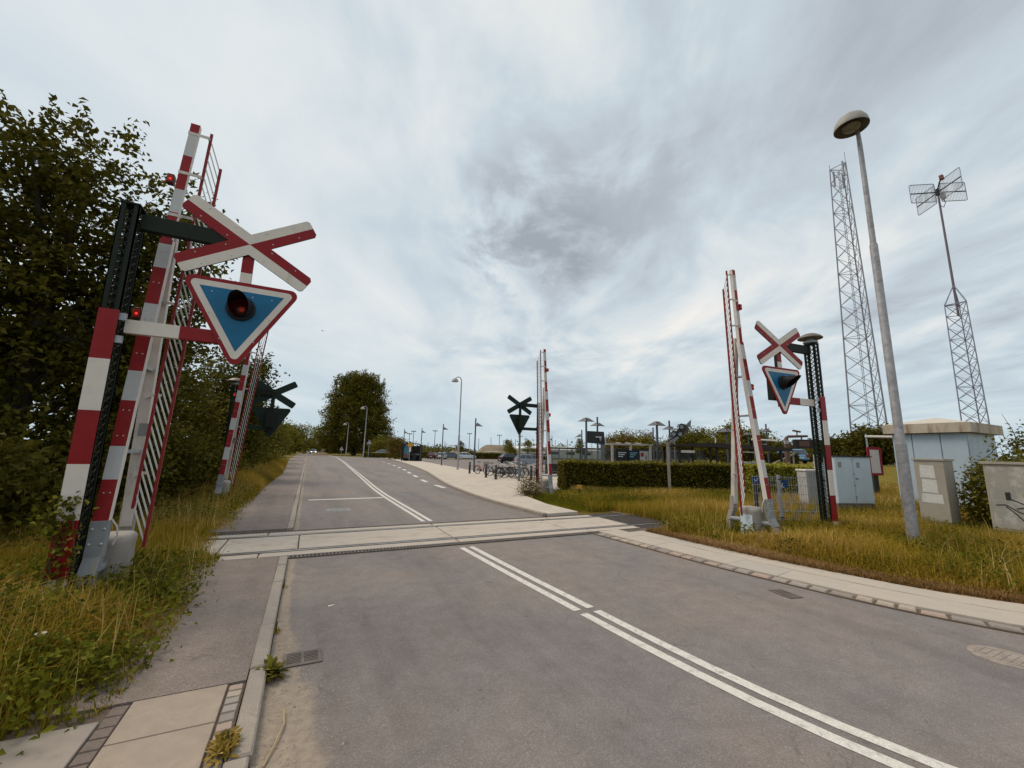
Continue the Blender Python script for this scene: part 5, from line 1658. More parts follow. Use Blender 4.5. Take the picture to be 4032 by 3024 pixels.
def bicycle(loc, rz, frame_c, label, step=False, basket=False, lean=0.12, white=False, z=0.085):
    t = thing('bicycle', label, 'bicycle', (loc[0], loc[1], z), rz, group='bicycles parked at the rack')
    t.rotation_euler = (lean, 0, rz)
    fm = mat('bike_%s' % frame_c[0], frame_c[1], 0.4, metal=0.2)
    R_ = 0.34
    for x in (-0.54, 0.54):
        wh = MB()
        n = 22
        for k in range(n):
            a, b = 2 * math.pi * k / n, 2 * math.pi * (k + 1) / n
            wh.bar((x + R_ * math.cos(a), 0, R_ + R_ * math.sin(a)), (x + R_ * math.cos(b), 0, R_ + R_ * math.sin(b)), 0.042, 0.042, up=(0, 1, 0))
        w = wh.build('wheel', RUBBER, t)
        sp = MB()
        for k in range(9):
            a = math.pi * k / 9
            sp.bar((x - 0.31 * math.cos(a), 0.01, R_ - 0.31 * math.sin(a)), (x + 0.31 * math.cos(a), -0.01, R_ + 0.31 * math.sin(a)), 0.006, 0.006)
        sp.build('spokes', GALV, w)
        MB().tube([(x, -0.05, R_), (x, 0.05, R_)], 0.035, 8).build('hub', DARK, w)
    f = MB()
    bb, seat, head, hb = (-0.10, 0, 0.30), (-0.25, 0, 0.80), (0.36, 0, 0.82), (0.41, 0, 0.66)
    r = 0.020
    for a, b in ((bb, seat), ((-0.54, 0, R_), bb), ((-0.54, 0, R_), (-0.23, 0, 0.70)), (bb, hb), ((0.54, 0, R_), hb), (hb, head)):
        f.tube([a, b], r, 7)
    f.tube([(-0.15, 0, 0.46) if step else (-0.24, 0, 0.74), (0.37, 0, 0.78)], r, 7)
    f.build('frame', fm, t, smooth=True)
    MB().tube([seat, (-0.28, 0, 0.95)], 0.015, 6).build('seat_post', GALV, t)
    MB().prism([(-0.42, -0.09), (-0.42, 0.09), (-0.22, 0.05), (-0.10, 0.025), (-0.10, -0.025), (-0.22, -0.05)], 0.95, 1.0, plane='xy').build('saddle', WHITE if white else BLACK, t, bevel=0.012)
    MB().tube([head, (0.33, 0, 1.0)], 0.014, 6).build('stem', GALV, t)
    MB().tube([(0.18, -0.28, 1.03), (0.30, -0.22, 1.05), (0.35, 0, 1.02), (0.30, 0.22, 1.05), (0.18, 0.28, 1.03)], 0.014, 7).build('handlebar', WHITE if white else GALV, t, smooth=True)
    MB().tube([(-0.10, 0.06, 0.30), (-0.10, -0.06, 0.30)], 0.09, 12).build('chain_ring', DARK, t)
    MB().bar((-0.54, 0.05, R_), (-0.10, 0.05, 0.31), 0.02, 0.09).build('chain_guard', BLACK, t)
    m = MB()
    for k in range(8):
        a, b = math.radians(20 + 18 * k), math.radians(20 + 18 * (k + 1))
        m.bar((-0.54 + 0.375 * math.cos(a), 0, R_ + 0.375 * math.sin(a)), (-0.54 + 0.375 * math.cos(b), 0, R_ + 0.375 * math.sin(b)), 0.05, 0.012)
    m.build('mudguard', fm, t)
    if basket:
        bk = MB()
        for zz in (0.72, 0.85, 0.98):
            k = 1 + (zz - 0.72) * 0.6
            c = [(0.44, -0.17 * k), (0.44 + 0.28 * k, -0.17 * k), (0.44 + 0.28 * k, 0.17 * k), (0.44, 0.17 * k)]
            for i in range(4):
                bk.bar((*c[i], zz), (*c[(i + 1) % 4], zz), 0.014, 0.02)
        for i in range(5):
            for y_ in (-0.17, 0.17):
                bk.bar((0.44 + 0.07 * i, y_, 0.72), (0.44 + 0.08 * i, y_ * 1.15, 0.98), 0.010, 0.010)
        bk.build('basket', mat('wire_basket', (0.09, 0.075, 0.06), 0.7), t)
    return t


BK_ = ('black', (0.014, 0.013, 0.014))
bicycle((12.82, 31.2), math.radians(-70), ('pink', (0.42, 0.16, 0.13)), 'pink step-through bicycle with a front basket', True, True, 0.10)
bicycle((12.85, 28.6), math.radians(-62), ('grey', (0.10, 0.10, 0.11)), 'grey bicycle standing beside the pink one', False, False, 0.12)
bicycle((13.3, 27.7), math.radians(-50), BK_, 'black bicycle with mudguard in the middle of the rack', True, False, 0.16)
bicycle((12.55, 26.1), math.radians(-25), BK_, 'black bicycle with white handlebar and saddle at the front of the row', False, False, 0.14, True)
bicycle((13.15, 26.35), math.radians(-34), ('darkgrey', (0.045, 0.045, 0.05)), 'dark grey bicycle leaning against the front black one', False, False, -0.10)
bicycle((13.8, 26.9), math.radians(-40), ('silver', (0.30, 0.30, 0.31)), 'silver bicycle with pale fork behind the grey pole', False, False, 0.12, True)
bicycle((14.2, 27.5), math.radians(-44), BK_, 'black bicycle at the back of the row near the silver car', True, True, 0.10)
bicycle((15.2, 26.3), math.radians(-112), ('brown', (0.10, 0.06, 0.045)), 'brown bicycle with white handlebar alone beside the far middle barrier', False, False, 0.15, True)

# ================================================================== cars
CARGLASS = mat('car_glass', (0.05, 0.06, 0.07), 0.12, spec=0.6)
RIM = mat('alloy_rim', (0.50, 0.50, 0.50), 0.35, metal=0.6)
TAIL = mat('tail_light', (0.25, 0.012, 0.012), 0.3)
HEADL = mat('head_light', (0.65, 0.66, 0.66), 0.15)


def car(loc, rz, paint, label, body, cabin, W=1.76, wheel_r=0.32, wx=(-1.32, 1.32), z=0.03, roof_inset=0.2, lights_on=False):
    """body: outline (x,z) of the lower shell; cabin: belt rear/front x, roof rear/front x, belt z, roof z."""
    t = thing('parked_car', label, 'car', (loc[0], loc[1], z), rz, group='cars around the station')
    hw = W / 2
    sh = MB()
    n = len(body)
    ring = []
    for k, (s, dz_) in enumerate(((0.86, 0.0), (0.985, 0.0), (1.0, 0.0))):
        pass
    prof = [(-hw, 0.93), (-hw * 0.93, 1.0), (hw * 0.93, 1.0), (hw, 0.93)]
    cx = sum(p[0] for p in body) / n
    cz = sum(p[1] for p in body) / n
    vs_ = []
    for y, k in prof:
        vs_ += [(cx + (x - cx) * (k if abs(y) < hw else 0.985), y, cz + (zz - cz) * k) for x, zz in body]
    fs = [tuple(range(n)), tuple(range(3 * n, 4 * n))]
    for j in range(3):
        for i in range(n):
            fs.append((j * n + i, j * n + (i + 1) % n, (j + 1) * n + (i + 1) % n, (j + 1) * n + i))
    sh.add(vs_, fs)
    sh.build('body', paint, t, smooth=True, bevel=0.03, angle=40)
    br, bf, rr, rf_, zb, zr = cabin
    ins = roof_inset
    b = hw * 0.94
    r = hw - ins
    V8 = [(br, -b, zb), (bf, -b, zb), (bf, b, zb), (br, b, zb), (rr, -r, zr), (rf_, -r, zr), (rf_, r, zr), (rr, r, zr)]
    MB().add(V8, [(0, 1, 2, 3), (4, 5, 6, 7), (0, 1, 5, 4), (1, 2, 6, 5), (2, 3, 7, 6), (3, 0, 4, 7)]).build('glasshouse', CARGLASS, t, bevel=0.02)
    rfm = MB().add([(rr - 0.06, -r - 0.03, zr - 0.015), (rf_ + 0.08, -r - 0.03, zr - 0.015), (rf_ + 0.08, r + 0.03, zr - 0.015), (rr - 0.06, r + 0.03, zr - 0.015),
                    (rr + 0.1, -r + 0.12, zr + 0.055), (rf_ - 0.25, -r + 0.12, zr + 0.055), (rf_ - 0.25, r - 0.12, zr + 0.055), (rr + 0.1, r - 0.12, zr + 0.055)],
                   [(0, 1, 2, 3), (4, 5, 6, 7), (0, 1, 5, 4), (1, 2, 6, 5), (2, 3, 7, 6), (3, 0, 4, 7)])
    rfm.build('roof', paint, t, bevel=0.02)
    for s in (-1, 1):
        for k in (0.0, 0.30, 0.63, 1.0):
            xa, xb = br + (bf - br) * k, rr + (rf_ - rr) * k
            MB().bar((xa, s * (b + 0.004), zb - 0.02), (xb, s * (r + 0.006), zr), 0.10 if k in (0.0, 1.0) else 0.07, 0.03, up=(0, 1, 0)).build('pillar', paint, t)
        for x in wx:
            wl = MB().lathe((x, s * (hw - 0.11), wheel_r), [(wheel_r * 0.6, -0.10), (wheel_r * 0.97, -0.09), (wheel_r, 0), (wheel_r * 0.97, 0.09), (wheel_r * 0.6, 0.10)], 20, axis='y').build('wheel', RUBBER, t, smooth=True)
            rim = MB().lathe((x, s * (hw - 0.005), wheel_r), [(wheel_r * 0.62, -0.004), (wheel_r * 0.60, 0.004)], 18, axis='y')
            for k in range(5):
                a = 2 * math.pi * k / 5
                rim.bar((x, s * (hw + 0.004), wheel_r), (x + wheel_r * 0.6 * math.cos(a), s * (hw + 0.004), wheel_r + wheel_r * 0.6 * math.sin(a)), 0.03, 0.02)
            rim.build('rim', RIM, wl)
            ar = MB()
            for k in range(10):
                a, b_ = math.pi * k / 10, math.pi * (k + 1) / 10
                q = wheel_r + 0.05
                ar.bar((x + q * math.cos(a), s * (hw - 0.0), wheel_r + q * math.sin(a)), (x + q * math.cos(b_), s * (hw - 0.0), wheel_r + q * math.sin(b_)), 0.05, 0.05)
            ar.build('wheel_arch', DARK, t)
        x0 = min(p[0] for p in body)
        x1 = max(p[0] for p in body)
        MB().box(x0 - 0.012, x0 + 0.10, *sorted((s * (hw - 0.34), s * (hw - 0.05))), zb - 0.30, zb + 0.02).build('tail_light', TAIL, t, bevel=0.01)
        MB().box(x1 - 0.16, x1 + 0.008, *sorted((s * (hw - 0.42), s * (hw - 0.10))), zb - 0.34, zb - 0.18).build('head_light', HEADL if not lights_on else HEADON, t, bevel=0.01)
        MB().box(bf - 0.45, bf - 0.25, *sorted((s * (hw + 0.02), s * (hw + 0.20))), zb, zb + 0.14).build('mirror', paint, t, bevel=0.02)
    MB().box(x0 - 0.02, x0 + 0.02, -0.26, 0.26, 0.55, 0.67).build('number_plate', WHITE, t)
    MB().box(x0 - 0.03, x0 + 0.08, -hw + 0.08, hw - 0.08, 0.28, 0.46).build('rear_bumper', DARK, t, bevel=0.02)
    MB().box(x1 - 0.10, x1 + 0.02, -hw + 0.12, hw - 0.12, 0.26, 0.42).build('front_bumper', DARK, t, bevel=0.02)
    return t


HEADON = mat('lit_head_light', (0.8, 0.8, 0.78), 0.2, emit=(1.0, 0.97, 0.9), emit_s=2.5)
SILVER = mat('silver_blue_paint', (0.27, 0.29, 0.345), 0.3, metal=0.3, var=0.05)
BLACKP = mat('black_paint', (0.018, 0.016, 0.020), 0.22, var=0.1)
WHITEP = mat('white_car_paint', (0.62, 0.66, 0.68), 0.25, var=0.03)
REDP = mat('dark_red_paint', (0.13, 0.015, 0.015), 0.25)
TEALP = mat('grey_teal_paint', (0.11, 0.15, 0.17), 0.3)
BLUEP = mat('sky_blue_paint', (0.17, 0.40, 0.60), 0.3)
GREYP = mat('silver_paint', (0.36, 0.37, 0.38), 0.3, metal=0.3)
VAN = ([(-2.2, 0.30), (2.15, 0.28), (2.24, 0.55), (2.10, 0.82), (1.25, 1.02), (-1.9, 1.08), (-2.2, 1.0), (-2.28, 0.6)], (-2.12, 1.5, -1.72, 0.42, 1.02, 1.58))
SUV = ([(-2.1, 0.36), (2.1, 0.34), (2.2, 0.6), (2.08, 0.92), (1.1, 1.06), (-1.8, 1.12), (-2.1, 1.05), (-2.18, 0.65)], (-2.0, 1.15, -1.35, 0.2, 1.06, 1.62))
HATCH = ([(-1.9, 0.30), (1.9, 0.28), (2.0, 0.5), (1.88, 0.76), (1.0, 0.94), (-1.7, 1.0), (-1.92, 0.9), (-1.98, 0.55)], (-1.86, 1.2, -1.45, 0.25, 0.94, 1.46))
SEDAN = ([(-2.2, 0.30), (2.2, 0.28), (2.3, 0.5), (2.18, 0.76), (1.2, 0.93), (-1.6, 0.98), (-2.2, 0.90), (-2.28, 0.55)], (-2.0, 1.35, -1.0, 0.35, 0.92, 1.44))
car((28.55, 51.6), math.radians(-3), SILVER, 'silver-blue people carrier parked behind the bicycles', *VAN)
car((31.9, 64.6), math.radians(2), BLACKP, 'black hatchback SUV parked left of the silver people carrier', *SUV)
car((33.6, 91.6), math.radians(-20), WHITEP, 'white SUV parked by the long hedge', *SUV)
car((30.4, 93.4), math.radians(-12), TEALP, 'dark teal van half hidden behind the white SUV', *VAN, W=1.9)
car((27.6, 91.6), math.radians(62), WHITEP, 'small white hatchback parked left of the white SUV', *HATCH)
car((25.6, 92.2), math.radians(62), REDP, 'dark red hatchback at the left end of the parked row', *HATCH)
car((16.4, 106.0), math.radians(160), GREYP, 'silver car behind the low hedge left of the bus shelter', *SEDAN, z=0.35)
car((1.6, 150.0), math.radians(-90), WHITEP, 'white car with headlights on coming down the far road', *HATCH, lights_on=True)
car((5.0, 158.0), math.radians(-90), REDP, 'dark red car on the far road beside the island', *SUV)
car((47.7, 27.1), math.radians(62), BLUEP, 'bright blue hatchback up on the grassy bank', *HATCH, z=1.42)

# ================================================================== two people waiting
def person(loc, rz, label, top, legs, hair):
    t = thing('person', label, 'person', loc, rz, group='people sitting by the windbreak')
    # seated, facing -y
    J = {'pelvis': (0, 0, 0.52), 'belly': (0, 0.02, 0.68), 'chest': (0, 0.0, 0.92), 'neck': (0, -0.02, 1.08), 'head': (0, -0.04, 1.17), 'crown': (0, -0.05, 1.32),
         'lsh': (0.17, 0.0, 1.0), 'lel': (0.24, -0.06, 0.74), 'lwr': (0.13, -0.28, 0.64), 'lha': (0.10, -0.36, 0.62), 'rsh': (-0.17, 0.0, 1.0), 'rel': (-0.24, -0.06, 0.74), 'rwr': (-0.13, -0.28, 0.64), 'rha': (-0.10, -0.36, 0.62),
         'lhip': (0.09, -0.04, 0.50), 'lkn': (0.12, -0.46, 0.50), 'lan': (0.12, -0.48, 0.08), 'lto': (0.13, -0.64, 0.03), 'rhip': (-0.09, -0.04, 0.50), 'rkn': (-0.12, -0.46, 0.50), 'ran': (-0.12, -0.48, 0.08), 'rto': (-0.13, -0.64, 0.03)}
    R_ = {'pelvis': .15, 'belly': .14, 'chest': .16, 'neck': .06, 'head': .095, 'crown': .085, 'lsh': .075, 'lel': .05, 'lwr': .035, 'lha': .035, 'rsh': .075, 'rel': .05, 'rwr': .035, 'rha': .035,
          'lhip': .09, 'lkn': .065, 'lan': .045, 'lto': .04, 'rhip': .09, 'rkn': .065, 'ran': .045, 'rto': .04}
    E_ = [('pelvis', 'belly'), ('belly', 'chest'), ('chest', 'neck'), ('neck', 'head'), ('head', 'crown'), ('chest', 'lsh'), ('lsh', 'lel'), ('lel', 'lwr'), ('lwr', 'lha'), ('chest', 'rsh'), ('rsh', 'rel'), ('rel', 'rwr'), ('rwr', 'rha'),
          ('pelvis', 'lhip'), ('lhip', 'lkn'), ('lkn', 'lan'), ('lan', 'lto'), ('pelvis', 'rhip'), ('rhip', 'rkn'), ('rkn', 'ran'), ('ran', 'rto')]
    names = list(J)
    me = bpy.data.meshes.new('body')
    me.from_pydata([J[k] for k in names], [(names.index(a), names.index(b)) for a, b in E_], [])
    o = bpy.data.objects.new('body', me)
    COL.objects.link(o)
    o.parent = t
    sk = o.modifiers.new('skin', 'SKIN')
    for i, k in enumerate(names):
        me.skin_vertices[0].data[i].radius = (R_[k], R_[k])
    me.skin_vertices[0].data[0].use_root = True
    ss = o.modifiers.new('sub', 'SUBSURF')
    ss.levels = ss.render_levels = 1
    m = bpy.data.materials.new('clothing')
    m.use_nodes = True
    tt = m.node_tree
    co = N(tt, 'ShaderNodeTexCoord')
    sp = N(tt, 'ShaderNodeSeparateXYZ')
    L(tt, co, 'Object', sp, 0)
    z = sp.outputs[2]
    c = mixc(tt, math_n(tt, 'GREATER_THAN', z, 0.60), legs, top)
    c = mixc(tt, math_n(tt, 'GREATER_THAN', z, 1.09), c, (0.42, 0.26, 0.19))
    tt.links.new(c, tt.nodes['Principled BSDF'].inputs['Base Color'])
    tt.nodes['Principled BSDF'].inputs['Roughness'].default_value = 0.85
    me.materials.append(m)
    MB().lathe((0, -0.03, 1.22), [(0.108, 0.0), (0.115, 0.06), (0.10, 0.13), (0.05, 0.165), (0.005, 0.17)], 12).build('hair', mat('hair_%d' % int(hair[0] * 1000), hair, 0.8), t, smooth=True)
    MB().prism([(-0.02, 0.0), (0.02, 0.0), (0.0, 0.05)], -0.17, -0.12).build('nose', mat('skin', (0.42, 0.26, 0.19), 0.6), t, loc=(0, 0, 1.16))


t = thing('bench', 'low bench in front of the glazed windbreak', 'bench', (21.45, 31.2, 0), math.radians(-26))
MB().box(-1.1, 1.1, -0.2, 0.25, 0.36, 0.41).build('seat', DK, t)
for x in (-0.95, 0.95):
    MB().box(x - 0.04, x + 0.04, -0.18, 0.22, -0.1, 0.36).build('leg', DK, t)
person((20.95, 31.35, 0.0), math.radians(-26), 'seated person in dark clothes with a pale cap, left on the bench', (0.02, 0.02, 0.025), (0.02, 0.02, 0.03), (0.5, 0.48, 0.45))
person((21.95, 30.9, 0.0), math.radians(-20), 'seated person in a dull red top, right on the bench', (0.16, 0.05, 0.045), (0.03, 0.03, 0.04), (0.05, 0.03, 0.02))

# ================================================================== far things
def tri_sign(loc, h, label, rz):
    t = thing('warning_sign', label, 'road sign', loc, rz, group='triangular road signs seen from behind')
    MB().tube([(0, 0, 0), (0, 0, h)], 0.05, 8).build('pole', GALV, t)
    tp = round_poly([(-0.55, h - 0.9), (0.55, h - 0.9), (0, h + 0.06)], 0.06, 3)
    MB().prism(tp, -0.02, 0.02).build('plate', mat('sign_back_grey', (0.36, 0.33, 0.34), 0.5, metal=0.2), t)
    for z in (0.25, 0.65):
        MB().box(-0.3 + z * 0.2, 0.3 - z * 0.2, -0.05, -0.021, h - 0.9 + z - 0.03, h - 0.9 + z + 0.03).build('brace', GALV, t)


tri_sign((11.2, 89.2, 0.08), 3.75, 'grey back of a triangular road sign right of the tall lamp before the tree', math.radians(-26))
tri_sign((7.25, 107.9, 0.0), 2.4, 'small grey back of a triangular road sign left of the big tree', math.radians(-26))

MOUND = mat('bare_mound_earth', (0.27, 0.215, 0.15), 0.95, var=0.2, scale=0.4, dirt=(0.17, 0.145, 0.07), dirt_amt=0.35, dirt_scale=0.5)


def bump_sheet(name, x0, x1, y0, y1, nx, ny, fn, material):
    V = [(x0 + (x1 - x0) * i / nx, y0 + (y1 - y0) * j / ny, fn(x0 + (x1 - x0) * i / nx, y0 + (y1 - y0) * j / ny)) for j in range(ny + 1) for i in range(nx + 1)]
    F_ = [(j * (nx + 1) + i, j * (nx + 1) + i + 1, (j + 1) * (nx + 1) + i + 1, (j + 1) * (nx + 1) + i) for j in range(ny) for i in range(nx)]
    mb = MB()
    mb.add(V, F_)
    return struct(mb.build(name, material, smooth=True, fix=False, angle=180))


def sst(x):
    x = min(1, max(0, x))
    return x * x * (3 - 2 * x)


def mound_h(x, y):
    # a long flat-topped heap across the view
    a = (x - 51.3) * 0.897 - (y - 114) * 0.4415
    b = (x - 51.3) * 0.4415 + (y - 114) * 0.897
    h = 4.15 * sst((8.9 - abs(a)) / 6.4) * sst((7 - abs(b)) / 5)
    h2 = 2.6 * sst((6 - abs(a + 11)) / 5) * sst((6 - abs(b)) / 5)
    return max(h, h2) - 0.06


bump_sheet('earth_mound', 32, 66, 98, 130, 60, 50, mound_h, MOUND)


def bank_h(x, y):
    d = x * 0.4415 + y * 0.897
    r = x * 0.897 - y * 0.4415
    return 1.45 * sst((d - 29) / 9) * sst((r - 17.5) / 5) - 0.06


bump_sheet('grass_bank', 24, 110, -10, 62, 70, 56, bank_h, M_GROUND)


def isl_h(x, y):
    return 0.9 * sst(1 - ((x - 3.4) / 2.4) ** 2) * sst(1 - ((y - 128) / 9) ** 2) - 0.04


bump_sheet('road_island', 0.8, 6.0, 118, 138, 14, 14, isl_h, mat('island_soil', (0.17, 0.11, 0.065), 0.95, var=0.25, scale=1.5))
t = thing('goal_frame', 'white football goal frame in front of the earth mound', 'goal', (43.8, 104.5, 0), math.radians(-26))
for x in (0, 3.2):
    MB().tube([(x, 0, 0), (x, 0, 2.0)], 0.10, 8).build('goal_post', WHITE, t)
    MB().tube([(x, 0, 2.0), (x, 1.2, 0)], 0.05, 6).build('back_stay', GALV, t)
MB().tube([(-0.1, 0, 2.05), (3.3, 0, 2.05)], 0.10, 8).build('crossbar', WHITE, t)
t = thing('sports_hall', 'long low white hall on the horizon', 'building', (66.5, 134.2, 0), math.radians(-26))
MB().box(0, 34, 0, 18, 0, 3.45).build('wall', mat('white_cladding', (0.66, 0.65, 0.63), 0.6, var=0.04), t)
MB().prism([(-0.2, 3.455), (18.2, 3.455), (9, 4.6)], -0.2, 34.2, plane='yz').build('roof', mat('white_roof', (0.70, 0.69, 0.67), 0.6), t)
MB().box(5, 9, -0.05, -0.005, 0.2, 3.0).build('door', GALV, t)
for i in range(3):
    MB().box(14 + i * 6, 17 + i * 6, -0.05, -0.005, 1.6, 2.6).build('window', CARGLASS, t)

# pitch fence and floodlights
t = thing('pitch_fence', 'row of tall thin fence posts around the sports pitch', 'fence', (20, 139, 0), math.radians(-26))
FP = mat('fence_post_grey', (0.13, 0.14, 0.155), 0.6)
for i, x in enumerate((0, 5.5, 11, 16.5, 22, 28, 33, 37, 41, 45, 49, 53.5, 58, 62, 66, 70, 75)):
    MB().tube([(x, 0, 0), (x, 0, (6.2 if x > 30 else 4.6) + 0.5 * math.sin(i * 2.1))], 0.085, 6).build('fence_post', FP, t)
wm = MB()
for k in range(12):
    wm.bar((0, 0, 0.3 + 0.35 * k), (75, 0, 0.3 + 0.35 * k), 0.012, 0.012)
wm.build('fence_wires', FP, t)


def floodlight(x, y, h, label):
    t = thing('floodlight', label, 'floodlight', (x, y, 0), math.radians(-26), group='floodlight masts on the horizon')
    MB().tube([(0, 0, 0), (0, 0, h)], [0.16, 0.10], 8).build('mast', FP, t)
    MB().box(-0.85, 0.85, -0.08, 0.08, h - 0.1, h + 0.04).build('cross_arm', FP, t)
    for s in (-0.75, 0.0, 0.75):
        MB().box(s - 0.22, s + 0.22, -0.28, 0.05, h + 0.05, h + 0.32).build('lamp', FP, t)


_hor = [(1621, 8.4, 'beyond the bus shelter, left one of a pair'), (1636, 9.4, 'beyond the bus shelter, right one of a pair'), (1720, 9.8, 'just left of the parked white SUV lamp'),
        (1855, 9.0, 'left of the small dome trees'), (1972, 8.6, 'above the earth mound'), (2054, 8.4, 'right of the sign pole'), (2562, 9.6, 'behind the notice shelter lamps'), (2602, 9.0, 'right of the notice shelter lamps'), (2993, 9.4, 'between the near right boom and the platform lamp')]
for px, h, where in _hor:
    r = (px - 2016) / 1594.0
    d = 165.0
    floodlight(HD[0] * d + RT[0] * r * d, HD[1] * d + RT[1] * r * d, h, 'tiny floodlight mast ' + where)

# bird
t = thing('bird', 'small dark bird flying left of the sky centre', 'bird', (0.1, 27.6, 9.2), 0.6)
t.scale = (0.45, 0.45, 0.45)
MB().lathe((0, 0, 0), [(0.005, -0.16), (0.05, -0.06), (0.06, 0.02), (0.03, 0.10), (0.005, 0.14)], 10, axis='y').build('body', DARK, t, smooth=True)
for s in (-1, 1):
    MB().add([(s * 0.03, -0.05, 0.02), (s * 0.03, 0.06, 0.02), (s * 0.20, 0.05, 0.09), (s * 0.34, -0.04, 0.05), (s * 0.18, -0.03, 0.09)], [(0, 1, 2, 4), (4, 2, 3)]).build('wing', DARK, t, fix=False)

# ================================================================== vegetation
def leaf_cards(C_, size, rng, up=0.35, jit=0.4, fold=0.18):
    """one rhombic leaf (folded along its midrib) at each centre."""
    n = len(C_)
    nrm = rng.normal(size=(n, 3))
    nrm[:, 2] = np.abs(nrm[:, 2]) + up
    nrm /= np.linalg.norm(nrm, axis=1, keepdims=True)
    d = rng.normal(size=(n, 3))
    d[:, 2] -= 0.35
    d -= nrm * (d * nrm).sum(1, keepdims=True)
    d /= np.linalg.norm(d, axis=1, keepdims=True)
    s = np.cross(nrm, d)
    sz = (size * (1 + jit * rng.uniform(-1, 1, n)))[:, None]
    a = C_ - d * sz * 0.5
    b = C_ + s * sz * 0.30 + nrm * sz * fold
    c = C_ + d * sz * 0.5
    e = C_ - s * sz * 0.30 + nrm * sz * fold
    return np.stack([a, b, c, e], 1).reshape(-1, 3)


LEAF_F = [(0, 1, 2), (0, 2, 3)]


def crown_points(lobes, n_clump, per, r_cl, rng, shell=0.55, zmin=None):
    """clumps spread through ellipsoid lobes (denser towards the surface), leaves gathered round each clump."""
    vol = np.array([l[1][0] * l[1][1] * l[1][2] for l in lobes]) ** 0.75
    pick = rng.choice(len(lobes), size=n_clump, p=vol / vol.sum())
    u = rng.normal(size=(n_clump, 3))
    u /= np.linalg.norm(u, axis=1, keepdims=True)
    rad = (shell + (1 - shell) * rng.uniform(0, 1, n_clump)) ** 0.8
    rad *= 1 + 0.13 * rng.normal(size=n_clump)
    ctr = np.array([lobes[i][0] for i in pick])
    sz = np.array([lobes[i][1] for i in pick])
    cl = ctr + u * rad[:, None] * sz
    P = np.repeat(cl, per, 0) + rng.normal(size=(n_clump * per, 3)) * r_cl * np.array([1, 1, 0.75])
    cr = np.repeat(rng.uniform(0, 1, n_clump), per)
    if zmin is not None:
        k = P[:, 2] > zmin
        P, cr = P[k], cr[k]
    return P, cr, cl


def tree(name, label, base, lobes, n_clump, per, r_cl, leaf, material, trunk_r, rng, cat='tree', group=None, limbs=9, trunk_mat=None, shell=0.55, zmin=0.1, twigs=0, trunk_h=None, extra=None):
    t = thing(name, label, cat, base, group=group)
    P, cr, cl = crown_points(lobes, n_clump, per, r_cl, rng, shell, zmin)
    if extra is not None:
        P = np.concatenate([P, extra])
        cr = np.concatenate([cr, rng.uniform(0, 1, len(extra))])
    V = leaf_cards(P, leaf, rng)
    rnd = np.clip(0.55 * cr + 0.45 * rng.uniform(0, 1, len(P)), 0, 1)
    big_mesh('crown', V, 4, LEAF_F, material, rnd, t)
    top = max(l[0][2] for l in lobes)
    th = trunk_h or top
    tk = MB()
    mx, my = np.mean([l[0][0] for l in lobes]), np.mean([l[0][1] for l in lobes])
    tk.tube([(0, 0, -0.2), (0.02 * th, 0, th * 0.3), (mx * 0.5, my * 0.5, th * 0.65), (mx, my, th)], [trunk_r * 1.25, trunk_r, trunk_r * 0.7, trunk_r * 0.2], 9)
    tr = tk.build('trunk', trunk_mat or BARK, t, smooth=True)
    lb = MB()
    for i in range(limbs):
        l = lobes[i % len(lobes)]
        u = rng.normal(size=3)
        u /= np.linalg.norm(u)
        e = np.array(l[0]) + u * np.array(l[1]) * 0.75
        z0 = th * rng.uniform(0.2, 0.6)
        k = z0 / th
        s = np.array([mx * max(0, k - 0.3), my * max(0, k - 0.3), z0])
        mdl = (s + e) / 2 + np.array([0, 0, 0.12 * np.linalg.norm(e - s)])
        lb.tube([tuple(s), tuple(mdl), tuple(e)], [trunk_r * 0.45, trunk_r * 0.28, trunk_r * 0.06], 6)
    for i in range(twigs):
        c = cl[rng.integers(len(cl))]
        k = c + rng.normal(size=3) * r_cl * 2.2
        tw = min(1.0, r_cl / 0.2)
        lb.tube([tuple(c), tuple((c + k) / 2 + rng.normal(size=3) * 0.05 * tw), tuple(k)], [0.014 * tw ** 2, 0.009 * tw ** 2, 0.004 * tw], 4, cap=False)
    lb.build('limbs', trunk_mat or BARK, t, smooth=True)
    return t


BARK = mat('bark', (0.055, 0.045, 0.035), 0.9, var=0.3, bump=0.4)
LM_DARK = leaf_mat('leaves_dark', [(0.0, (0.03416, 0.02928, 0.00488)), (0.5, (0.0732, 0.06588, 0.00854)), (0.85, (0.1403, 0.1159, 0.01464)), (1.0, (0.2074, 0.1464, 0.0366))], 0.25)
LM_MID = leaf_mat('leaves_mid', [(0.0, (0.0549, 0.0488, 0.00732)), (0.5, (0.122, 0.1074, 0.01342)), (0.85, (0.2013, 0.1684, 0.02196)), (1.0, (0.2684, 0.1952, 0.0366))], 0.25)
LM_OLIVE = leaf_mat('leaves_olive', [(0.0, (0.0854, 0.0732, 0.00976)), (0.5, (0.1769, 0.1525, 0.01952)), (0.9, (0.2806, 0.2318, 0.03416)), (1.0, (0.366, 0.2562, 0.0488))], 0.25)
LM_BROWN = leaf_mat('leaves_rusty', [(0.0, (0.0854, 0.06344, 0.0122)), (0.5, (0.1708, 0.1159, 0.02196)), (0.9, (0.2684, 0.1525, 0.0427)), (1.0, (0.3416, 0.1586, 0.0488))], 0.22)
LM_HEDGE = leaf_mat('leaves_hedge', [(0.0, (0.012, 0.009, 0.002)), (0.35, (0.045, 0.038, 0.005)), (0.65, (0.125, 0.108, 0.012)), (0.9, (0.23, 0.195, 0.025)), (1.0, (0.36, 0.29, 0.06))], 0.2)
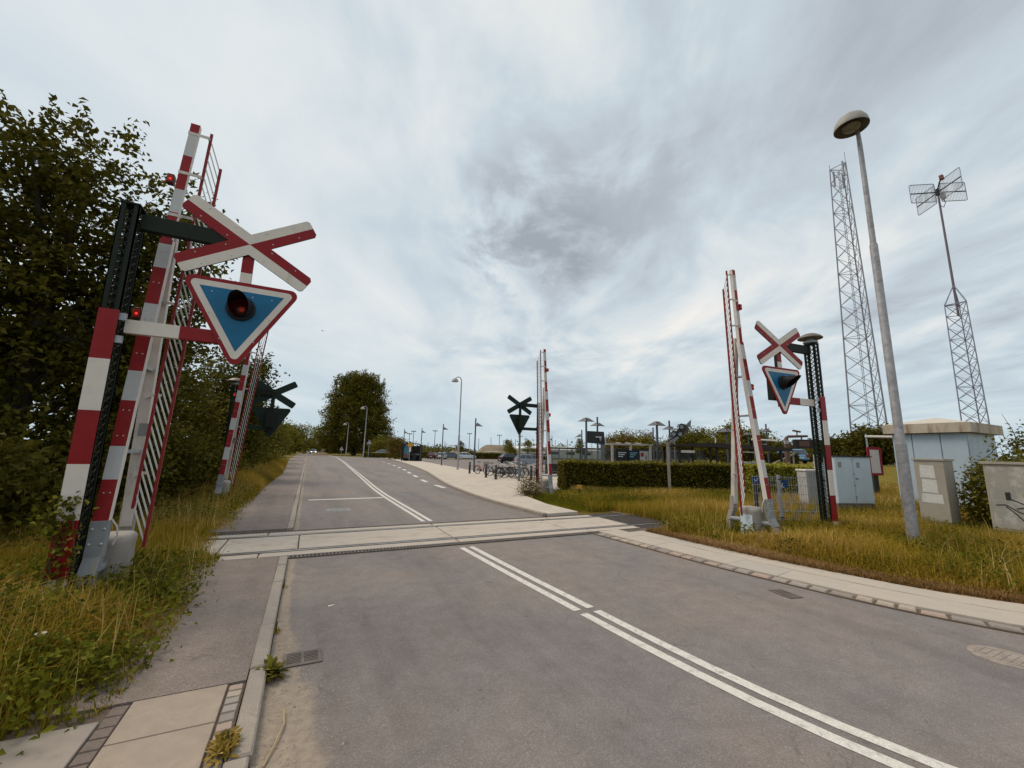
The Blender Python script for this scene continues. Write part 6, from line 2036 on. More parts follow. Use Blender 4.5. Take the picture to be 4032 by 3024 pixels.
LM_BRIGHT = leaf_mat('leaves_bright', [(0.0, (0.20, 0.20, 0.02)), (0.5, (0.36, 0.34, 0.035)), (1.0, (0.52, 0.47, 0.08))], 0.3)
LM_BRAM = leaf_mat('bramble_leaves', [(0.0, (0.040, 0.046, 0.004)), (0.5, (0.115, 0.120, 0.009)), (0.85, (0.22, 0.205, 0.018)), (1.0, (0.36, 0.26, 0.05))], 0.25)
rng = np.random.default_rng(11)

# --- dark trees along the left verge
def sprigs(lobes, k, rng, n=22, ln=0.9, top=True):
    """shoots that stand out from the crown's outline."""
    out = []
    for _ in range(k):
        l = lobes[rng.integers(len(lobes))]
        u = rng.normal(size=3)
        if top:
            u[2] = abs(u[2]) + 0.5
        u /= np.linalg.norm(u)
        p = np.array(l[0]) + u * np.array(l[1]) * 0.95
        d = u * 0.6 + np.array([0, 0, 0.7]) + rng.normal(size=3) * 0.25
        d /= np.linalg.norm(d)
        L_ = ln * rng.uniform(0.5, 1.3)
        for j in range(n):
            out.append(p + d * L_ * j / n + rng.normal(size=3) * 0.075)
    return np.array(out)


lob1 = [((-0.9, 0, 6.0), (1.9, 1.9, 3.7)), ((0.9, 0, 6.2), (1.5, 1.6, 4.0)), ((1.7, 0.3, 5.0), (1.0, 1.4, 3.0)), ((0.2, 0, 3.2), (2.2, 2.0, 2.6)), ((-2.4, 0.3, 5.6), (1.9, 1.9, 3.5)), ((-0.2, -0.2, 8.6), (1.2, 1.2, 1.3)), ((2.5, 0.2, 6.2), (1.2, 1.3, 2.7)), ((2.5, 0, 3.8), (1.3, 1.4, 2.3))]
tree('verge_tree', 'large dark leafy tree towering behind the near left signal', (-6.5, 13.9, 0), lob1,
     1080, 34, 0.20, 0.155, LM_DARK, 0.22, rng, group='trees along the left verge', limbs=26, twigs=320, shell=0.30, extra=sprigs(lob1, 150, rng))
lob2 = [((0, 0, 6.0), (2.8, 2.6, 4.2)), ((1.2, 0.5, 4.0), (2.4, 2.2, 3.2)), ((-0.5, 0, 8.6), (1.6, 1.6, 1.5))]
tree('verge_tree', 'dark leafy tree at the left picture edge behind the signal post', (-12.2, 17.4, 0), lob2,
     620, 34, 0.27, 0.17, LM_DARK, 0.24, rng, group='trees along the left verge', limbs=14, twigs=110, shell=0.30, extra=sprigs(lob2, 60, rng))
tree('verge_tree', 'dark tree beyond the near left barrier, left of the far left barrier', (-6.2, 20.4, 0),
     [((0, 0, 4.0), (2.2, 2.2, 3.0)), ((1.0, 0.3, 2.6), (1.8, 1.8, 2.1)), ((-1.2, 0.5, 4.6), (1.9, 1.8, 2.5))],
     640, 30, 0.30, 0.16, LM_MID, 0.18, rng, group='trees along the left verge', limbs=10, twigs=40, shell=0.4)
lob3 = [((0, 0, 3.9), (1.8, 2.2, 2.9)), ((1.15, 0.2, 5.4), (0.95, 1.1, 1.35)), ((0.9, -0.4, 2.6), (1.4, 1.6, 1.9))]
tree('verge_tree', 'tree with ragged top right behind the far left signal', (-4.3, 27.0, 0), lob3,
     520, 26, 0.30, 0.18, LM_DARK, 0.17, rng, group='trees along the left verge', limbs=10, twigs=40, shell=0.4, extra=sprigs(lob3, 60, rng))
_far = [((-5.2, 34, 0), 6.2, 2.3, LM_MID, 'rounded tree behind the far left signal, further up the road'), ((-5.4, 43, 0), 6.0, 2.5, LM_DARK, 'third dark tree up the left side of the road'),
        ((-5.6, 54, 0), 6.0, 2.8, LM_MID, 'fourth olive tree up the left side of the road'), ((-5.8, 68, 0), 6.2, 3.0, LM_MID, 'fifth olive tree up the left side of the road'),
        ((-6.2, 86, 0), 6.4, 3.4, LM_OLIVE, 'pale olive tree at the far left bend of the footway')]
for b, h, r, m, lb in _far:
    tree('verge_tree', lb, b, [((0, 0, h * 0.55), (r, r, h * 0.45)), ((0.8, 0, h * 0.33), (r * 0.8, r * 0.9, h * 0.30))], 380, 20, 0.42, 0.26, m, 0.16, rng, group='trees along the left verge', limbs=6, shell=0.45)
# understorey along the left verge
for i, (x, y, h, r, m) in enumerate(((-5.3, 9.8, 1.9, 1.5, LM_DARK), (-6.6, 11.2, 2.6, 1.8, LM_DARK), (-4.6, 13.2, 2.3, 1.4, LM_DARK), (-4.3, 16.3, 2.5, 1.3, LM_DARK), (-4.0, 19.6, 2.2, 1.2, LM_MID), (-8.8, 10.2, 2.6, 2.0, LM_DARK),
                                     (-4.0, 23.5, 1.9, 1.2, LM_MID), (-4.0, 29.5, 2.0, 1.3, LM_MID), (-3.9, 37, 2.0, 1.3, LM_MID), (-4.2, 47, 2.2, 1.6, LM_OLIVE), (-11.6, 10.6, 2.8, 2.0, LM_DARK))):
    wh = ['low dark shrub behind the near left barrier', 'tall dark shrub under the big left tree', 'dark shrub between the two left barriers', 'dark shrub just left of the far left barrier', 'shrub behind the far left barrier',
          'broad dark shrub under the big tree at the left', 'small shrub on the verge past the far left barrier', 'green shrub on the verge past the far left signal', 'fourth small shrub up the left verge', 'farthest olive shrub on the left verge', 'dark shrub at the left picture edge'][i]
    tree('shrub', wh, (x, y, 0), [((0, 0, h * 0.5), (r, r, h * 0.52))], 260, 26, 0.24, 0.14, m, 0.06, rng, 'shrub', 'shrubs on the left verge', limbs=5, shell=0.4, zmin=0.02)

# --- the big round tree
rb = np.random.default_rng(5)
lob = [((0, 0, 8.0), (7.2, 6.2, 7.6)), ((-2.2, 0, 11.8), (4.4, 4.4, 6.6)), ((2.2, 0, 12.2), (4.4, 4.2, 6.6)), ((0.2, 0, 14.0), (4.0, 4.0, 5.4)), ((-4.6, 0, 4.2), (3.6, 4, 4.2)), ((5.0, 0, 4.6), (3.8, 4, 4.6))]
lob = [(tuple(1.27 * q for q in c), tuple(1.24 * q for q in r)) for c, r in lob]
# upright shoots on its rim
sh = []
for k in range(230):
    a = rb.uniform(0, 2 * math.pi)
    l = lob[rb.integers(1, 4)]
    p = np.array(l[0]) + np.array([math.cos(a) * l[1][0] * rb.uniform(0.2, 0.98), math.sin(a) * l[1][1] * rb.uniform(0.2, 0.98), l[1][2] * rb.uniform(0.55, 0.93)])
    for j in range(26):
        sh.append(p + np.array([rb.normal() * 0.26, rb.normal() * 0.26, j * 0.075]))
tree('round_tree', 'big round dark olive tree standing alone beyond the bend', (12.4, 132.5, 0), lob, 3000, 20, 0.62, 0.50, LM_MID, 0.6, rb, limbs=14, shell=0.72, zmin=0.3, extra=np.array(sh), trunk_h=12)
tree('shrub', 'pale olive bush at the right foot of the big round tree', (17.8, 116.5, 0), [((0, 0, 2.6), (3.2, 3, 3.0)), ((3.6, 0, 1.8), (2.6, 2.4, 2.2))], 420, 18, 0.4, 0.30, LM_OLIVE, 0.12, rb, 'shrub', limbs=5)
tree('shrub', 'wispy brown-green shrub left of the bus shelter', (15.6, 83.0, 0), [((0, 0, 1.9), (1.7, 1.7, 2.2)), ((-0.6, 0, 3.2), (1.2, 1.2, 1.4)), ((1.0, 0.4, 3.0), (0.9, 0.9, 1.3))], 360, 16, 0.28, 0.22, LM_BROWN, 0.10, rb, 'shrub', limbs=9, twigs=80)
for x, y, h, r, m, lb in ((1.0, 185, 11, 7, LM_OLIVE, 'olive tree closing the far end of the road'), (-6.5, 150, 10.0, 6, LM_MID, 'tree left of the far end of the road'), (12.0, 175, 8.5, 7, LM_MID, 'tree right of the far end of the road'), (-7.0, 118, 8.0, 4.5, LM_OLIVE, 'round olive tree left of the far road car')):
    tree('far_tree', lb, (x, y, 0), [((0, 0, h * 0.55), (r, r, h * 0.45)), ((r * 0.5, 0, h * 0.35), (r * 0.8, r * 0.8, h * 0.32))], 420, 16, 0.6, 0.5, m, 0.3, rb, group='trees at the far end of the road', limbs=5)

# --- small trees on the car park
for x, y, h, r, m, lb in ((40.4, 83.5, 4.9, 1.8, LM_DARK, 'dark small tree right of the tall car park lamp'), (37.4, 76, 4.2, 1.4, LM_OLIVE, 'thin small tree left of the domed one before the mound'), (42.3, 77.5, 5.0, 2.0, LM_OLIVE, 'layered small tree in front of the goal frame'),
                          (46.6, 64.5, 4.9, 1.35, LM_OLIVE, 'narrow small tree right of the sign pole'), (47.5, 56.5, 3.9, 1.7, LM_OLIVE, 'small tree just right of the far middle barrier'), (33.5, 95.8, 4.4, 2.2, LM_DARK, 'dark round small tree behind the white SUV')):
    tree('young_tree', lb, (x, y, 0), [((0, 0, h * 0.70), (r * 0.55, r * 0.55, h * 0.24)), ((r * 0.2, 0, h * 0.50), (r * 0.95, r * 0.95, h * 0.09)), ((-r * 0.1, 0, h * 0.90), (r * 0.28, r * 0.3, h * 0.12))], 120, 14, 0.20, 0.22, m, 0.07, rb, group='young trees on the car park', limbs=8, shell=0.4, zmin=h * 0.40)
# --- trees behind the station
for px, d, zt, r, m, lb in ((2470, 70, 5.9, 4.6, LM_BROWN, 'rounded rusty tree behind the notice board shelter'), (2545, 66, 4.4, 2.2, LM_OLIVE, 'small pale tree right of the rounded rusty tree'), (2735, 70, 6.7, 4.4, LM_MID, 'broad dark tree behind the folded signal head'),
                            (2650, 75, 4.6, 3.0, LM_OLIVE, 'low olive tree left of the broad dark tree'), (2830, 62, 4.4, 3.2, LM_MID, 'olive tree left of the near right boom'), (2878, 66, 7.3, 2.2, LM_OLIVE, 'tall upright tree behind the near right boom'),
                            (2965, 66, 6.6, 2.6, LM_OLIVE, 'upright tree right of the near right boom'), (3050, 72, 5.0, 3.2, LM_DARK, 'dark tree left of the hanging monitor'), (3285, 50, 4.6, 2.6, LM_DARK, 'dark tree behind the lattice signal post'),
                            (3345, 60, 4.2, 3.0, LM_MID, 'low olive tree left of the radio tower foot'), (3440, 42, 5.2, 2.3, LM_DARK, 'dark tree at the foot of the radio tower'), (3180, 80, 4.0, 4.5, LM_MID, 'low tree behind the hanging monitor')):
    s = (px - 2016) / 1594.0
    x, y = HD[0] * d + RT[0] * s * d, HD[1] * d + RT[1] * s * d
    zb = bank_h(x, y)
    tree('station_tree', lb, (x, y, max(0, zb)), [((0, 0, (zt - zb) * 0.58), (r, r, (zt - zb) * 0.42)), ((r * 0.4, 0.3, (zt - zb) * 0.4), (r * 0.8, r * 0.8, (zt - zb) * 0.32)), ((-r * 0.35, 0, (zt - zb) * 0.45), (r * 0.7, r * 0.7, (zt - zb) * 0.36))],
         360, 40, 0.50, 0.30, m, 0.14, rb, group='trees behind the station', limbs=6, shell=0.2)
# --- far wood along the horizon
Pw = []
for k in range(900):
    a = rb.uniform(-0.72, 0.98)
    d = rb.uniform(185, 240)
    s = math.tan(a)
    h = (2.6 + 1.6 * math.sin(a * 17) + 1.0 * math.sin(a * 41 + 1)) + 0.8
    c = np.array([HD[0] * d + RT[0] * s * d, HD[1] * d + RT[1] * s * d, 0])
    Pw.append(c + rb.normal(size=(30, 3)) * np.array([2.2, 2.2, 0.3]) + np.stack([np.zeros(30), np.zeros(30), np.abs(rb.normal(size=30)) * 0.35 * h + rb.uniform(0, h * 0.75, 30)], 1))
Pw = np.concatenate(Pw)
tag(big_mesh('far_wood', leaf_cards(Pw, 1.1, rb), 4, LEAF_F, LM_MID, rb.uniform(0, 1, len(Pw))), 'low dark belt of far woodland along the horizon', 'woodland', kind='stuff')

# --- hedges
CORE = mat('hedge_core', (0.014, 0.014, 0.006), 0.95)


def hedge(label, p, q, h, w, n, leaf, material, topmat=None, zb=0.0, name='hedge'):
    p, q = np.array(p, float), np.array(q, float)
    ln = np.linalg.norm(q - p)
    t = thing(name, label, 'hedge', (p[0], p[1], zb), math.atan2(q[1] - p[1], q[0] - p[0]), group='clipped hedges')
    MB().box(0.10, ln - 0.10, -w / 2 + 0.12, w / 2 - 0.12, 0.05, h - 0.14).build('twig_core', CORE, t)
    A = [ln * h, ln * w * 1.15, w * h, w * h]
    f = rb.choice(4, size=n, p=np.array(A) / sum(A))
    u, v_ = rb.uniform(0, 1, n), rb.uniform(0, 1, n)
    dep = np.abs(rb.normal(size=n)) * 0.06
    wob = 0.05 * np.sin(u * ln * 1.7) + 0.03 * np.sin(u * ln * 4.3)
    P = np.zeros((n, 3))
    P[f == 0] = np.stack([u * ln, -w / 2 + dep + wob, v_ * h], 1)[f == 0]
    P[f == 1] = np.stack([u * ln, (v_ - 0.5) * w, h - dep * 0.8 + wob * 0.9 + (rb.uniform(size=n) < 0.12) * rb.uniform(0, 0.16, n)], 1)[f == 1]
    P[f == 2] = np.stack([dep, (u - 0.5) * w, v_ * h], 1)[f == 2]
    P[f == 3] = np.stack([ln - dep, (u - 0.5) * w, v_ * h], 1)[f == 3]
    top = f == 1
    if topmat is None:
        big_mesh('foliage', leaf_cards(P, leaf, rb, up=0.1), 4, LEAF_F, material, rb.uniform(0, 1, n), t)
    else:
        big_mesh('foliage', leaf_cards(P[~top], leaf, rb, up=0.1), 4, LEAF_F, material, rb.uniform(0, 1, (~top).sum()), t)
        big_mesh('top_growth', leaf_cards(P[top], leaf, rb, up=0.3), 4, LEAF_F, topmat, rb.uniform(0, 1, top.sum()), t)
    return t


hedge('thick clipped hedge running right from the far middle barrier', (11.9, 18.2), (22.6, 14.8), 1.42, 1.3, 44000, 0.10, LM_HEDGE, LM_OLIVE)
hedge('low overgrown hedge with bright tips behind the mesh fence', (18.6, 12.6), (21.6, 11.1), 1.52, 1.2, 8000, 0.11, LM_BRIGHT, LM_BRIGHT)
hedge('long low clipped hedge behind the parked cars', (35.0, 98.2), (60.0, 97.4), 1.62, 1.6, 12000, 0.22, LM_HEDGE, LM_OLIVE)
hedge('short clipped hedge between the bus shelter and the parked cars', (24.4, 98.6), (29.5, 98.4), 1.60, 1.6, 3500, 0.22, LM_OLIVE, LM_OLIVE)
hedge('very low hedge along the forecourt end by the silver car', (11.8, 101.0), (19.0, 96.5), 1.05, 1.2, 4000, 0.20, LM_OLIVE, LM_OLIVE)
hedge('dark clipped hedge on the bank beside the blue car', (38.5, 28.5), (46.0, 25.5), 1.15, 1.2, 5000, 0.14, LM_HEDGE, LM_HEDGE, zb=1.3)
tree('shrub', 'green leafy bush squeezed between the two concrete cabinets', (17.0, 4.25, 0), [((0, 0, 0.9), (0.85, 0.75, 1.0)), ((1.2, -0.35, 1.2), (0.9, 0.6, 0.9)), ((-0.5, -0.5, 0.5), (0.6, 0.6, 0.6))], 420, 24, 0.16, 0.10, LM_MID, 0.06, rb, 'shrub', 'bushes by the cabinets', limbs=8)
tree('shrub', 'taller bush with thin twigs at the right edge behind the scrawled cabinet', (20.8, 4.45, 0), [((0, 0, 1.4), (1.0, 0.6, 1.4)), ((0.9, -0.6, 2.0), (1.0, 0.7, 1.5))], 360, 20, 0.22, 0.12, LM_MID, 0.07, rb, 'shrub', 'bushes by the cabinets', limbs=8, twigs=90)


# --- grass and weeds
def blades(P, h, w, lean, rng, seg=2):
    """bent blades: two quads-as-triangles each, 5 vertices."""
    n = len(P)
    a = rng.uniform(0, 2 * math.pi, n)
    d = np.stack([np.cos(a), np.sin(a), np.zeros(n)], 1)
    b = a + rng.uniform(1.2, 1.9, n)
    s = np.stack([np.cos(b), np.sin(b), np.zeros(n)], 1) * (w * rng.uniform(0.7, 1.3, n))[:, None] / 2
    ln = (lean * np.abs(rng.normal(size=n)))[:, None]
    hh = h[:, None] if np.ndim(h) else np.full((n, 1), h)
    up = np.array([[0, 0, 1.0]])
    m = P + up * hh * 0.55 + d * hh * ln * 0.35
    tip = P + up * hh * (1 - 0.25 * np.minimum(ln, 1.2)) + d * hh * ln
    return np.stack([P - s, P + s, m + s * 0.8, m - s * 0.8, tip], 1).reshape(-1, 3)


BLADE_F = [(0, 1, 2), (0, 2, 3), (3, 2, 4)]
GR_DRY = leaf_mat('grass_mixed', [(0.0, (0.095, 0.085, 0.006)), (0.28, (0.21, 0.165, 0.010)), (0.50, (0.36, 0.245, 0.022)), (0.72, (0.48, 0.285, 0.050)), (0.88, (0.60, 0.38, 0.10)), (1.0, (0.72, 0.52, 0.20))], 0.3, 0.7)
GR_GREEN = leaf_mat('grass_green', [(0.0, (0.075, 0.080, 0.005)), (0.5, (0.19, 0.18, 0.010)), (0.8, (0.30, 0.245, 0.020)), (1.0, (0.48, 0.33, 0.06))], 0.3, 0.7)
GR_BROWN = leaf_mat('grass_brown', [(0.0, (0.20, 0.13, 0.02)), (0.5, (0.36, 0.235, 0.05)), (0.85, (0.50, 0.34, 0.10)), (1.0, (0.64, 0.46, 0.2))], 0.3, 0.7)


def area_pts(poly, n, rng, dens=None):
    poly = np.array(poly)
    lo, hi = poly.min(0), poly.max(0)
    out = []
    got = 0
    while got < n:
        q = rng.uniform(lo, hi, (n * 2, 2))
        c = np.zeros(len(q), bool)
        for i in range(len(poly)):
            x1, y1 = poly[i]
            x2, y2 = poly[i - 1]
            k = ((y1 > q[:, 1]) != (y2 > q[:, 1]))
            xx = (x2 - x1) * (q[:, 1] - y1) / (y2 - y1 + 1e-12) + x1
            c ^= k & (q[:, 0] < xx)
        q = q[c]
        if dens is not None:
            q = q[rng.uniform(size=len(q)) < dens(q)]
        out.append(q)
        got += len(q)
    return np.concatenate(out)[:n]


def patchy(q, f=0.9, ph=0.0):
    return 0.5 + 0.25 * np.sin(q[:, 0] * f * 1.3 + ph + 1.1 * np.sin(q[:, 1] * f)) + 0.25 * np.sin(q[:, 1] * f * 1.7 + ph * 2 + np.sin(q[:, 0] * f * 0.7))


def grass(name, label, poly, n, hmin, hmax, w, material, rng, lean=0.35, z=0.02, hfun=None, dens=None, patch=(0.9, 0.0), mixr=0.55):
    q = area_pts(poly, n, rng, dens)
    pt = patchy(q, *patch)
    h = hmin + (hmax - hmin) * np.clip(0.55 * pt + 0.5 * rng.uniform(0, 1, n) ** 1.6, 0, 1)
    if hfun is not None:
        h = h * hfun(q)
    P = np.concatenate([q, np.full((n, 1), z)], 1)
    rnd = np.clip(mixr * pt + (1 - mixr) * rng.uniform(0, 1, n) + 0.12 * rng.normal(size=n), 0, 1)
    return tag(big_mesh(name, blades(P, h, w, lean, rng), 5, BLADE_F, material, rnd), label, 'grass', kind='stuff')


rg = np.random.default_rng(21)
edge_l = lambda q: np.clip((-1.0 - q[:, 0]) / 0.7, 0.25, 1) * np.clip(np.hypot(q[:, 0] + 2.0, q[:, 1] - 6.7) / 1.1, 0.30, 1)
VL = [(-1.05, 3.95), (-1.0, 4.6), (-1.02, 5.4), (-1.06, 6.6), (-1.10, 7.9), (-1.15, 8.6), (-9, 8.6), (-9, 3.4), (-2.6, 3.4), (-1.6, 3.8)]
struct(sheet('left_verge', [(-1.15, 3.9), (-1.1, 8.09), (-30, 8.09), (-30, -20), (-2.3, -20), (-2.3, 3.5)], 0.03, M_GROUND))
struct(sheet('left_verge_far', [(-1.3, 10.8), (-1.5, 22), (-1.2, 32), (-2.0, 60), (-2.7, 150), (-40, 150), (-40, 10.8)], 0.03, M_GROUND))
struct(sheet('right_verge', [(7.95, 7.95), (7.75, 5.2), (8.2, 3.2), (9.1, 1.6), (11, -0.4), (14.2, -2.6), (60, -2.6), (60, 7.95)], 0.03, M_GROUND))
grass('verge_grass', 'mixed dry and green tall grass on the near left verge', VL, 64000, 0.16, 0.66, 0.009, GR_DRY, rg, 0.70, 0.03, edge_l)
grass('verge_grass', 'tall dry grass along the far left verge beyond the crossing', [(-1.25, 10.9), (-1.45, 15), (-1.6, 21.7), (-1.4, 32), (-2.0, 55), (-5, 55), (-5.5, 10.9)], 46000, 0.30, 1.20, 0.016, GR_DRY, rg, 0.45, 0.03,
      lambda q: np.clip((-1.25 - q[:, 0]) / 0.9, 0.22, 1) * np.clip((q[:, 1] - 13.5) / 7, 0.32, 1), lambda q: np.clip(14 / (q[:, 1] - 2), 0.15, 1), (0.7, 1.0))
grass('verge_grass', 'orange-brown dry grass mixed into the far left verge', [(-1.45, 11.5), (-1.7, 21.7), (-1.6, 40), (-4.2, 40), (-4.6, 11.5)], 20000, 0.35, 1.05, 0.014, GR_BROWN, rg, 0.55, 0.03,
      lambda q: np.clip((-1.35 - q[:, 0]) / 0.9, 0.25, 1) * np.clip((q[:, 1] - 13.5) / 7, 0.32, 1), lambda q: np.clip(14 / (q[:, 1] - 2), 0.15, 1), (0.5, 2.2))
grass('verge_grass', 'overgrown grass between the tracks and the left trees', [(-1.3, 7.9), (-1.5, 10.9), (-8, 10.9), (-8, 7.9)], 15000, 0.12, 0.60, 0.013, GR_DRY, rg, 0.45, -0.02, lambda q: np.clip((-1.2 - q[:, 0]) / 1.0, 0.2, 1))
VR = [(7.75, 7.9), (7.62, 6.2), (7.8, 4.6), (8.2, 3.2), (9.1, 1.7), (11, -0.2), (16, -1.5), (20, 7.9)]
edge_r = lambda q: np.clip((q[:, 0] - 7.75 - np.clip((4.5 - q[:, 1]) * 0.38, 0, 2)) / 1.0, 0.18, 1) * np.clip(np.hypot(q[:, 0] - 9.4, q[:, 1] - 6.3) / 1.1, 0.35, 1)
grass('verge_grass', 'rough mixed grass on the near right verge round the signal and lamp', VR, 80000, 0.13, 0.56, 0.0105, GR_DRY, rg, 0.75, 0.03, edge_r, lambda q: np.clip(9 / np.hypot(q[:, 0], q[:, 1]), 0.3, 1), (1.1, 2.0))
grass('track_grass', 'dry grass growing over the track bed right of the crossing', [(9.2, 7.8), (9.3, 11.2), (8.6, 11.3), (8.9, 13.2), (9.3, 14.5), (30, 13.0), (34, 7.8)], 46000, 0.14, 0.58, 0.016, GR_DRY, rg, 0.4, -0.01,
      None, lambda q: np.clip(11 / np.hypot(q[:, 0], q[:, 1]), 0.25, 1), (0.8, 0.5))
grass('bank_grass', 'green grass strip between the forecourt and the hedge', [(7.85, 11.3), (8.0, 12.8), (8.5, 15.1), (9.2, 16.1), (11.0, 16.6), (12.0, 17.4), (21, 14.3), (24, 12.0), (9.4, 11.3)], 46000, 0.07, 0.26, 0.013, GR_GREEN, rg, 0.45, 0.0,
      lambda q: np.clip((q[:, 0] - 7.8) / 0.8, 0.4, 1), lambda q: np.clip(13 / np.hypot(q[:, 0], q[:, 1]), 0.3, 1), (0.9, 1.2))
grass('hedge_foot_grass', 'brown dry grass along the hedge foot and the barrier', [(11.6, 16.6), (12.0, 17.5), (20.6, 14.8), (20.2, 13.9)], 6000, 0.15, 0.42, 0.014, GR_BROWN, rg, 0.4, 0.0)
grass('bank_top_grass', 'tall grass on the strip behind the hedge', [(13, 19.3), (27, 15.2), (33, 15.5), (33, 24), (22, 30), (17.6, 24)], 26000, 0.4, 1.15, 0.026, GR_DRY, rg, 0.35, 0.0, lambda q: np.clip((np.hypot(q[:, 0], q[:, 1]) - 20) / 4, 0.5, 1))
grass('slope_grass', 'dry yellow grass on the slope behind the hut and cabinets', [(17, 7.6), (19, 10), (40, 17), (60, 14), (60, 4), (27, 3), (22, 5)], 26000, 0.15, 0.55, 0.03, GR_BROWN, rg, 0.4, 0.0)
# dry seed stalks and dark broad-leaved weeds break up the grass
for nm, lbl, poly, n in (('dry_stalks', 'pale dry seed stalks scattered over the right verge', VR, 3600), ('dry_stalks', 'pale dry seed stalks standing on the track bed', [(9.3, 8.0), (9.0, 13.0), (26, 12.5), (30, 8.0)], 3600),
                         ('dry_stalks', 'pale dry seed stalks on the near left verge', VL, 1300), ('dry_stalks', 'pale dry seed stalks along the far left verge', [(-1.7, 11), (-1.9, 30), (-4.5, 30), (-4.5, 11)], 2600)):
    q = area_pts(poly, n, rg)
    k = patchy(q, 0.6, 3.0) > 0.45
    q = q[k]
    P = np.concatenate([q, np.full((len(q), 1), 0.02)], 1)
    tag(big_mesh(nm, blades(P, rg.uniform(0.3, 0.75, len(q)), 0.008, 0.45, rg), 5, BLADE_F, GR_BROWN, np.clip(rg.normal(0.65, 0.25, len(q)), 0, 1)), lbl, 'dry grass', kind='stuff')
for nm, lbl, poly, n, zz in (('leafy_weeds', 'dark leafy weeds scattered through the right verge', VR, 260, 0.03), ('leafy_weeds', 'dark leafy weeds in the strip below the hedge', [(8.2, 11.6), (9.0, 15.6), (12, 17), (20, 14), (20, 11.6)], 260, 0.0),
                             ('leafy_weeds', 'leafy weeds scattered through the near left verge', [(-1.1, 3.9), (-1.1, 7.9), (-4.2, 7.9), (-4.2, 3.4), (-1.6, 3.6)], 190, 0.03), ('leafy_weeds', 'leafy weeds along the far left verge', [(-1.5, 11), (-1.8, 28), (-4.5, 28), (-4.5, 11)], 260, 0.03)):
    q = area_pts(poly, n, rg)
    P = np.repeat(np.concatenate([q, np.full((n, 1), zz)], 1), 45, 0) + rg.normal(size=(n * 45, 3)) * np.array([0.15, 0.15, 0.0]) + np.stack([np.zeros(n * 45)] * 2 + [rg.uniform(0.03, 0.34, n * 45)], 1)
    tag(big_mesh(nm, leaf_cards(P, 0.055, rg), 4, LEAF_F, LM_BRAM, np.repeat(rg.uniform(0, 0.8, n), 45)), lbl, 'weeds', kind='stuff')
struct(sheet('verge_soil', [(7.50, 7.9), (7.50, 6.0), (7.70, 4.6), (8.08, 3.1), (8.95, 1.5), (10.6, -0.4), (11.1, 0.1), (9.5, 1.9), (8.55, 3.4), (8.1, 4.9), (7.95, 6.2), (7.95, 7.9)], 0.036, mat('dry_soil', (0.30, 0.19, 0.10), 0.95, var=0.3, scale=6)))
# fallen straw along the right footway
grass('footway_straw', 'thin brown straw along the back of the right footway', [(7.55, 7.8), (7.55, 6.0), (7.72, 4.6), (8.1, 3.1), (9.0, 1.5), (9.35, 1.8), (8.5, 3.3), (8.05, 4.9), (7.9, 6.2), (7.9, 7.8)], 14000, 0.04, 0.17, 0.009, leaf_mat('straw_brown', [(0.0, (0.16, 0.085, 0.03)), (0.5, (0.30, 0.165, 0.065)), (1.0, (0.46, 0.28, 0.13))], 0.2, 0.8), rg, 0.9, 0.03)

# brambles and leafy weeds at the lower left
for b, lb, sc, n in (((-2.05, 2.9, 0), 'bramble bush spilling over the paving at the lower left', 1.0, 300), ((-2.9, 3.7, 0), 'bramble bush at the left edge below the signal post', 1.05, 280), ((-1.45, 4.5, 0), 'low bramble patch at the edge of the left footway', 0.5, 110),
                     ((-2.2, 5.4, 0), 'leafy weeds round the foot of the near left signal', 0.8, 170), ((-1.5, 6.3, 0), 'leafy weeds in front of the near left barrier housing', 0.5, 110), ((-3.5, 5.2, 0), 'leafy weeds left of the near left signal', 0.9, 170)):
    tree('bramble', lb, b, [((0, 0, 0.20 * sc), (0.85 * sc, 0.80 * sc, 0.36 * sc)), ((-0.5 * sc, 0.35 * sc, 0.30 * sc), (0.6 * sc, 0.6 * sc, 0.38 * sc))], int(n * 1.5), 18, 0.075, 0.052, LM_BRAM, 0.006, rg, 'bush', 'brambles on the left verge', limbs=8, shell=0.3, zmin=0.03, twigs=30)
# climbers on the striped posts
P = np.stack([-2.37 + rg.normal(size=260) * 0.09, 6.44 + rg.normal(size=260) * 0.03, rg.uniform(0.1, 1.25, 260)], 1)
P = np.concatenate([P, np.stack([-2.50 + rg.normal(size=90) * 0.10, 6.42 + rg.normal(size=90) * 0.04, 0.98 + rg.normal(size=90) * 0.10], 1)])
t = thing('climber', 'leafy climber creeping up the striped board of the near left signal', 'climbing plant', (0, 0, 0))
big_mesh('leaves', leaf_cards(P, 0.065, rg), 4, LEAF_F, LM_BRAM, rg.uniform(0, 1, len(P)), t)
mb = MB()
for k in range(6):
    x = -2.37 + rg.normal() * 0.06
    pts = [(x + rg.normal() * 0.03, 6.44, 0.05 + 0.24 * j) for j in range(5)]
    mb.tube(pts, 0.004, 5)
mb.build('stems', mat('green_stem', (0.07, 0.07, 0.02), 0.7), t)
# dry bush at the far middle barrier, weed in the kerb, tuft on the setts
tree('shrub', 'dry brown wispy bush beside the far middle barrier', (8.55, 15.5, 0), [((0, 0, 0.40), (0.42, 0.42, 0.45)), ((0.2, 0.1, 0.25), (0.4, 0.4, 0.3))], 80, 14, 0.13, 0.07, LM_BROWN, 0.02, rg, 'shrub', limbs=16, twigs=160)


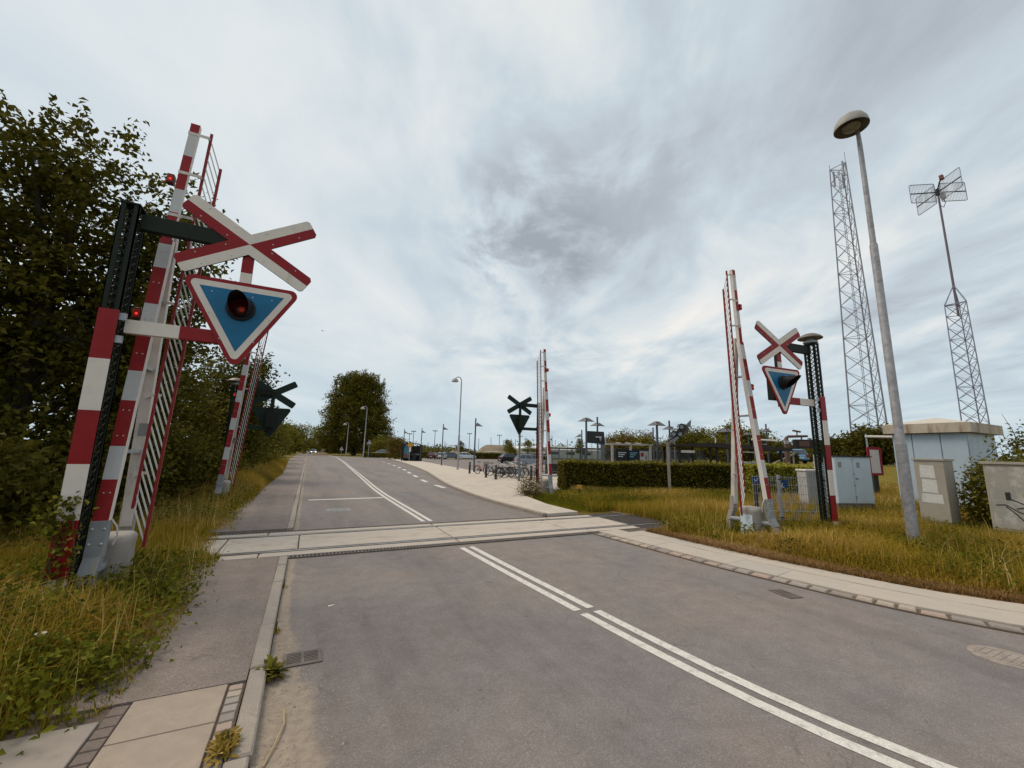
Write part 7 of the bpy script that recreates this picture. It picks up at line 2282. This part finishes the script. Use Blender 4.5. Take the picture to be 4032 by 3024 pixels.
def rosette(loc, label, n, ln, material, up=0.5):
    t = thing('kerb_weed', label, 'weed', loc)
    V = []
    for k in range(n):
        a = rg.uniform(0, 2 * math.pi)
        el = rg.uniform(0.15, 1.1) * up * 2
        d = np.array([math.cos(a) * math.cos(el), math.sin(a) * math.cos(el), math.sin(el)])
        s = np.array([-math.sin(a), math.cos(a), 0]) * ln * 0.16 * rg.uniform(0.7, 1.2)
        L_ = ln * rg.uniform(0.6, 1.1)
        b = np.array([rg.normal() * 0.02, rg.normal() * 0.04, 0.0])
        m = b + d * L_ * 0.55
        e = b + d * L_ - np.array([0, 0, L_ * 0.25])
        V += [b - s * 0.3, b + s * 0.3, m + s, m - s, e]
    big_mesh('leaves', np.array(V), 5, BLADE_F, material, rg.uniform(0, 1, n), t)
    MB().tube([(0, 0, -0.02), (0.01, 0, 0.10)], [0.012, 0.006], 6).build('stem', mat('green_stem', (0.07, 0.07, 0.02), 0.7), t)


rosette((-0.10, 4.16, 0.01), 'dark green leafy weed growing out of the left kerb joint', 64, 0.17, LM_MID)
rosette((-0.28, 3.22, 0.06), 'yellowed grass tuft on the setts beside the kerb at the bottom', 220, 0.10, GR_BROWN, 0.7)
rosette((-0.125, 5.05, 0.0), 'small brown tuft in the second kerb joint', 40, 0.06, GR_BROWN, 0.7)
rosette((-0.125, 6.55, 0.0), 'tiny brown tuft in the kerb joint near the crossing', 30, 0.05, GR_BROWN, 0.7)
# white flowers and scattered litter
t = thing('litter', 'small white paper scrap lying on the left lane', 'litter', (0.42, 5.6, 0.004), 0.3)
MB().add([(-0.035, -0.01, 0), (0.035, -0.012, 0.004), (0.038, 0.012, 0.003), (-0.03, 0.014, 0.006)], [(0, 1, 2, 3)]).build('paper', WHITE, t, fix=False)
for x, y, lb in ((-1.75, 4.75, 'white bindweed flower in the grass right of the signal foot'), (-2.2, 4.05, 'white flower among the brambles at the left'), (-1.95, 3.55, 'white flower head low in the brambles')):
    t = thing('flower', lb, 'flower', (x, y, 0.36), group='white flowers on the left verge')
    MB().lathe((0, 0, 0), [(0.006, -0.06), (0.012, -0.02), (0.032, 0.0), (0.036, 0.004)], 8, cap=False).build('bloom', WHITE, t, smooth=True)
    MB().tube([(0, 0, -0.36), (0, 0, -0.05)], 0.003, 4).build('stem', mat('green_stem', (0.07, 0.07, 0.02), 0.7), t)
# grit and pebbles in the gutter
gv = []
for k in range(420):
    x = -0.11 + abs(rg.normal()) * 0.22
    y = rg.uniform(2.2, 5.0)
    s = rg.uniform(0.003, 0.010)
    gv.append(np.array([(x - s, y - s, 0.001), (x + s, y - s * 0.8, 0.001), (x + s * 0.7, y + s, 0.001), (x - s * 0.8, y + s, 0.001), (x, y, s * 1.2)]))
tag(big_mesh('gutter_grit', np.concatenate(gv), 5, [(0, 1, 4), (1, 2, 4), (2, 3, 4), (3, 0, 4)], mat('grit', (0.30, 0.25, 0.20), 0.9, var=0.4, scale=20)), 'loose grit lying along the left kerb', 'grit', kind='stuff')
t = thing('twig', 'pale dry stalk lying in the gutter sand', 'twig', (0.0, 3.35, 0.008))
MB().tube([(-0.06, -0.30, 0), (-0.01, -0.12, 0.012), (0.03, 0.06, 0.01), (0.02, 0.22, 0.02)], 0.006, 6).build('stalk', mat('straw', (0.42, 0.31, 0.17), 0.8), t, smooth=True)
